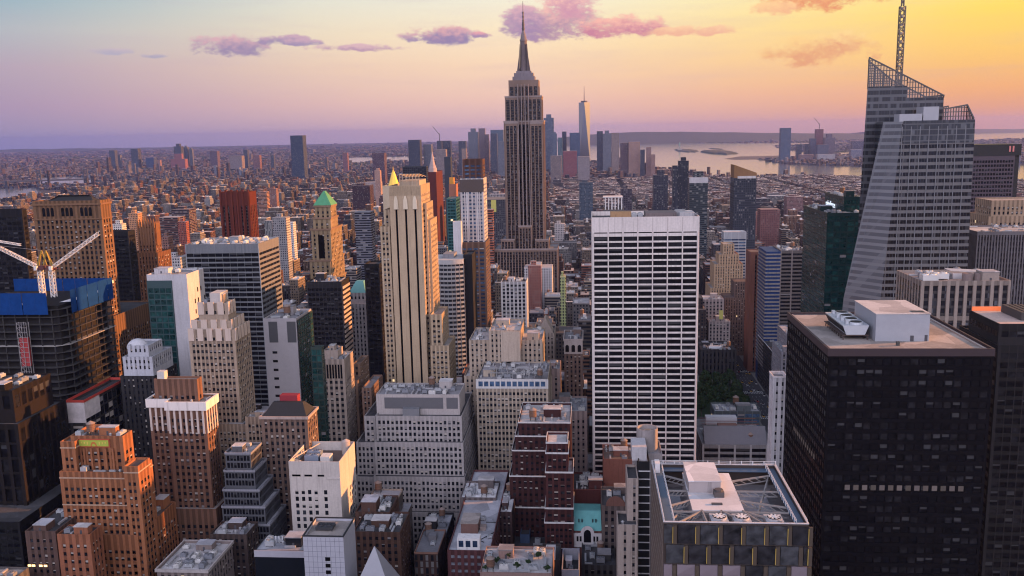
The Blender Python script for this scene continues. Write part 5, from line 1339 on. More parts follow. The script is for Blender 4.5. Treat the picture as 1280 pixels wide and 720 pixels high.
# white plant boxes on the lower roof
m_ = MB(); p, q = at(1124, 154, D + 6), at(1153, 142, D + 6); m_.box(p.x, q.x, D + 6, D + 16, zt - .3, q.z); put('plant_screen', m_, plain('plant_white', (.33, .33, .36), .5), root)
m_ = MB(); p, q = at(1153.5, 154, D + 8), at(1174, 133, D + 8); m_.box(p.x, q.x, D + 8, D + 20, zt - .3, q.z); put('plant_tower', m_, plain('plant_white', (.33, .33, .36), .5), root)
m_ = MB(); pa = at(1124, 90, D2 + 15); base = Vector((pa.x, D2 + 15, solid - 2)); lattice(m_, base, (pa.x, D2 + 15, pa.z + 40), 3.0, 26, .5); lattice(m_, (pa.x, D2 + 15, pa.z + 40), (pa.x, D2 + 15, 372), 1.3, 10, .4); put('mast', m_, plain('mast_steel', (.13, .11, .10), .5, .3), root)
for k in range(8): m_ = MB(); m_.cyl(pa.x, D2 + 15, pa.z + 3 + k * 5, pa.z + 4.4 + k * 5, 1.3, 1.3, 10); put('mast_drum', m_, plain('mast_light', (.4, .33, .25), .6), root)

# ------------------------------------------------------------------ right of the avenue
t = T(1036, 1243, 436, 310, pb=985)
root, ts = building('black_grid_tower', 'massive black office tower with a sand-coloured gravel roof and a cooling unit', 'skyscraper', [t], plain('black_cladding', (.0055, .0052, .007), .8, spec=.05), win(2.9, [(.08, .92)], 3.85, .58, .3, 3.6, .8, pane='dark'), 'tan', 0, nmax=100, parapet=.9)
x0, x1, y0, y1, z = t['x0'], t['x1'], t['y0'], t['y1'], t['z1'] - .89
m_ = MB(); m_.ring(x0 - .25, x1 + .25, y0 - .25, y1 + .25, t['z1'] - 2.6, t['z1'] + .06, .7); put('coping', m_, plain('coping_plum', (.035, .022, .026), .6), root)
m_ = MB()
fx = [at(px, 610, 310).x for px in (1059, 1201)]; zl = at(1130, 610, 310).z
for k in range(14):
    x = fx[0] + (fx[1] - fx[0]) * k / 13
    m_ = MB(); m_.box(x - .9, x + .9, y0 - .08, y0 - .02, zl - .95, zl + .95); put('lit_window', m_, plain('lit_window_dim_%d' % (k % 4), ((.06, .05, .054), (.04, .032, .032), (.08, .066, .066), (.02, .018, .018))[k % 4], .6, emit=(1, .78, .72), estr=.02), root)
for k in range(11):
    y = y0 + 14 + k * 3.2; m_ = MB(); m_.box(x0 - .08, x0 - .02, y - .9, y + .9, zl + 5.2, zl + 7); put('lit_window', m_, plain('lit_window_dim_1', (.06, .045, .043), .6), root)
pw0, pw1 = at(1094, 424, 325), at(1161, 424, 325)
m_ = MB(); hb = at(1128, 393, 325).z
m_.box(pw0.x, pw1.x, 325, 351, z, hb); ph = put('plant_house', m_, plain('plant_house_grey', (.30, .31, .345), .6), root)
m_ = MB(); m_.box(pw0.x - .2, pw1.x + .2, 324.8, 351.2, hb + .003, hb + .3); put('house_roof', m_, roofm('pale'), ph)
m_ = MB(); dx = pw1.x - 6.5; m_.box(dx, dx + 1.2, 324.9, 324.98, z, z + 2.1); m_.box(dx + 5, dx + 6, 324.9, 324.98, z, z + 2.3); put('door', m_, plain('steel_door', (.06, .06, .07), .6), ph)
m_ = MB(); m_.box(pw1.x - 5.5, pw1.x - 1.0, 327, 330, hb + .31, hb + .4); put('skylight', m_, plain('skylight_dark', (.03, .03, .035), .3), ph)
cu0, cu1 = at(1053, 424, 327), at(1086, 424, 327)
ht = at(1070, 407, 327).z
m_ = MB()
for yy in np.arange(327.5, 352, 3.0):
    for xx in (cu0.x + .4, cu1.x - .4): m_.bar((xx, yy, z), (xx, yy, z + 1.6), .3)
m_.box(cu0.x - .2, cu1.x + .2, 327, 352, z + 1.6, z + 1.9)
put('cooler_frame', m_, plain('frame_rust', (.06, .04, .035), .8), root)
m_ = MB()
xa, xb = cu0.x, cu1.x
m_.loft([[(xa + 1.4, 327.2, z + 1.91), (xb - 1.4, 327.2, z + 1.91), (xb - 1.4, 351.8, z + 1.91), (xa + 1.4, 351.8, z + 1.91)], [(xa, 327.2, ht), (xb, 327.2, ht), (xb, 351.8, ht), (xa, 351.8, ht)]])
cl = put('cooler_body', m_, plain('cooler_grey', (.42, .44, .47), .5, .2), root)
m_ = MB()
m_.add([(xa + 1.3, 327.6, z + 2.2), (xa + 1.3, 351.4, z + 2.2), (xa - .03, 351.4, ht - .5), (xa - .03, 327.6, ht - .5)], [[0, 3, 2, 1]])
put('louvre', m_, plain('louvre_black', (.01, .01, .012), .6), cl)
for k in range(4):
    m_ = MB(); yy = 330.4 + k * 6; m_.cyl((xa + xb) / 2 + .8, yy, ht, ht + .8, 2.6, 2.4, 18); m_.cyl((xa + xb) / 2 + .8, yy, ht + .801, ht + .82, 2.1, 2.1, 18, 1)
    m_.box((xa + xb) / 2 - 3.0, (xa + xb) / 2 - 1.9, yy - .8, yy + .8, ht, ht + 1.4); put('fan', m_, [plain('cooler_grey', (.42, .44, .47), .5, .2), plain('fan_well', (.012, .012, .014), .7)], cl)
m_ = MB(); p = at(1123, 428, 318); m_.box(p.x - .5, p.x + .5, 318, 319, z, z + 1.5); put('vent_post', m_, plain('vent_dark', (.05, .05, .05), .6), root)
m_ = MB(); m_.bar((x0 + 1.6, y0 + 1, z + .05), (x0 + 1.6, y1 - 1, z + .05), .5); m_.bar((x1 - 1.8, y0 + 1, z + .05), (x1 - 1.8, y1 - 1, z + .05), .8); put('roof_gutter', m_, plain('gutter_grey', (.3, .26, .25), .7), root)

t = T(1152, 1264, 351, 450, pb=1121)
root, ts = building('beige_pier_block', 'beige office block with tall concrete piers and white coolers on the roof', 'building', [t], (.27, .22, .195), win(4.0, [(.24, .86)], 17.5, .88, .9, 2.4, .5, pane='band'), 'grey', 1)
t_ = ts[0]; z = t_['z1'] - 1.09
for k, (a, b) in enumerate(((6, 7), (13, 12))): fan_unit(root, t_['x0'] + a, t_['y0'] + b, z, 7.5, 5, 3.2, n=2, col=(.58, .57, .58))
for k in range(2): m_ = MB(); m_.cyl(t_['x0'] + 24 + k * 5.5, t_['y0'] + 6, z, z + 4, 2.4, 2.4, 14); put('drum', m_, masonry((.2, .15, .14)), root)
m_ = MB()
for k in range(7): m_.bar((t_['x0'] + 19, t_['y0'] + 14 + k * 1.2, z + 4), (t_['x0'] + 36, t_['y0'] + 14 + k * 1.2, z + 3), .4)
m_.box(t_['x0'] + 20, t_['x0'] + 36, t_['y0'] + 13, t_['y0'] + 22, z, z + 2.6); put('pipe_bank', m_, plain('pipe_pale', (.45, .42, .42), .5), root)
building('pinstripe_tower', 'dark tower with fine pale vertical pinstripes right of the faceted glass tower', 'skyscraper', [T(1222, 1330, 289, 620, 40)], (.13, .12, .13), win(1.9, [(.22, .78)], 3.7, .6, .6, 2.5, .4, pane='band', strip=True), 'pale', 1, nmax=100)
building('purple_slab', 'tall dark plum slab tower beyond the pinstriped one at the right edge', 'skyscraper', [T(1217, 1270, 181, 860, 34), ], plain('plum_panel', (.06, .045, .06), .45), win(2.6, [(.12, .88)], 3.8, .6, .15, 14, .8, pane='dark'), 'dark', 0, nmax=100)
r_ = bpy.data.objects['purple_slab']
t = T(1217, 1270, 181, 860, 34)
m_ = MB(); m_.box(t['x0'] - .1, t['x1'] + 5, 859.7, 893, t['z1'] - 10, t['z1'] + .3); m_.box(t['x1'] + .02, t['x1'] + 4.6, 862, 892, 0, t['z1'] - 10.1); put('black_band', m_, plain('band_black', (.010, .010, .012), .5), r_)
m_ = MB(); lx, lz = at(1265, 186, 859).x, at(1265, 186, 859).z                 # the red emblem: two strokes leaning on a bar
for s_ in (-1, 1): m_.box(lx + s_ * 1.5 - .7, lx + s_ * 1.5 + .7, 859.3, 859.6, lz - 2.6, lz + 2.6)
put('emblem', m_, plain('emblem_red', (.40, .13, .13), .6, emit=(1, .35, .3), estr=.06), r_)
building('deco_stone_block', 'tan stone block with a stepped top at the right edge', 'building', [T(1236, 1330, 270, 720, 40), S(T(1240, 1330, 250, 724, 30), 0)], (.33, .23, .16), win(3.4, [(.28, .72)], 3.8, .6, .5, 5, 1), 'tan', 0)
t = T(1215, 1330, 412, 352, 40)
root, ts = building('dark_terrace_tower', 'dark tower with an orange-lit roof terrace at the right edge behind the black tower', 'skyscraper', [T(1248, 1330, 432, 355, pb=1199), S(T(1249, 1330, 405, 358, pb=1212), 0)], (.020, .018, .020), win(3, WIDE, 3.8, .6, .2, 3, pane='dark'), 'dark', 0)
t = ts[1]; m_ = MB(); m_.quad((t['x0'] + .5, t['y0'] + .5, t['z1'] + .05), (t['x0'] + 14, t['y0'] + .5, t['z1'] + .05), (t['x0'] + 12, t['y1'] - 1, t['z1'] + .05), (t['x0'] + .5, t['y1'] - 1, t['z1'] + .05)); put('terrace_deck', m_, masonry((.50, .38, .33)), root)
m_ = MB(); m_.box(t['x0'] + .5, t['x0'] + 12, t['y1'] - 1.4, t['y1'] - .9, t['z1'] + .06, t['z1'] + 1.8); put('terrace_glow', m_, plain('glow_strip', (.5, .12, .05), .6, emit=(1, .22, .06), estr=.25), root)  # emissive strip stands for the reddish glow on the terrace
m_ = MB()
for k in range(6): m_.box(t['x0'] + 11 + k * 2.2, t['x0'] + 12.4 + k * 2.2, t['y0'] + 6, t['y1'] - 4, t['z1'] + .06, t['z1'] + 3.4)
put('pergola', m_, plain('pergola_dark', (.05, .045, .045), .7), root)
# green glass tower with a white sign
t1, t2 = T(1034, 1078, 266, 660, pb=1005), T(1055, 1080, 246, 672, pb=1031.5, z0=0.0)
root, ts = building('green_glass_tower', 'dark green glass tower with a small white rooftop sign', 'skyscraper', [t1, t2], plain('green_panel', (.010, .030, .032), .3), win(4.4, WIDE, 4.0, .72, .1, 2.4, .3, pane='green'), 'dark', 2)
cu = bpy.data.curves.new('sign_lettering', 'FONT'); cu.body = 'salesforce'; cu.size = 6.6; cu.extrude = .12
so_ = bpy.data.objects.new('sign_curve', cu); COL.objects.link(so_); bpy.context.view_layer.update()
so = link('sign_lettering', bpy.data.meshes.new_from_object(so_.evaluated_get(bpy.context.evaluated_depsgraph_get()))); bpy.data.objects.remove(so_)
so.data.materials.clear(); so.data.materials.append(plain('sign_white', (.75, .8, .9), .5, emit=(.8, .9, 1), estr=.4))
so.parent = root
so.matrix_local = Matrix(((0, 0, -1, t2['x0'] - .3 - root.location.x), (-1, 0, 0, t2['y1'] - 4 - root.location.y), (0, 1, 0, t2['z1'] - 10), (0, 0, 0, 1)))
# brown columns + blue banded tower
root, ts = building('brown_column_tower', 'slim tower of two dark red-brown brick columns beside the blue-striped tower', 'skyscraper', [T(938, 958, 315, 960, 26)], (.15, .065, .048), win(7.5, [(.62, .82)], 3.7, .8, 1.2, 3, .4, pane='bandb', strip=True), 'brown', 0, sides='fl')
t = T(976, 1005, 313, 900, 40)
root, ts = building('blue_stripe_tower', 'grey banded tower with a blue glass stripe down its chamfered corner', 'skyscraper', [t], (.17, .145, .14), win(9, WIDE, 3.7, .55, .4, 3, .4, pane='dark'), 'grey', 3)
xc_ = t['x0']
pn, m_ = [], MB()
u_ = np.array((1, -.0, 0))
bw_ = t['x0'] - at(958, 316, 899).x
for k in range(60):
    z = t['z1'] - 3 - k * 3.7
    if z < 20: break
    b = MB(); b.box(t['x0'] - bw_, t['x0'] + .2, t['y0'] - .9, t['y0'] - .2, z - 1.5, z); b.box(t['x0'] - bw_ - .6, t['x0'] - bw_ - .005, t['y0'] - .9, t['y1'], z - 1.5, z)
    put('floor_band', b, masonry((.20, .18, .18)), root)
m_ = MB(); m_.box(t['x0'] - bw_ + .2, t['x0'] - .01, t['y0'] - .19, t['y1'], 0, t['z1'] - 1); put('blue_bay', m_, [plain('blue_glass_bay', (.012, .035, .12), .5, spec=.2, var=.5)], root)
FOOT.append((t['x0'] - bw_, t['x0'], t['y0'], t['y1'], t['z1']))
building('dark_side_block', 'dark low tower with a white-rimmed roof pit beside the avenue', 'building', [T(968, 990, 442, 845, pb=948)], (.035, .035, .04), win(4, [(.02, .98)], 3.7, .5, .3, 2.4, .4, pane='dark'), 'dark', 1, parapet=.8, cornice=(.5, .3, (.45, .46, .5)))
building('grey_step_annex', 'pale grey stepped block half hidden behind the black tower', 'building', [T(977, 1000, 440, 770, 40), T(984, 1002, 418, 780, 40, z0=0.0)], (.27, .26, .29), win(3.2, SINGLE, 3.7, .5, .3, 2.4, .6), 'silver', 1)
building('white_narrow_block', 'narrow bright white block with small square windows against the black tower', 'building', [T(967, 984, 471, 385, pb=962)], (.52, .50, .52), win(3.0, [(.3, .66)], 3.7, .5, .35, 2.4, .5), 'grey', 0, cornice=(.5, .2, (.6, .58, .6)))
# right middle distance
building('white_band_block', 'white and pale-blue banded office block among the mid-distance rooftops', 'building', [T(905, 933, 290, 1150, pb=902), ], (.42, .44, .48), win(20, [(.01, .99)], 3.8, .5, .3, 9, .4, pane='blue', cols=3), 'pale', 0, nmax=60)
root, ts = building('tan_step_tower', 'tan brick tower stepping up like a wedding cake right of the white slab tower', 'building', [T(888, 932, 360, 1090, 46), T(893, 929, 330, 1094, 38, z0=0.0), T(899, 924, 318, 1098, 30, z0=0.0), T(904, 918, 305, 1102, 22, z0=0.0)], (.36, .25, .165), win(3, [(.3, .72)], 3.6, .5, .4, 3, .8), 'tan', 0)
building('brown_shade_block', 'dark brown stepped tower in front of the tan wedding-cake tower', 'building', [T(898, 940, 400, 1030, 34), T(906, 940, 372, 1034, 30, z0=0.0), T(918, 942, 352, 1038, 24, z0=0.0)], (.12, .085, .075), win(3, [(.3, .72)], 3.6, .5, .4, 3, .8), 'brown', 0)
building('pale_ad_block', 'pale pink block with a yellowish billboard on its roof right of the white slab tower', 'building', [T(877, 905, 374, 1000, 26), T(886, 913, 402, 982, 15, z0=0.0)], (.36, .30, .29), win(4, [(.2, .7)], 3.9, .5, .35, 3, .6), 'pale', 1)
r_ = bpy.data.objects['pale_ad_block']; m_ = MB(); p, q = at(899, 399, 980), at(904, 388, 980); m_.box(p.x, q.x, 980, 980.5, p.z, q.z); put('billboard', m_, plain('billboard_yellow', (.50, .46, .12), .6), r_)
root, ts = building('library_block', 'dark classical block with a pale strip of rooflights beside the tree-filled park', 'building', [T(876, 921, 437, 928, 40)], (.035, .032, .034), win(4, [(.3, .7)], 7, .7, .8, 3, .8, pane='dark'), 'dark', 2)
t = ts[0]; m_ = MB(); m_.box(t['x0'] + 9, t['x0'] + 22, t['y0'] + 5, t['y0'] + 8, t['z1'], t['z1'] + 2.4); put('rooflight', m_, plain('rooflight_white', (.6, .62, .66), .4), root)
# low slanted block behind the trussed roof
t = T(878, 960, 556, 545, 40)
root, ts = building('slanted_metal_block', 'low block with a ribbed grey metal roof slope facing the trussed-roof tower', 'building', [t], (.26, .26, .275), win(10, WIDE, 3.8, .6, .4, 2.5, .6, pane='dark'), 'grey', 4)
x0, x1, y0, z = t['x0'], t['x1'], t['y0'], t['z1']
m_ = MB(); m_.loft([[(x0 + 1.5, y0 + .6, z), (x1 - .5, y0 + .6, z), (x1 - .5, y0 + 9, z), (x0 + 1.5, y0 + 9, z)], [(x0 + 1.5, y0 + 8, z + 9.5), (x1 - .5, y0 + 8, z + 9.5), (x1 - .5, y0 + 9, z + 9.5), (x0 + 1.5, y0 + 9, z + 9.5)]])
for k in range(30): x = x0 + 2 + k * (x1 - x0 - 3) / 29; m_.bar((x, y0 + .75, z + .15), (x, y0 + 8.1, z + 9.6), .22)
put('metal_slope', m_, plain('ribbed_metal', (.13, .13, .15), .55, .2), root)
m_ = MB()
for k in range(5): m_.bar((x0 + 2, y0 + 9 + k * 6, z + 6.5), (x1 - 2, y0 + 9 + k * 6, z + 6.5), .35)
m_.box(x0 + 12, x0 + 24, y0 + 14, y0 + 22, z + 2, z + 7); put('roof_frame', m_, plain('frame_red', (.16, .07, .055), .7), root)
m_ = MB(); m_.box(x0 + 6, x0 + 26, y0 + 30, y0 + 36, z + 3, z + 8); put('slatted_box', m_, plain('slat_pale', (.42, .42, .46), .6), root)
building('glass_shed_block', 'low glass-roofed block at the park edge behind the slanted metal block', 'building', [T(893, 951, 514, 600, 20)], (.10, .12, .13), win(5, WIDE, 3.8, .6, .3, 2, .5, pane='blue'), 'silver', 2)
# dark dome-topped pergola seen above the white slab tower
root, ts = building('columned_roof_block', 'white roof canopy on slim columns showing just above the white slab tower', 'building', [T(754, 780, 262, 800, 24)], (.10, .095, .10), None, 'dark', 0)
t = ts[0]; m_ = MB(); zt_ = at(767, 246, 800).z
for k in range(6): x = t['x0'] + 2 + k * (t['x1'] - t['x0'] - 4) / 5; m_.box(x - .5, x + .5, t['y0'] + 1, t['y0'] + 2, t['z1'] - 1.09, zt_ - .8)
m_.box(t['x0'], t['x1'] - 1, t['y0'] + .5, t['y0'] + 16, zt_ - .8, zt_); put('roof_canopy', m_, masonry((.55, .52, .52)), root)

# ------------------------------------------------------------------ the tower with the trussed roof
D = 245
t = T(829.5, 1011, 654, D, pb=808)
# depth from the far roof edge
yb_ = D + 46
t['y1'] = yb_
steel2, pale = plain('truss_steel', (.24, .225, .225), .5, .2), masonry((.52, .49, .49), .12)
bz = t['z1']
t['z1'] = bz - 6.5
root, ts = building('trussed_roof_tower', 'glass tower with white roof trusses, three big fans and yellow wall slots', 'skyscraper', [t], plain('bronze_panel', (.045, .034, .03), .5), None, 'grey', 0, parapet=.3)
x0, x1, y0, y1 = t['x0'], t['x1'], t['y0'], t['y1']
zr = t['z1'] - .29
Wd, Dp = x1 - x0, y1 - y0
# front glazing: staggered panels with bronze piers and yellow slots
sx = [at(px, 672, D).x for px in (874, 903, 932, 960, 989)]; step = (sx[-1] - sx[0]) / 4
fhh = 6.1
gl1 = [glass('facet_glass_a', (.022, .022, .026), .16, .35), glass('facet_glass_b', (.04, .042, .048), .18, .4), plain('facet_blind', (.16, .13, .15), .6)]
rng = random.Random(8)
for r_ in range(14):
    zt_ = bz - .6 - r_ * fhh
    off = sx[0] - step * 2 - (step / 2 if r_ % 2 else 0)
    for k in range(9):
        a, b = off + k * step + .25, off + (k + 1) * step - 1.15
        a, b = max(a, x0 + .1), min(b, x1 - .1)
        if b - a < .5: continue
        m_ = MB(); tilt = .35 if (k + r_) % 2 else .12
        m_.loft([[(a, y0 - .6, zt_ - fhh + .5), (b, y0 - .6, zt_ - fhh + .5), (b, y0 - .05, zt_ - fhh + .5), (a, y0 - .05, zt_ - fhh + .5)], [(a, y0 - .6 - tilt, zt_ - fhh * .45), (b, y0 - .6 + tilt * .4, zt_ - fhh * .45), (b, y0 - .05, zt_ - fhh * .45), (a, y0 - .05, zt_ - fhh * .45)], [(a, y0 - .55, zt_), (b, y0 - .55, zt_), (b, y0 - .05, zt_), (a, y0 - .05, zt_)]])
        put('glass_panel', m_, gl1[2] if (r_ >= 2 and rng.random() < .3) else gl1[rng.random() < .35], root)
        m_ = MB(); m_.box(b + .05, b + 1.2, y0 - .75, y0 - .04, zt_ - fhh + .3, zt_ - .1); put('bronze_pier', m_, plain('bronze_pier', (.06, .045, .034), .6), root)
        if r_ < 2 and not (r_ == 1 and k == 6):
            m_ = MB(); m_.box(b - .06, b + .10, y0 - 1.0, y0 - .76, zt_ - fhh + .7, zt_ - .5); put('yellow_slot', m_, plain('slot_light', (.30, .21, .05), .5, emit=(1, .72, .2), estr=.04), root)
# left flank: close bronze ribs
m_ = MB()
for k in range(int(Dp / .9)): m_.box(x0 - .25, x0 - .02, y0 + .3 + k * .9, y0 + .62 + k * .9, 20, bz - .3)
put('flank_rib', m_, plain('rib_bronze', (.13, .10, .085), .5), root)
m_ = MB()
for k in range(22): z = bz - 2 - k * 3.8; m_.box(x0 - .3, x0 - .26, y0 + .2, y1 - .2, z - .25, z)
put('flank_line', m_, plain('rib_pale', (.24, .20, .18), .5), root)
# raised rim walkway all round, with rails
m_ = MB(); m_.ring(x0, x1, y0, y1, t['z1'] + .003, bz, .35); put('rim_wall', m_, plain('bronze_panel', (.045, .034, .03), .5), root)
m_ = MB(); m_.ring(x0 - .1, x1 + .1, y0 - .1, y1 + .1, bz + .003, bz + .25, .5); put('rim_coping', m_, masonry((.48, .46, .48), .12), root)
m_ = MB()
m_.box(x0 + .5, x0 + 3.0, y0 + .6, y1 - .6, bz - 1.3, bz - 1.0); m_.box(x1 - 3.2, x1 - .5, y0 + .6, y1 - .6, bz - 1.3, bz - 1.0); m_.box(x0 + 3.1, x1 - 3.3, y1 - 3.4, y1 - .6, bz - 1.3, bz - 1.0)
put('walkway', m_, plain('walkway_blue', (.07, .11, .17), .5), root)
m_ = MB()
for xx in (x0 + .2, x0 + 3.1, x1 - .2, x1 - 3.3):
    for h in (.7, 1.3): m_.bar((xx, y0 + .6, bz + h - .3), (xx, y1 - .6, bz + h - .3), .12)
    for k in range(20): y = y0 + .8 + k * (Dp - 1.6) / 19; m_.bar((xx, y, bz - 1), (xx, y, bz + 1), .14)
for h in (.7, 1.3): m_.bar((x0, y1 - .2, bz + h), (x1, y1 - .2, bz + h), .12)
for k in range(12): x = x0 + k * Wd / 11; m_.bar((x, y1 - .2, bz), (x, y1 - .2, bz + 1.4), .3)
put('handrail', m_, plain('rail_white', (.55, .54, .56), .5), root)
# central plant house and tower
cx0, cx1, cy0, cy1 = x0 + .235 * Wd, x0 + .60 * Wd, y0 + 10.5, y1 - 6
hz = bz - 1.0
m_ = MB(); m_.box(cx0, cx1, cy0, cy1, zr, hz); ph = put('plant_house', m_, masonry((.36, .32, .32), .15), root)
m_ = MB(); m_.box(cx0 - .15, cx1 + .15, cy0 - .15, cy1 + .15, hz + .003, hz + .3); put('house_roof', m_, roofing('roofing_membrane', (.50, .49, .51), .2), ph)
m_ = MB(); tx1 = cx0 + .67 * (cx1 - cx0); m_.box(cx0 + .2, tx1, cy0 + 13, cy1 - .6, hz + .31, hz + 3.9); tw_ = put('lift_tower', m_, masonry((.34, .30, .30), .15), root)
m_ = MB(); m_.box(cx0, tx1 + .2, cy0 + 12.8, cy1 - .4, hz + 3.903, hz + 4.2); put('tower_roof', m_, roofing('roofing_membrane', (.50, .49, .51), .2), tw_)
m_ = MB(); m_.box(tx1 - 2.4, tx1 + .6, cy0 + 9.2, cy0 + 12.4, hz + .31, hz + 1.9); m_.cyl(tx1 - .9, cy0 + 10.8, hz + 1.9, hz + 2.5, 1.2, 1.2, 12); put('exhaust_unit', m_, plain('exhaust_dark', (.08, .07, .07), .6), root)
m_ = MB(); m_.box(cx0 + 6, cx0 + 9.2, cy0 + 3.6, cy0 + 4.5, hz + .31, hz + .75); put('hatch', m_, plain('hatch_dark', (.06, .06, .065), .6), root)
# trusses from the house to the rim
def truss(p, q, nm='truss'):
    m_ = MB(); p, q = Vector(p), Vector(q)
    m_.bar(p, q, .42, 0, .5); m_.bar(p - Vector((0, 0, 1.6)), q - Vector((0, 0, 1.6)), .3)
    for k in range(5): u0, u1 = p.lerp(q, k / 5), p.lerp(q, (k + 1) / 5); m_.bar(u0, u1 - Vector((0, 0, 1.6)), .22)
    put(nm, m_, steel2, root)
zt_ = bz - .9
for fy in (.25, .5, .78):
    y = cy0 + fy * (cy1 - cy0)
    truss((cx0, y, zt_), (x0 + 3.2, y + (fy - .5) * 16, zt_)); truss((cx1, y, zt_), (x1 - 3.4, y + (fy - .5) * 18, zt_))
for fx_, ex in ((.18, .02), (.18, .30), (.55, .42), (.55, .68), (.97, .80), (.97, 1.04)):
    truss((cx0 + fx_ * (cx1 - cx0), cy0, zt_), (x0 + 3 + (Wd - 6) * ex * .93, y0 + .9, zt_))
truss((x0 + 3.2, cy0 - .6, zt_ - .2), (x1 - 3.4, cy0 - .6, zt_ - .2), 'cross_beam')
truss((cx1 + 4, cy0, zt_ - 1), (x1 - 3.4, cy1, zt_ - 1)); truss((cx0 - 3, cy0 + 2, zt_ - 1), (x0 + 3.2, cy0 - 4, zt_ - 1))
# three big fans at the front
for fx_ in (.405, .565, .79):
    x, y = x0 + fx_ * Wd, y0 + 5.6
    m_ = MB(); m_.box(x - 2.5, x + 2.5, y - 3, y + 3, zr, bz - .9); u_ = put('fan_box', m_, plain('fan_box_grey', (.40, .39, .41), .5, .2), root)
    m_ = MB(); m_.cyl(x, y, bz - .9, bz - .4, 2.2, 2.15, 22); m_.cyl(x, y, bz - .399, bz - .38, 1.95, 1.95, 22, 1); put('fan_ring', m_, [plain('fan_box_grey', (.40, .39, .41), .5, .2), plain('fan_well', (.012, .012, .014), .7)], u_)
    m_ = MB()
    for k in range(8): a = k * math.pi / 4 + x; m_.bar((x + .3 * math.cos(a), y + .3 * math.sin(a), bz - .3), (x + 1.75 * math.cos(a), y + 1.75 * math.sin(a), bz - .22), .62, 0, .06)
    m_.cyl(x, y, bz - .36, bz - .15, .4, .4, 10); put('fan_blade', m_, plain('fan_blade_pale', (.55, .54, .55), .45), u_)
m_ = MB(); m_.box(x0 + 4, cx0 - 1.5, y0 + 10, y1 - 10, zr, zr + .5); m_.box(cx1 + 1.5, x1 - 5, y0 + 10, y1 - 10, zr, zr + .5); put('roof_pan', m_, roofm('silver'), root)
m_ = MB(); m_.box(x0 + .6, x0 + 2.2, y1 - 6, y1 - 2, bz - .9, bz + 2.4); put('window_cradle', m_, plain('cradle_white', (.55, .54, .55), .5), root)
# ------------------------------------------------------------------ ground, water, far shores
FAR = 34000.0
g, N = _new('ground_city')
pos = N.n('ShaderNodeNewGeometry').outputs['Position']
n1, n2 = N.noise(pos, .004, 6.0, .7), N.noise(pos, .03, 3.0, .6)
gcol = N.mix(N.smooth(n1, .4, .62), (.045, .044, .047), (.075, .070, .072))
gcol = N.mix(N.smooth(n2, .6, .75, 0, .5), gcol, (.035, .05, .03))
finish(N, gcol, .95, spec=.15)
m_ = MB(); m_.quad((-26000, -2500, 0), (26000, -2500, 0), (26000, FAR, 0), (-26000, FAR, 0))
struct(put('ground', m_, g, None))
asph = plain('asphalt', (.045, .045, .05), .9)
pave = plain('pavement_stone', (.16, .155, .15), .9)

wm_, N = _new('water')
pos = N.n('ShaderNodeNewGeometry').outputs['Position']
mp = N.n('ShaderNodeMapping'); mp.inputs['Scale'].default_value = (.004, .012, 1)
N.put(mp.inputs[0], pos)
wn = N.noise(mp.outputs[0], 1.0, 6.0, .65)
bmp = N.n('ShaderNodeBump'); bmp.inputs['Strength'].default_value = .05; bmp.inputs['Distance'].default_value = 3.0
N.put(bmp.inputs['Height'], wn)
p_ = finish(N, (.10, .11, .13), N.m('MULTIPLY_ADD', wn, .10, .07), spec=1.0)
N.put(p_.inputs['Normal'], bmp.outputs[0])
def sheet(name, pts, z, mat_, kind='structure'):
    P = [ground(x, y, z) for x, y in pts]
    me = bpy.data.meshes.new(name)
    me.from_pydata([tuple(p) for p in P], [], [list(range(len(P)))]); me.materials.append(mat_)
    o = link(name, me); o['kind'] = kind
    return o
sheet('harbour_water', [(690, 176), (790, 171.5), (900, 170.5), (1000, 169.5), (1100, 168), (1330, 163), (1420, 230), (1290, 229), (1070, 224), (985, 221), (900, 222), (840, 213), (780, 206), (690, 197)], .35, wm_)
sheet('river_water', [(-60, 237), (20, 235), (46, 234), (52, 241), (34, 248), (0, 252), (-60, 262)], .35, wm_)
sheet('canal_water', [(48, 222), (85, 220), (118, 222), (118, 232), (80, 232), (50, 233)], .35, wm_)
sheet('bay_inlet_water', [(430, 197), (520, 195), (560, 197), (520, 202), (440, 204)], .35, wm_)
land = plain('far_land', (.07, .065, .065), .95, var=.35)
def shore(name, pts, z=1.2):
    o = sheet(name, pts, z, land)
    return o
shore('west_shore', [(945, 199.5), (985, 197), (1040, 194), (1100, 192), (1340, 188), (1340, 204), (1090, 208), (1030, 207), (985, 205)])
shore('far_west_shore', [(965, 182), (1010, 180), (1100, 178), (1340, 172), (1340, 188), (1090, 188.5), (1030, 191), (985, 188)])
shore('sand_spit', [(790, 177.5), (850, 175.2), (960, 174.6), (1100, 172.8), (1100, 178), (1000, 178.6), (890, 179), (850, 178.4)])
shore('point_shore', [(905, 198.5), (925, 195.5), (950, 195.2), (985, 194), (985, 198), (950, 199), (920, 199.6)])
def ridge(name, px0, px1, D_, prof, thick, mat_):
    """a long far hill: its crest line over the bearings, rising from the ground"""
    n_ = len(prof)
    v, f = [], []
    for k, y in enumerate(prof):
        px = px0 + (px1 - px0) * k / (n_ - 1)
        p = at(px, y, D_)
        v += [(p.x, D_ - thick * .5, 1.0), (p.x, D_, max(3.0, p.z)), (p.x, D_ + thick, 1.0)]
    for k in range(n_ - 1):
        a = 3 * k
        f += [[a, a + 3, a + 4, a + 1], [a + 1, a + 4, a + 5, a + 2]]
    me = bpy.data.meshes.new(name); me.from_pydata(v, [], f); me.materials.append(mat_)
    o = link(name, me); o['kind'] = 'structure'
    return o
hillm = plain('wooded_hill', (.035, .045, .035), .95, var=.4)
rr = random.Random(3)
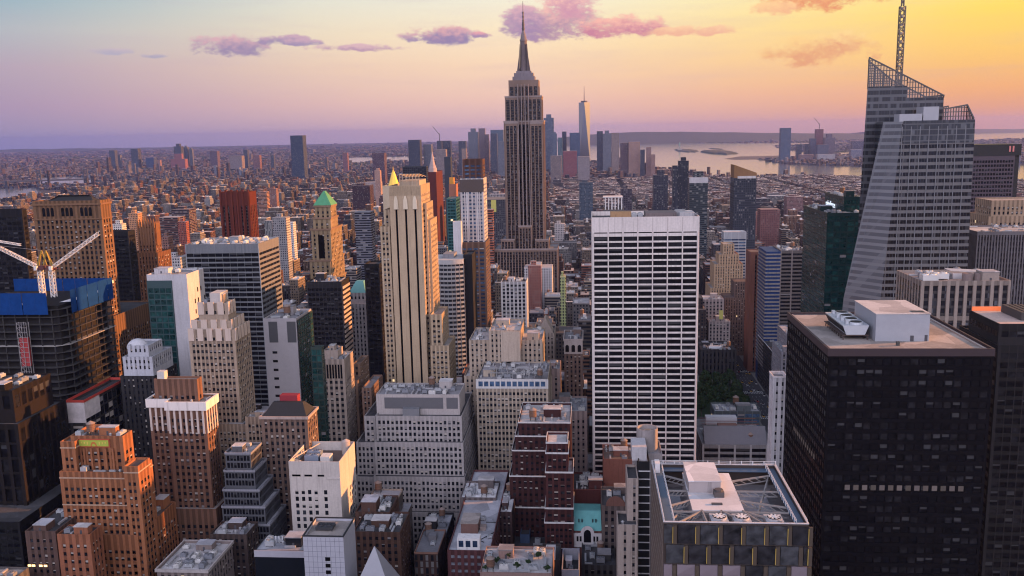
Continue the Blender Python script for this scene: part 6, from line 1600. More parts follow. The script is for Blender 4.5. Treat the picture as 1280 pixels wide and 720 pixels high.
ridge('hills', 700, 1110, 19000, [172, 169.6, 167.8, 166.3, 165.3, 164.8, 165.0, 164.6, 164.9, 165.4, 165.2, 165.8, 166.2, 166.0, 166.6, 166.9, 166.5, 166.8, 167.2, 167.0], 2600, hillm)
ridge('far_hills', 1080, 1420, 26000, [164.8, 163.6, 162.6, 161.8, 161.2, 161.4, 160.6, 160.0, 159.4, 159.8], 3000, hillm)
ridge('low_hills', -80, 700, 27000, [188.2 - .0145 * k * 780 / 39 + rr.uniform(-.5, .5) for k in range(40)], 2600, hillm)
def isle(name, label, px0, px1, y, y2, hgt):
    p, q = ground((px0 + px1) / 2, (y + y2) / 2), None
    rx = (ground(px1, y2).x - ground(px0, y2).x) / 2; ry = abs(ground(px0, y).y - ground(px0, y2).y) * .5
    m_ = MB(); a_ = np.linspace(0, 2 * math.pi, 29)[:-1]; r_ = random.Random(px0)
    jit = [r_.uniform(.8, 1.1) for _ in a_]
    m_.loft([[(p.x + rx * j * math.cos(a) * s_, p.y + ry * j * math.sin(a) * s_, z) for a, j in zip(a_, jit)] for s_, z in ((1, .5), (.98, 3), (.86, hgt * .7), (.6, hgt))])
    o = put(name, m_, hillm, None); o['kind'] = 'structure'
    return p
pi_ = isle('statue_island', '', 842, 874, 186.5, 190.5, 14)
isle('wooded_island', '', 876, 920, 188.5, 193.5, 22)
isle('small_island', '', 888, 902, 185.2, 187.2, 8)
isle('low_island', '', 1045, 1100, 184.5, 186.5, 8)
# statue on its pedestal
sp = at(849.5, 186.5, pi_.y)
r = thing('harbour_statue', 'tiny standing statue on a tall pedestal on its harbour island', 'statue', (sp.x, pi_.y, 10))
m_ = MB(); X, Y = sp.x, pi_.y
m_.loft([[(X + s * a, Y + s * b, z) for a, b in ((-1, -1), (1, -1), (1, 1), (-1, 1))] for s, z in ((26, 10), (24, 24), (13, 25), (10, 62), (11, 64))]); put('pedestal', m_, masonry((.3, .27, .24)), r)
m_ = MB(); m_.loft([[(X + r_ * math.cos(a), Y + r_ * math.sin(a), z) for a in np.linspace(0, 2 * math.pi, 9)[:-1]] for r_, z in ((8, 64), (7, 80), (5.5, 96), (2.4, 99), (3.2, 103), (2, 107))]); m_.bar((X + 4, Y, 95), (X + 7, Y, 112), 2.6); m_.cyl(X + 7, Y, 112, 117, 2.4, 1, 8); put('figure', m_, plain('verdigris', (.14, .28, .24), .7), r)
# bridge over the river at the left
bA, bB = ground(-40, 236), ground(120, 231)
r = thing('river_bridge', 'dark suspension bridge crossing the river at the far left', 'bridge', (bA.x, bA.y, 0))
st_ = plain('bridge_steel', (.06, .06, .075), .7)
m_ = MB(); m_.bar((bA.x, bA.y, 36), (bB.x, bB.y, 36), 34, 0, 9); put('deck', m_, st_, r)
for px in (49, 108):
    p = bA.lerp(bB, (px + 40) / 160)
    m_ = MB()
    for dx in (-13, 13): m_.bar((p.x + dx, p.y, 0), (p.x + dx * .8, p.y, 98), 6)
    for z in (55, 78, 97): m_.bar((p.x - 13, p.y, z), (p.x + 13, p.y, z), 4)
    put('bridge_tower', m_, st_, r)
m_ = MB(); p, q = bA.lerp(bB, 89 / 160), bA.lerp(bB, 148 / 160)
for k in range(16):
    u0, u1 = k / 16, (k + 1) / 16
    m_.bar(p.lerp(q, u0) + Vector((0, 0, 40 + 56 * (2 * u0 - 1) ** 2)), p.lerp(q, u1) + Vector((0, 0, 40 + 56 * (2 * u1 - 1) ** 2)), 3)
m_.bar(p + Vector((0, 0, 96)), bA + Vector((0, 0, 38)), 3)
put('cable', m_, st_, r)

# ------------------------------------------------------------------ far towers one can pick out on the skyline
FARMESH = []
def far_mesh(name, boxes, tint, roof=(.2, .2, .22), sty=.5, org=(0, 0, 0), winvis=1.0):
    """a plain building of the further city: boxes (x0,x1,y0,y1,z0,z1[,tint])"""
    B = np.array([b[:6] for b in boxes], float)
    tn = np.array([list(b[6] if len(b) > 6 else tint) + [sty] for b in boxes])
    rf = np.array([list(b[7] if len(b) > 7 else roof) + [1.0] for b in boxes])
    v, f, m, t_, uv = box_arrays(B, tn, rf)
    return mesh_from(name, v - np.asarray(org), f, m, [facade_mat('city_wall'), facade_mat('city_roof', True)], t_, uv)

def box_arrays(B, tint, roof, ang=None, seed=0):
    n_ = len(B)
    x0, x1, y0, y1, z0, z1 = B.T
    V = np.empty((n_, 8, 3))
    for i, (a, b) in enumerate(((0, 0), (1, 0), (1, 1), (0, 1))):
        V[:, i, 0] = V[:, i + 4, 0] = np.where(a, x1, x0); V[:, i, 1] = V[:, i + 4, 1] = np.where(b, y1, y0)
    V[:, :4, 2] = z0[:, None]; V[:, 4:, 2] = z1[:, None]
    if ang is not None:
        cx, cyy = ((x0 + x1) / 2)[:, None], ((y0 + y1) / 2)[:, None]
        dx, dy = V[:, :, 0] - cx, V[:, :, 1] - cyy
        c_, s_ = np.cos(ang)[:, None], np.sin(ang)[:, None]
        V[:, :, 0], V[:, :, 1] = cx + dx * c_ - dy * s_, cyy + dx * s_ + dy * c_
    q = np.array([[0, 1, 5, 4], [1, 2, 6, 5], [2, 3, 7, 6], [3, 0, 4, 7], [4, 5, 6, 7]])
    F_ = (q[None] + (np.arange(n_) * 8)[:, None, None]).reshape(-1, 4)
    M = np.tile([0, 0, 0, 0, 1], n_)
    Tn = np.repeat(tint[:, None], 5, 1); Tn[:, 4] = roof
    uv = np.zeros((n_, 5, 4, 2))
    rs = np.random.RandomState(seed).uniform(0, 40, n_)
    wx, wy = x1 - x0, y1 - y0
    for k, w in enumerate((wx, wy, wx, wy)):
        uv[:, k, 0, 0] = uv[:, k, 3, 0] = rs; uv[:, k, 1, 0] = uv[:, k, 2, 0] = rs + w
        uv[:, k, 0, 1] = uv[:, k, 1, 1] = z0 - z1; uv[:, k, 2, 1] = uv[:, k, 3, 1] = 0.4
    return V.reshape(-1, 3), F_, M, Tn.reshape(-1, 4), uv.reshape(-1, 2)

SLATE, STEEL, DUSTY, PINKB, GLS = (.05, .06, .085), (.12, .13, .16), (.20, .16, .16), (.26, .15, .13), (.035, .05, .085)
# bearings left..right, dip of the roof, distance, colour, label, what kind
FARLIST = [
    (362.5, 378, 169.5, 4700, GLS, 'tall lone blue glass tower standing over the low eastern districts'),
    (136, 143, 188, 8200, SLATE, 'leftmost dark far tower of the eastern skyline'), (146, 150, 194, 8300, STEEL, 'short thin far block just right of the leftmost dark far tower'),
    (163, 172, 186, 8000, SLATE, 'broad dark slab in the far eastern skyline'), (182, 192, 197, 8000, (.04, .06, .12), 'squat bluish far block beside the broad dark slab'),
    (196, 200, 200, 7600, PINKB, 'small pinkish far block right of the squat bluish one'), (217, 226, 183, 8400, SLATE, 'tallest dark tower of the far left skyline with a stepped top'),
    (229, 234, 184, 8500, STEEL, 'slim grey far tower just right of the stepped-top one'), (236, 240, 186.5, 8500, STEEL, 'second slim grey far tower beside the stepped-top one'),
    (213, 231, 199, 7700, (.22, .09, .10), 'wide reddish far block below the stepped-top dark tower'), (262, 271, 189, 8000, (.10, .07, .09), 'brownish far block left of the lone blue glass tower'),
    (286, 302, 195, 7200, DUSTY, 'wide pale far block with wings left of the lone blue glass tower'), (304, 309, 187, 7400, SLATE, 'thin dark far tower over the wide pale far block'),
    (316, 324, 194, 7000, (.2, .1, .1), 'reddish far block right of the wide pale one'), (338, 342, 194, 7000, SLATE, 'thin dark far block left of the lone blue glass tower'),
    (465, 480, 191.5, 4300, (.09, .05, .07), 'square plum-coloured slab over the low eastern districts'), (428, 434, 191, 6200, (.18, .09, .10), 'small rust far block left of the square plum slab'),
    (510, 524.5, 175, 5200, (.03, .04, .06), 'dark downtown tower with a slanted roof, first of the cluster'), (529, 539, 180.5, 5300, STEEL, 'grey downtown slab right of the slanted-roof tower'),
    (546, 552, 176, 5600, SLATE, 'dark downtown tower with a crane on top'), (552.5, 563, 176, 5700, SLATE, 'broad dark downtown tower beside the crane-topped one'),
    (544, 557, 187, 5000, DUSTY, 'dusty downtown block below the crane-topped tower'), (573, 582, 176.5, 5400, SLATE, 'square dark downtown block left of the twin-peaked group'),
    (577, 583, 186, 5000, (.25, .18, .16), 'pinkish stone downtown block below the square dark one'), (585, 597, 165, 5800, STEEL, 'broad grey downtown tower with a stepped pointed top'),
    (598, 606, 160.5, 6000, (.15, .12, .14), 'tall thin downtown tower left of the limestone skyscraper'), (605, 611, 168, 5900, (.2, .15, .16), 'rosy downtown tower just behind the tall thin one'),
    (613, 629, 162.5, 5700, (.09, .12, .17), 'flat-topped blue-grey downtown tower touching the limestone skyscraper'), (613, 621, 167, 5500, SLATE, 'darker downtown slab before the flat-topped blue-grey tower'), (622, 631, 177, 5200, STEEL, 'low grey downtown block touching the limestone skyscraper'),
    (679.5, 692, 147.5, 5600, (.10, .14, .21), 'tall round-shouldered blue tower just right of the limestone skyscraper'), (691, 696, 167, 5500, (.08, .11, .16), 'slim blue-grey tower beside the tall round-shouldered blue one'),
    (697, 703, 172, 5600, (.10, .16, .2), 'short teal downtown block between the blue towers'), (702.5, 708, 164.5, 5700, SLATE, 'thin dark tower between the blue towers and the white spire tower'),
    (712, 725, 166, 5650, (.06, .09, .15), 'broad dark blue slab left of the white spire tower'), (746, 753.5, 164, 5600, SLATE, 'slim dark tower right of the white spire tower'),
    (753.5, 764, 167, 5500, STEEL, 'stepped grey tower beside the slim dark one'), (764.5, 774, 166, 5500, (.22, .17, .16), 'pale rosy flat-topped tower at the right of the downtown cluster'),
    (775.5, 786, 178.5, 5100, (.12, .08, .09), 'dark half of the twin brown blocks near the harbour'), (786, 800, 177.5, 5050, (.30, .19, .16), 'sunlit pinkish half of the twin brown blocks near the harbour'),  # twin blocks: sunlight and shade are put into the two wall colours
    (800.5, 806, 187, 5000, SLATE, 'low dark block right of the twin brown blocks'), (808, 814, 184, 4950, (.22, .14, .13), 'slim brown block by the harbour edge'), (814, 819, 193, 4900, (.25, .15, .13), 'last low brown block of downtown by the water'),
    (704, 721, 189, 5000, (.20, .07, .08), 'dark red bulky block below the broad dark blue slab'), (722, 737, 196, 4600, (.22, .19, .2), 'pale bulky block below the white spire tower'), (688, 702, 195, 4300, DUSTY, 'dusty block right of the limestone skyscraper below the blue towers'),
    (976.5, 989, 160, 7150, (.06, .09, .14), 'tall blue-grey tower alone at the far shore of the harbour'), (996, 1002.5, 180.5, 7300, SLATE, 'first small dark block right of the lone far-shore tower'),
    (1006, 1012, 180, 7350, SLATE, 'second small dark block right of the lone far-shore tower'), (1013, 1020.5, 173, 7400, (.07, .08, .12), 'mid-height far-shore tower left of the one being built'),
    (1020.5, 1029.5, 161.5, 7450, (.16, .07, .08), 'red-brown far-shore tower still being built under a crane'), (1031, 1044, 172, 7300, (.12, .10, .13), 'wide rounded far-shore tower right of the crane'),
    (1022, 1036, 181, 7200, (.08, .09, .13), 'low dark far-shore block under the crane tower'), (1066, 1080, 176.5, 7600, (.10, .10, .15), 'far-shore block close to the faceted glass tower'), (1064, 1078, 187, 7350, (.22, .23, .3), 'pale low far-shore block close to the faceted glass tower'),
    (1000, 1018, 193.5, 7100, (.25, .15, .14), 'low pinkish far-shore block on the waterfront'), (1022, 1044, 193, 7050, (.3, .28, .3), 'long low pale far-shore block on the waterfront'), (1046, 1062, 195, 7150, DUSTY, 'long low dusty far-shore block on the waterfront'),
    (841, 849, 207, 2000, (.03, .035, .05), 'thin dark slab left half of the paired towers by the harbour shore'), (848.5, 861, 201, 2050, (.022, .026, .038), 'dark tower with a stepped cap by the harbour shore'), (862, 885, 222.5, 1600, (.05, .065, .075), 'dark glass block with a pale flat top right of the stepped-cap tower'),
    (817, 835, 219, 1700, (.04, .042, .06), 'dark stepped block behind the white slab tower'), (776, 790, 236, 1500, (.06, .05, .07), 'plum block peeping over the white slab tower'), (724, 741, 228, 2300, (.05, .07, .10), 'blue-roofed block left of the white slab tower far down the avenue'),
    (340, 357, 272, 1300, (.22, .21, .22), 'grey gridded block with a sunlit striped side left of the copper-roofed tower'), (357, 366, 278, 1380, (.5, .48, .5), 'bright white low block behind the grey gridded one'),
    (443, 463, 265, 1250, (.13, .13, .16), 'grey ribbed block left of the cream tower'), (468, 475, 213, 3000, (.36, .22, .18), 'slim pinkish pointed tower left of the gold spire'), (440, 462, 232, 2600, (.04, .02, .025), 'dark angular block left of the gold spire'), (455, 474, 228, 3200, (.3, .24, .24), 'wide pale block left of the gold spire'),
    (322, 333, 240, 2300, (.33, .17, .12), 'peach-lit block left of the copper-roofed tower'), (336, 345, 236, 2500, (.25, .13, .11), 'second peach-lit block left of the copper-roofed tower'), (198, 222, 272, 1700, (.12, .06, .05), 'dark brown block right of the gothic tower'), (222, 232, 277, 1650, (.24, .07, .05), 'small red block between the gothic tower and the red tower'),  # the peach-lit blocks carry that light in their wall colour
    (214, 236, 262, 1900, (.11, .07, .07), 'brown roof block left of the red tower'), (160, 172, 267, 1500, (.40, .2, .11), 'orange-lit narrow block behind the gothic crown'), (140, 152, 280, 1420, (.5, .45, .42), 'cream stepped block behind the dark flat tower'), (330, 340, 276, 1500, (.2, .2, .2), 'small grey block beside the red tower'),  # the orange-lit block carries its light in the wall colour
    (240, 256, 366, 900, (.45, .42, .4), 'white slatted block behind the glass-fronted block'), (206, 225, 322, 1000, (.36, .34, .34), 'pale louvred block behind the glass-fronted block'), (202, 210, 296, 1200, (.2, .1, .08), 'thin brown tower right of the gothic crown'),
    (1218, 1227, 203, 2600, (.1, .09, .12), 'grey block seen past the faceted glass tower'), (585, 640, 250, 1480, (.06, .06, .075), 'dark slab with a yellow sign left of the limestone skyscraper'), (612, 632, 243, 1700, (.3, .27, .28), 'pale block with roof turrets left of the limestone skyscraper'), (607, 616, 262, 1250, (.30, .10, .06), 'orange-red brick block touching the white gridded tower'),
    (700, 707, 346, 1000, (.30, .34, .16), 'narrow yellow-green block in the streets right of the limestone skyscraper'), (693, 706, 280, 1700, (.4, .36, .36), 'pale windowed block right of the limestone skyscraper'), (655, 690, 335, 1160, (.45, .44, .46), 'long bright roof at the foot of the limestone skyscraper'), (660, 676, 332, 1120, (.28, .12, .10), 'pinkish brick block at the foot of the limestone skyscraper'),
    (951, 975, 262, 1700, (.16, .07, .07), 'dark red block between the roofs left of the green glass tower'), (984, 1004, 246, 2400, (.18, .10, .10), 'brown block left of the green glass tower'), (940, 953, 268, 1800, (.2, .09, .08), 'rust block right of the slant-roofed dark tower'),
]
CITYG = 'towers of the far skyline'
FARFOOT = []
for (a, b, y, Df, colr, lab) in FARLIST:
    p, q = at(a, y, Df), at(b, y, Df)
    wdt = q.x - p.x
    dep = min(60, max(14, wdt * .9))
    nm = 'far_tower' if Df > 4000 else 'distant_block'
    bx = [(p.x, q.x, Df, Df + dep, 0, p.z)]
    h = int(zlib.crc32(lab.encode()))
    if 'stepped' in lab or 'pointed' in lab or 'round' in lab: bx.append((p.x + wdt * .25, q.x - wdt * .25, Df + dep * .2, Df + dep * .8, p.z, p.z + wdt * .35))
    elif h % 3 and Df < 4000: bx.append((p.x + wdt * .2, p.x + wdt * .6, Df + dep * .3, Df + dep * .7, p.z, p.z + 5))
    root = thing(nm, lab, 'tower' if Df > 4000 else 'building', ((p.x + q.x) / 2, Df, 0))
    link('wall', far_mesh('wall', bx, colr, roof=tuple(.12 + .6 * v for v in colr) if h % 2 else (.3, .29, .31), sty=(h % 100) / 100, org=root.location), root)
    if 'crane' in lab and ('on top' in lab or 'still' in lab):
        m_ = MB(); c_ = Vector(((p.x + q.x) / 2, Df + dep / 2, p.z)); m_.bar(c_, c_ + Vector((0, 0, 45)), 4); m_.bar(c_ + Vector((0, 0, 38)), c_ + Vector((-40, 0, 88)), 3); put('crane', m_, st_, root)
    if 'yellow sign' in lab: m_ = MB(); s0, s1 = at(614, 262, Df - 1), at(620, 250, Df - 1); m_.box(s0.x, s1.x, Df - 1, Df - .3, s0.z - 4, s1.z); put('yellow_sign', m_, plain('billboard_yellow', (.50, .46, .12), .6), root)
    if 'sunlit striped' in lab:
        for k in range(18): m_ = MB(); m_.box(q.x + .02, q.x + .5, Df + 1, Df + dep - 1, p.z - 4 - k * 3.7, p.z - 2.2 - k * 3.7); put('spandrel_band', m_, masonry((.5, .4, .36)), root)
    if 'pale flat top' in lab: m_ = MB(); m_.box(p.x - .3, q.x + .3, Df - .4, Df - .02, p.z - 9, p.z + 1); put('top_band', m_, masonry((.42, .4, .42)), root)
    FARFOOT.append((p.x, q.x, Df, Df + dep, p.z)); FOOT.append((p.x, q.x, Df, Df + dep, p.z))
# the slant-roofed dark tower
p, q = at(918, 206, 1350), at(946, 216, 1350)
root = thing('slant_roof_tower', 'dark glass tower with a brown roof slanting down to the right', 'skyscraper', ((p.x + q.x) / 2, 1350, 0))
link('wall', far_mesh('wall', [(p.x, q.x, 1350, 1384, 0, q.z - 7)], (.03, .035, .05), sty=.3, org=root.location), root)
m_ = MB(); m_.loft([[(p.x, 1350, q.z - 7), (q.x, 1350, q.z - 7), (q.x, 1384, q.z - 7), (p.x, 1384, q.z - 7)], [(p.x, 1350, p.z), (q.x, 1350, q.z), (q.x, 1384, q.z), (p.x, 1384, p.z)]]); put('slant_roof', m_, masonry((.20, .11, .055)), root)
m_ = MB(); m_.box(p.x + 5, q.x - 1, 1349.4, 1349.9, q.z - 8, q.z - 4.4); put('pale_band', m_, masonry((.45, .42, .42)), root)
FOOT.append((p.x, q.x, 1350, 1384, p.z))
# the white spire tower downtown: square base turning into a square top set at 45 degrees
Dw = 5900
p, q = at(723.5, 128, Dw), at(737, 128, Dw); base_z = 60.0; top_z = p.z; cx = (p.x + q.x) / 2; R = (q.x - p.x) / 2 * 1.03
root = thing('white_spire_tower', 'tallest downtown tower, tapering triangular glass facets under a thin spire', 'skyscraper', (cx, Dw + R, 0))
b8, t8 = [], []
for k in range(4):
    a = math.pi / 4 + k * math.pi / 2
    b8 += [(cx + R * 1.41 * math.cos(a), Dw + R + R * 1.41 * math.sin(a)), None]
    t8 += [None, (cx + R * math.cos(a + math.pi / 4) * 1.0, Dw + R + R * math.sin(a + math.pi / 4) * 1.0)]
m_ = MB()
bc = [b8[0], b8[2], b8[4], b8[6]]; tcn = [t8[1], t8[3], t8[5], t8[7]]
m_.loft([[(x, y, 0) for x, y in bc], [(x, y, base_z) for x, y in bc]])
v = [(x, y, base_z) for x, y in bc] + [(x, y, top_z) for x, y in tcn]
f = []
for k in range(4):
    f += [[k, (k + 1) % 4, 4 + k, 4 + k], [4 + k, (k + 1) % 4, 4 + (k + 1) % 4, 4 + (k + 1) % 4]]
m_.add(v, f); m_.add([(x, y, top_z) for x, y in tcn], [[0, 1, 2, 3]])
put('facet_body', m_, plain('spire_glass', (.22, .23, .26), .16, .7, .8, var=.05), root)
m_ = MB(); m_.cyl(cx, Dw + R, top_z, top_z + 10, R * .55, R * .6, 14); m_.cyl(cx, Dw + R, top_z + 10, at(730, 107, Dw).z, 3.2, .8, 8); put('spire', m_, plain('spire_steel', (.1, .09, .1), .5), root)
# ------------------------------------------------------------------ the ordinary city on its blocks
rs = np.random.RandomState(11)
AVE = [-2350, -2100, -1870, -1640, -1400, -1180, -960, -750, -560, -430, -300, -170, 165, 390, 640, 890, 1140, 1390, 1640, 1890, 2140, 2400]
PARK = (60, 150, 795, 925)
CLEAR = [(60, 180, 480, 800)]
FT = np.array(FOOT)
PAL = np.array([(.22, .10, .07), (.17, .085, .065), (.28, .15, .10), (.33, .25, .19), (.26, .20, .16), (.16, .13, .12), (.09, .06, .055), (.36, .31, .28), (.20, .19, .20), (.13, .12, .14), (.06, .06, .075), (.44, .41, .40), (.24, .09, .06)])
PALN = ['red brick', 'brown brick', 'orange brick', 'tan stone', 'dusty tan', 'grey-brown', 'dark brown', 'cream', 'grey', 'slate grey', 'charcoal', 'white', 'brick red']
PALP = np.array([.12, .11, .08, .12, .10, .10, .08, .08, .07, .05, .03, .03, .03]); PALP /= PALP.sum()
ROOFC = np.array([(.30, .29, .31), (.18, .175, .19), (.09, .088, .095), (.42, .41, .43), (.58, .57, .58), (.22, .16, .13)])
ROOFN = ['pale grey', 'grey', 'dark', 'light', 'white', 'brown']
ROOFP = np.array([.25, .25, .2, .15, .08, .07])
LOTS = []                                               # x0,x1,y0,y1,h,palette,roof,style
def busy(x0, x1, y0, y1, pad=1.0):
    return bool(((FT[:, 0] - pad < x1) & (FT[:, 1] + pad > x0) & (FT[:, 2] - pad < y1) & (FT[:, 3] + pad > y0)).any())
def lowcap(D_):                                          # the ordinary city stays under the towers one can name
    return 62 if D_ < 520 else 74 if D_ < 800 else 90 if D_ < 1400 else 80 if D_ < 2400 else 60
for kY in range(1, 60):
    ya = kY * 80.0 + 9; yb = ya + 62
    hw = (ya + 200) * .68 + 60
    for i in range(len(AVE) - 1):
        xa, xb = AVE[i] + 15, AVE[i + 1] - 15
        if xb < -hw - .08 * ya or xa > hw * .86: continue
        for row in (0, 1):
            y0, y1 = (ya, ya + 30) if row == 0 else (ya + 31.5, yb)
            x = xa
            while x < xb - 6:
                w_ = rs.choice([9, 12, 15, 18, 24, 32, 45], p=[.1, .18, .2, .2, .16, .1, .06])
                if ya > 2000: w_ *= 1.15
                w_ = min(w_, xb - x)
                dshr = rs.uniform(0, 7) if row == 0 else -rs.uniform(0, 7)
                a, b = (y0, y1 - abs(dshr) * .6) if row == 0 else (y0 + abs(dshr) * .6, y1)
                base = 80 if ya < 330 else 42 if ya < 900 else 34 if ya < 1500 else 26 if ya < 2600 else 19  # nearest rows, out of view, are added to block light low on the fronts
                h = base * np.exp(rs.normal(0, .42)) * (1.35 if (x - xa < 30 or xb - x - w_ < 30) else 1)
                if rs.rand() < .05: h *= 1.7
                if ya > 3000 and x > -150: h = min(h, 24) * .8
                if ya > 2600 and x < -600 and rs.rand() < .10: h = rs.uniform(40, 62)
                h = min(max(h, 9), (min(120, 245 - .53 * yb) if ya < 330 else lowcap(ya)) * rs.uniform(.8, 1))
                if not (PARK[0] < x + w_ and PARK[1] > x and PARK[2] < b and PARK[3] > a) and not any(C_[0] < x + w_ and C_[1] > x and C_[2] < b and C_[3] > a for C_ in CLEAR) and not busy(x, x + w_, a, b):
                    LOTS.append((x, x + w_ - .25, a, b, h, rs.choice(len(PAL), p=PALP), rs.choice(6, p=ROOFP), rs.rand()))
                x += w_
LOTS = np.array(LOTS)

def in_poly(px, py, poly):
    c_ = np.zeros(px.shape, bool)
    j = len(poly) - 1
    for i in range(len(poly)):
        (xi, yi), (xj, yj) = poly[i], poly[j]
        k = ((yi > py) != (yj > py)) & (px < (xj - xi) * (py - yi) / (yj - yi + 1e-12) + xi)
        c_ ^= k; j = i
    return c_
def gpoly(o): return [(v.co.x, v.co.y) for v in o.data.vertices]
WATERS = [gpoly(o) for o in bpy.data.objects if o.name in ('harbour_water', 'river_water', 'canal_water', 'bay_inlet_water')]
SHORES = [gpoly(o) for o in bpy.data.objects if o.name in ('west_shore', 'far_west_shore', 'sand_spit')]
def wet(x, y):
    w_ = np.zeros(x.shape, bool)
    for p in WATERS: w_ |= in_poly(x, y, p)
    for p in SHORES: w_ &= ~in_poly(x, y, p)
    return w_
LOTS = LOTS[~wet((LOTS[:, 0] + LOTS[:, 1]) / 2, (LOTS[:, 2] + LOTS[:, 3]) / 2)]
# further out: patches of streets turned every which way, thinning with distance
FB, FA, FP, FR, FS = [], [], [], [], []
def patch_city(ymin, ymax, cell, fill, hmean, wmin, wmax, seed):
    r_ = np.random.RandomState(seed)
    ys = np.arange(ymin, ymax, cell)
    for y in ys:
        xl, xr_ = y * -.80 - 200, y * .60 + 200
        xs = np.arange(xl, xr_, cell)
        n_ = len(xs)
        x = xs + r_.uniform(-.15, .15, n_) * cell; yy = y + r_.uniform(-.15, .15, n_) * cell
        k = (r_.rand(n_) < fill) & ~wet(x, yy)
        x, yy = x[k], yy[k]; n_ = len(x)
        if not n_: continue
        w_ = r_.uniform(wmin, wmax, n_); d_ = r_.uniform(wmin, wmax, n_)
        h = hmean * np.exp(r_.normal(0, .45, n_))
        tall = r_.rand(n_) < .018
        h[tall] *= r_.uniform(2.0, 3.6, tall.sum())
        FB.append(np.stack([x - w_ / 2, x + w_ / 2, yy - d_ / 2, yy + d_ / 2, np.zeros(n_), h], 1))
        pa = np.sin(np.floor(x / 900) * 12.9 + np.floor(yy / 900) * 78.2) * .6
        FA.append(pa + r_.normal(0, .015, n_)); FP.append(r_.choice(len(PAL), n_, p=PALP)); FR.append(r_.choice(6, n_, p=ROOFP)); FS.append(r_.rand(n_))
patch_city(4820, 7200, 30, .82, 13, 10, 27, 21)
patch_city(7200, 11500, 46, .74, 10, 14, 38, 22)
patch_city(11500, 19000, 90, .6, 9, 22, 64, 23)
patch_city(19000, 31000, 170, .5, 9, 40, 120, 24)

# trees among the far streets, seen as dark patches
def woods(n_, ya, yb, s0, s1, h0, seed):
    r_ = np.random.RandomState(seed)
    y = ya + (yb - ya) * r_.rand(n_ * 4); x = y * r_.uniform(-.80, .60, n_ * 4)
    q = np.sin(x / 310 + 2) * np.sin(y / 420 + 1) + np.sin(x / 130 + y / 170) * .6 + r_.normal(0, .25, n_ * 4)
    k = (q > .55) & ~wet(x, y)
    x, y = x[k][:n_], y[k][:n_]; n_ = len(x)
    R_ = r_.uniform(s0, s1, n_); h = h0 * r_.uniform(.7, 1.3, n_)
    a = np.linspace(0, 2 * math.pi, 7)[:-1]
    v = np.zeros((n_, 13, 3))
    for i in range(6):
        j1, j2 = r_.uniform(.75, 1.2, n_), r_.uniform(.45, .8, n_)
        v[:, i] = np.stack([x + R_ * j1 * np.cos(a[i]), y + R_ * j1 * np.sin(a[i]), h * r_.uniform(.3, .6, n_)], 1)
        v[:, 6 + i] = np.stack([x + R_ * j2 * np.cos(a[i] + .5), y + R_ * j2 * np.sin(a[i] + .5), h * r_.uniform(.75, 1.0, n_)], 1)
    v[:, 12] = np.stack([x, y, h * 1.08], 1)
    f = [[i, (i + 1) % 6, 6 + (i + 1) % 6, 6 + i] for i in range(6)] + [[6 + i, 6 + (i + 1) % 6, 12, 12] for i in range(6)]
    return v.reshape(-1, 3), (np.array(f)[None] + (np.arange(n_) * 13)[:, None, None]).reshape(-1, 4)
wv = [woods(5000, 2700, 7000, 5, 12, 11, 31), woods(7000, 7000, 16000, 9, 26, 12, 32), woods(4000, 16000, 30000, 20, 60, 13, 33)]
off, vv, ff = 0, [], []
for v, f in wv: vv.append(v); ff.append(f + off); off += len(v)
struct(link('far_woodland', mesh_from('far_woodland', np.concatenate(vv), np.concatenate(ff), np.zeros(sum(len(f) for f in ff), int), plain('far_leaves', (.03, .045, .025), .95, spec=.1, var=.4))), 'stuff')

# which of the blocks show largest from the deck: look along a grid of sight lines
hv, hf, own = [], [], []
allb = [(*f_[:4], 0, f_[4]) for f_ in FOOT] + [(l[0], l[1], l[2], l[3], 0, l[4]) for l in LOTS]
v8, f8, _m, _t, _u = box_arrays(np.array(allb, float), np.zeros((len(allb), 4)), np.zeros((len(allb), 4)))
tree_ = BVHTree.FromPolygons([tuple(v) for v in v8], [tuple(int(i) for i in q) for q in f8])
cnt = {}
cx_, cy_ = {}, {}
for py in range(180, 722, 3):
    for px in range(-10, 1292, 3):
        hit = tree_.ray_cast(EYE, ray(px, py))
        if hit[0] is None: continue
        b = hit[2] // 5 - len(FOOT)
        if b >= 0:
            cnt[b] = cnt.get(b, 0) + 1
            cx_[b] = cx_.get(b, 0) + px; cy_[b] = cy_.get(b, 0) + py
order = sorted(cnt, key=lambda b: -cnt[b])
SOLO = order[:290]
solo = set(SOLO)

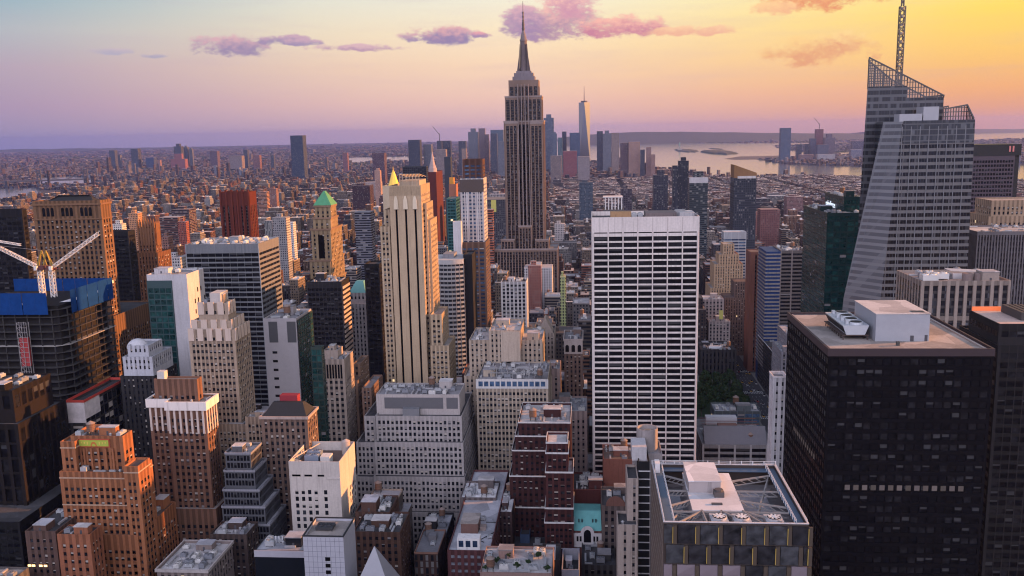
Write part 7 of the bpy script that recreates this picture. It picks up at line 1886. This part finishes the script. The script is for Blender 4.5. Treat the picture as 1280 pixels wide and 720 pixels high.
# the named neighbours, for telling each block where it stands
NAMED = []
for o in list(bpy.data.objects):
    if o.type == 'EMPTY' and o.get('category') in ('skyscraper', 'building', 'tower') and o.children:
        bb = [(o.location + Vector(c_.location) + Vector(q)) for c_ in o.children if c_.type == 'MESH' and c_.name.split('.')[0] in ('wall', 'curtain_wall', 'glass_body', 'core') for q in c_.bound_box]
        if not bb: continue
        ps = [proj(q) for q in bb if q.y > 40]
        if not ps: continue
        zt_ = max(q.z for q in bb); pt = [proj(q) for q in bb if abs(q.z - zt_) < 1]
        NAMED.append((o, sum(q[0] for q in pt) / len(pt), min(q[1] for q in pt), o.location.y))
NICK = {
    'black_slab': 'the black slab at the left edge', 'brown_tower': 'the mansard-topped brown tower', 'gothic_tower': 'the gothic-crowned tower', 'unfinished_tower': 'the netted unfinished tower', 'orange_tower': 'the orange brick tower', 'cornice_tower': 'the white-corniced brick tower',
    'beige_tower': 'the scalloped beige tower', 'glass_front_block': 'the teal glass-fronted block', 'banded_slab': 'the banded grey slab', 'red_tower': 'the ribbed red tower', 'copper_roof_tower': 'the copper-roofed tower', 'dark_glass_tower': 'the near-black glass tower', 'blank_grey_block': 'the blank grey tile block',
    'pier_block': 'the pale pier-fronted block', 'cream_tower': 'the cream slotted tower', 'curved_tower': 'the curved grey tower', 'white_grid_tower': 'the white gridded tower', 'limestone_skyscraper': 'the limestone skyscraper', 'white_slab_tower': 'the white slab tower', 'faceted_glass_tower': 'the faceted glass tower',
    'black_grid_tower': 'the massive black tower', 'green_glass_tower': 'the green glass tower', 'blue_stripe_tower': 'the blue-striped tower', 'tan_step_tower': 'the wedding-cake tan tower', 'slant_roof_tower': 'the slant-roofed dark tower', 'grey_stepped_tower': 'the grey stepped office block', 'white_wall_block': 'the off-white blank block',
    'wide_beige_block': 'the wide beige block', 'red_brick_stepped': 'the terraced red brick block', 'trussed_roof_tower': 'the trussed-roof tower', 'library_block': 'the dark library by the park', 'white_lattice_block': 'the white lattice block', 'mansard_block': 'the mansard-roofed brown block', 'teal_roof_tower': 'the teal-roofed tower', 'dark_office_slab': 'the charcoal slab', 'clock_tower': 'the lantern-topped brick tower', 'arcade_block': 'the arcaded ornate block', 'terraced_glass_block': 'the terraced glass block', 'roof_hut_block': 'the brick block with roof huts', 'slanted_metal_block': 'the ribbed metal-roofed block',
}
near = [(NICK[o.name], px, py, D_) for (o, px, py, D_) in NAMED if o.name in NICK]
words_ = ['first', 'second', 'third', 'fourth', 'fifth', 'sixth', 'seventh', 'eighth', 'ninth', 'tenth', 'eleventh', 'twelfth']
drafts = {}
for b in SOLO:
    l = LOTS[b]
    px, py = cx_[b] / cnt[b], cy_[b] / cnt[b]
    nk = min(near, key=lambda q: abs(q[1] - px) * 1.0 + .25 * abs(q[2] + 60 - py) + .01 * abs(q[3] - l[2]))
    side = ('left of' if px < nk[1] - 14 else 'right of' if px > nk[1] + 14 else 'behind' if l[2] > nk[3] else 'in front of')
    size = 'low' if l[4] < 26 else 'tall' if l[4] > 58 else 'mid-height'
    shape = 'wide' if l[1] - l[0] > 26 else 'narrow' if l[1] - l[0] < 13 else 'square'
    lab = '%s %s %s block, %s roof, %s %s' % (size, shape, PALN[int(l[5])], ROOFN[int(l[6])], side, nk[0])
    drafts.setdefault(lab, []).append((px, b))
LABEL = {}
for lab, v in drafts.items():
    v.sort()
    for i, (px, b) in enumerate(v):
        if len(v) == 1: LABEL[b] = lab
        else:
            l2 = lab.replace(' block,', ' block, ' + words_[min(i, 11)] + ' from left,')
            LABEL[b] = l2
def lot_boxes(l, r_):
    x0, x1, y0, y1, h = l[:5]
    out = [(x0, x1, y0, y1, 0, h)]
    w_, d_ = x1 - x0, y1 - y0
    if h > 30 and w_ > 14 and r_.rand() < .45:
        s_ = r_.uniform(.12, .25); out.append((x0 + w_ * s_, x1 - w_ * s_, y0 + d_ * s_, y1 - d_ * s_, h + .003, h + r_.uniform(5, 12)))
        h = out[-1][5]; x0, x1, y0, y1 = out[-1][:4]
    k = r_.randint(1, 4)
    sp = []
    for _ in range(k):
        a, b = r_.uniform(2.2, 5.5), r_.uniform(2.2, 5.5)
        if x1 - x0 < a + 1.5 or y1 - y0 < b + 1.5: continue
        x, y = r_.uniform(x0 + .6, x1 - a - .6), r_.uniform(y0 + .6, y1 - b - .6)
        if any(x < q[1] + .2 and x + a > q[0] - .2 and y < q[3] + .2 and y + b > q[2] - .2 for q in sp): continue
        sp.append((x, x + a, y, y + b)); out.append((x, x + a, y, y + b, h + .003, h + r_.uniform(1.6, 4.2)))
    return out
r_ = np.random.RandomState(5)
rest_B, rest_T, rest_R = [], [], []
def tn(l): return tuple(PAL[int(l[5])] * .38 * (1 + .25 * math.sin(l[0] * 3.1 + l[2])))
for b in range(len(LOTS)):
    l = LOTS[b]
    bx = lot_boxes(l, r_)
    tint, roof = tn(l), tuple(ROOFC[int(l[6])])
    if b in solo:
        nb = len(bx)
        o = link('city_building', None)
        o.location = ((l[0] + l[1]) / 2, l[2], 0)
        tag(o, LABEL[b], 'building', 'ordinary blocks between the towers')
        hs = [q for q in bx if q[1] - q[0] < 5.6 and q[4] > 5]
        body = [q for q in bx if q not in hs]
        link('wall', far_mesh('wall', body, tint, roof, l[7], o.location), o)
        for q in hs:
            hut = (.5, .49, .5) if r_.rand() < .3 else tuple(v * .8 for v in roof)
            link('roof_hut', far_mesh('roof_hut', [q], hut, hut, .97, o.location), o) 
        x0, x1, y0, y1, _z, ht = body[-1][:6]
        g_ = .35
        m_ = MB(); m_.ring(x0 - .05, x1 + .05, y0 - .05, y1 + .05, ht + .003, ht + .9, g_); put('parapet', m_, masonry(tuple(round(float(min(.6, v * 1.15 + .02)), 2) for v in PAL[int(l[5])]), .2), o)
        if cnt[b] > 18 and x1 - x0 > 8:
            for _q in range(2):
                ux, uy = r_.uniform(x0 + 2.4, x1 - 2.4), r_.uniform(y0 + 2.4, y0 + (y1 - y0) * .45)
                if all(ux + 2 < q[0] or ux - 2 > q[1] or uy + 2 < q[2] or uy - 2 > q[3] for q in hs): fan_unit(o, ux, uy, ht + .004, 2.4, 2.8, r_.uniform(1.4, 2.2), n=1, col=((.40, .41, .43), (.58, .57, .56))[_q]); hs.append((ux - 1.3, ux + 1.3, uy - 1.5, uy + 1.5, ht, ht))
        if cnt[b] > 26 and r_.rand() < .6 and x1 - x0 > 9:
            tank(o, x0 + 3.2, y1 - 3.4, ht + .004, r_.uniform(.8, 1.05))
    else:
        for q in bx:
            rest_B.append(q); rest_T.append((*tint, l[7])); rest_R.append((*roof, 1))
# parts called roof_hut must not carry windows: style .97 paints bands, so give them a plain wall instead
for o in bpy.data.objects:
    if o.name.startswith('roof_hut') and o.type == 'MESH' and o.data.materials and o.data.materials[0] and o.data.materials[0].name == 'city_wall':
        o.data.materials[0] = facade_mat('city_wall_plain', winvis=0.0)
B = np.array(rest_B, float); Tt = np.array(rest_T, float); Rr = np.array(rest_R, float)
ang = np.zeros(len(B))
B2 = np.concatenate(FB); A2 = np.concatenate(FA); P2 = np.concatenate(FP); R2 = np.concatenate(FR); S2 = np.concatenate(FS)
v_, f_, m__, t__, u__ = box_arrays(np.concatenate([B, B2]), np.concatenate([Tt, np.concatenate([(PAL[P2] * .45 + PAL[P2].mean(1)[:, None] * np.array([.30, .37, .60])) * np.random.RandomState(8).uniform(.16, .6, (len(P2), 1)), S2[:, None]], 1)]), np.concatenate([Rr, np.concatenate([ROOFC[R2], np.ones((len(R2), 1))], 1)]), np.concatenate([ang, A2]))  # far walls tinted blue-grey: the haze's blue is put into their colour
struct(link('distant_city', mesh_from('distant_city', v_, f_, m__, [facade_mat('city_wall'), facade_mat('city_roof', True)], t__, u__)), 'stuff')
print('lots', len(LOTS), 'solo', len(solo), 'far', len(B2))

# pavements: a raised kerbed slab under every block near enough to see into its street
m_ = MB()
for kY in range(3, 26):
    for i in range(len(AVE) - 1):
        if AVE[i + 1] < -1500 or AVE[i] > 1200: continue
        m_.box(AVE[i] + 10.5, AVE[i + 1] - 10.5, kY * 80 + 5, kY * 80 + 75, 0, .14, 0, False)
struct(put('pavement', m_, pave, None))
m_ = MB()
for i in range(6, 18): m_.quad((AVE[i] - 10.4, 200, .004), (AVE[i] + 10.4, 200, .004), (AVE[i] + 10.4, 2200, .004), (AVE[i] - 10.4, 2200, .004))
struct(put('road', m_, asph, None))
m_ = MB()
paint = plain('road_paint', (.6, .6, .58), .7)
for kY in range(5, 14):
    for dx in (-3.4, 0, 3.4):
        for q in range(6): m_.box(165 + dx - .08, 165 + dx + .08, kY * 80 + 8 + q * 11, kY * 80 + 12 + q * 11, .005, .008, 0, False)
    for q in range(12): m_.box(165 - 9.4 + q * 1.6, 165 - 8.6 + q * 1.6, kY * 80 - 3.5, kY * 80 - .5, .005, .008, 0, False); m_.box(165 - 9.4 + q * 1.6, 165 - 8.6 + q * 1.6, kY * 80 + .6, kY * 80 + 3.4, .005, .008, 0, False)
struct(put('road_markings', m_, paint, None))

# ------------------------------------------------------------------ park trees
lawn_ = plain('lawn', (.03, .06, .02), .95, var=.3)
m_ = MB(); m_.quad((PARK[0] + 4, PARK[2] + 6, .145), (PARK[1] - 2, PARK[2] + 6, .145), (PARK[1] - 2, PARK[3] - 6, .145), (PARK[0] + 4, PARK[3] - 6, .145)); struct(put('grass', m_, lawn_, None), 'stuff')
leafm, N = _new('leaves')
oi = N.n('ShaderNodeObjectInfo').outputs['Random']
ps_ = N.n('ShaderNodeTexCoord').outputs['Object']
nn = N.noise(ps_, .55, 2.0)
N_c = N.mix(nn, (.012, .026, .010), (.034, .062, .022)); N_c = N.mix(N.m('MULTIPLY', oi, .5), N_c, (.026, .042, .014))
finish(N, N_c, .8, spec=.2)
bark = plain('bark', (.07, .055, .045), .9)
protos = []
for q in range(4):
    rq = np.random.RandomState(40 + q)
    H, Rw = 13 + 2 * q * .8, 5.2 + .3 * q
    n_ = 1500
    cl = rq.normal(0, 1, (16, 3)); cl /= np.linalg.norm(cl, axis=1)[:, None]; cl *= rq.uniform(.35, 1.0, (16, 1)) ** .6
    cc = cl * np.array([Rw * .8, Rw * .8, H * .26]) + np.array([0, 0, H * .68])
    idx = rq.randint(0, 16, n_)
    d = rq.normal(0, 1, (n_, 3)); d /= np.linalg.norm(d, axis=1)[:, None]
    P = cc[idx] + d * rq.uniform(.5, 1.0, (n_, 1)) * np.array([1.9, 1.9, 1.5])
    a = rq.normal(0, 1, (n_, 3)); a /= np.linalg.norm(a, axis=1)[:, None]
    b = np.cross(a, d + .01); b /= np.linalg.norm(b, axis=1)[:, None] + 1e-9
    s_ = rq.uniform(.3, .6, (n_, 1))
    v = np.stack([P - a * s_ - b * s_, P + a * s_ - b * s_, P + a * s_ + b * s_, P - a * s_ + b * s_], 1).reshape(-1, 3)
    crown = mesh_from('crown', v, np.arange(4 * n_).reshape(-1, 4), np.zeros(n_, int), leafm)
    m_ = MB(); aa = np.linspace(0, 2 * math.pi, 9)[:-1]
    m_.loft([[(r0 * math.cos(t), r0 * math.sin(t), z) for t in aa] for r0, z in ((.45, 0), (.32, H * .25), (.2, H * .5), (.08, H * .75))])
    for k in range(5): e = cc[k]; m_.bar((0, 0, H * .32), tuple(e), .16)
    trunk = m_.mesh('trunk', bark)
    protos.append((trunk, crown))
rt = random.Random(9)
spots = []
for row in range(12):
    for k in range(6):
        x = PARK[0] + 20 + k * 13 + rt.uniform(-2, 2); y = PARK[2] + 8 + row * 9.5 + rt.uniform(-2, 2)
        if 3 <= row <= 6 and 1 <= k <= 2 and rt.random() < .3: continue
        px, py = proj((x, y, 12))
        if px < 868 or px > 950: continue
        spots.append((x, y, px))
for (x, y, px) in spots:
    t = thing('park_tree', 'leafy green tree among the dense trees of the park beside the dark library', 'tree', (x, y, .15), 'trees of the park')
    tr, cr = protos[rt.randrange(4)]
    a = link('trunk', tr, t); b = link('crown', cr, t)
    t.rotation_euler = (0, 0, rt.uniform(0, 6.28)); s_ = rt.uniform(.85, 1.2); t.scale = (s_, s_, s_ * rt.uniform(.9, 1.1))
# shrubs on the roof terrace at the bottom edge
tb_ = next(o for o in bpy.data.objects if o.name == 'terrace_block')
tz = [c_ for c_ in tb_.children if c_.name.startswith('roof')][0]
bbx = [tb_.location + Vector(q) for q in tz.bound_box]
zx0, zx1, zy0, zz = min(q.x for q in bbx), max(q.x for q in bbx), min(q.y for q in bbx), max(q.z for q in bbx)
for k, f in enumerate((.06, .2, .36, .5, .66, .8, .94)):
    t = thing('terrace_shrub', 'small green shrub along the edge of the pinkish roof terrace', 'shrub', (zx0 + (zx1 - zx0) * f, zy0 + 3 + (k % 3) * 6, zz), 'shrubs of the roof terrace')
    tr, cr = protos[k % 4]; a = link('trunk', tr, t); b = link('crown', cr, t); t.scale = (.3, .3, .22 + .05 * (k % 2)); t.rotation_euler = (0, 0, k * 1.3)

# ------------------------------------------------------------------ traffic on the avenue
def make_car(colr):
    paint_ = plain('car_paint_%s' % colr[0], colr[1], .3, .1)
    b = MB(); L_, Wc = 2.3, .9
    def prof(z, a, c, w): return [(-w, -a, z), (w, -a, z), (w, c, z), (-w, c, z)]
    b.loft([prof(.3, 2.2, 2.2, .85), prof(.6, 2.3, 2.3, .9), prof(.9, 2.25, 2.2, .88)])
    b2 = MB(); b2.loft([prof(.901, 1.2, 1.5, .82), prof(1.45, .7, 1.1, .66)])
    return b.mesh('body', paint_), b2.mesh('cabin', glass('window_glass'))
tyre = plain('tyre', (.015, .015, .015), .9)
wb = MB(); aa = np.linspace(0, 2 * math.pi, 13)[:-1]
wb.loft([[(x, .33 * math.cos(t), .33 + .33 * math.sin(t)) for t in aa] for x in (-.1, .1)]); wheel_me = wb.mesh('wheel', tyre)
CARS = {k: make_car((k, c_)) for k, c_ in (('yellow', (.55, .33, .02)), ('white', (.6, .6, .6)), ('black', (.02, .02, .022)), ('silver', (.35, .35, .37)), ('red', (.35, .03, .02)))}
rc = random.Random(6)
lanes = [165 - 8.2, 165 - 5, 165 - 1.7, 165 + 1.7, 165 + 5, 165 + 8.2]
seen_ = {}
for k in range(34):
    kind = rc.choice(['yellow', 'yellow', 'white', 'black', 'silver', 'red', 'white'])
    x, y = lanes[k % 6], 790 + (k // 6) * 36 + rc.uniform(0, 26)
    t = thing('car', '%s car driving down the avenue past the park' % kind, 'car', (x, y, .005), '%s cars on the avenue' % kind)
    link('body', CARS[kind][0], t); link('cabin', CARS[kind][1], t)
    for dx in (-.82, .82):
        for dy in (-1.4, 1.4): w_ = link('wheel', wheel_me, t); w_.location = (dx, dy, 0)

# ------------------------------------------------------------------ the air between
hz = MB(); hz.box(-27000, 27000, -2600, FAR + 200, -1.0, 480.0)
ho = put('haze', hz, [], None)
hm = bpy.data.materials.new('haze_air'); hm.use_nodes = True
N = NT(hm.node_tree)
pv = N.n('ShaderNodeVolumePrincipled')
pv.inputs['Color'].default_value = (.30, .40, 1.0, 1)
pv.inputs['Density'].default_value = 2.2e-5
pv.inputs['Anisotropy'].default_value = 0.45
N.put(N.n('ShaderNodeOutputMaterial').inputs['Volume'], pv.outputs[0])
ho.data.materials.append(hm)
ho['kind'] = 'stuff'
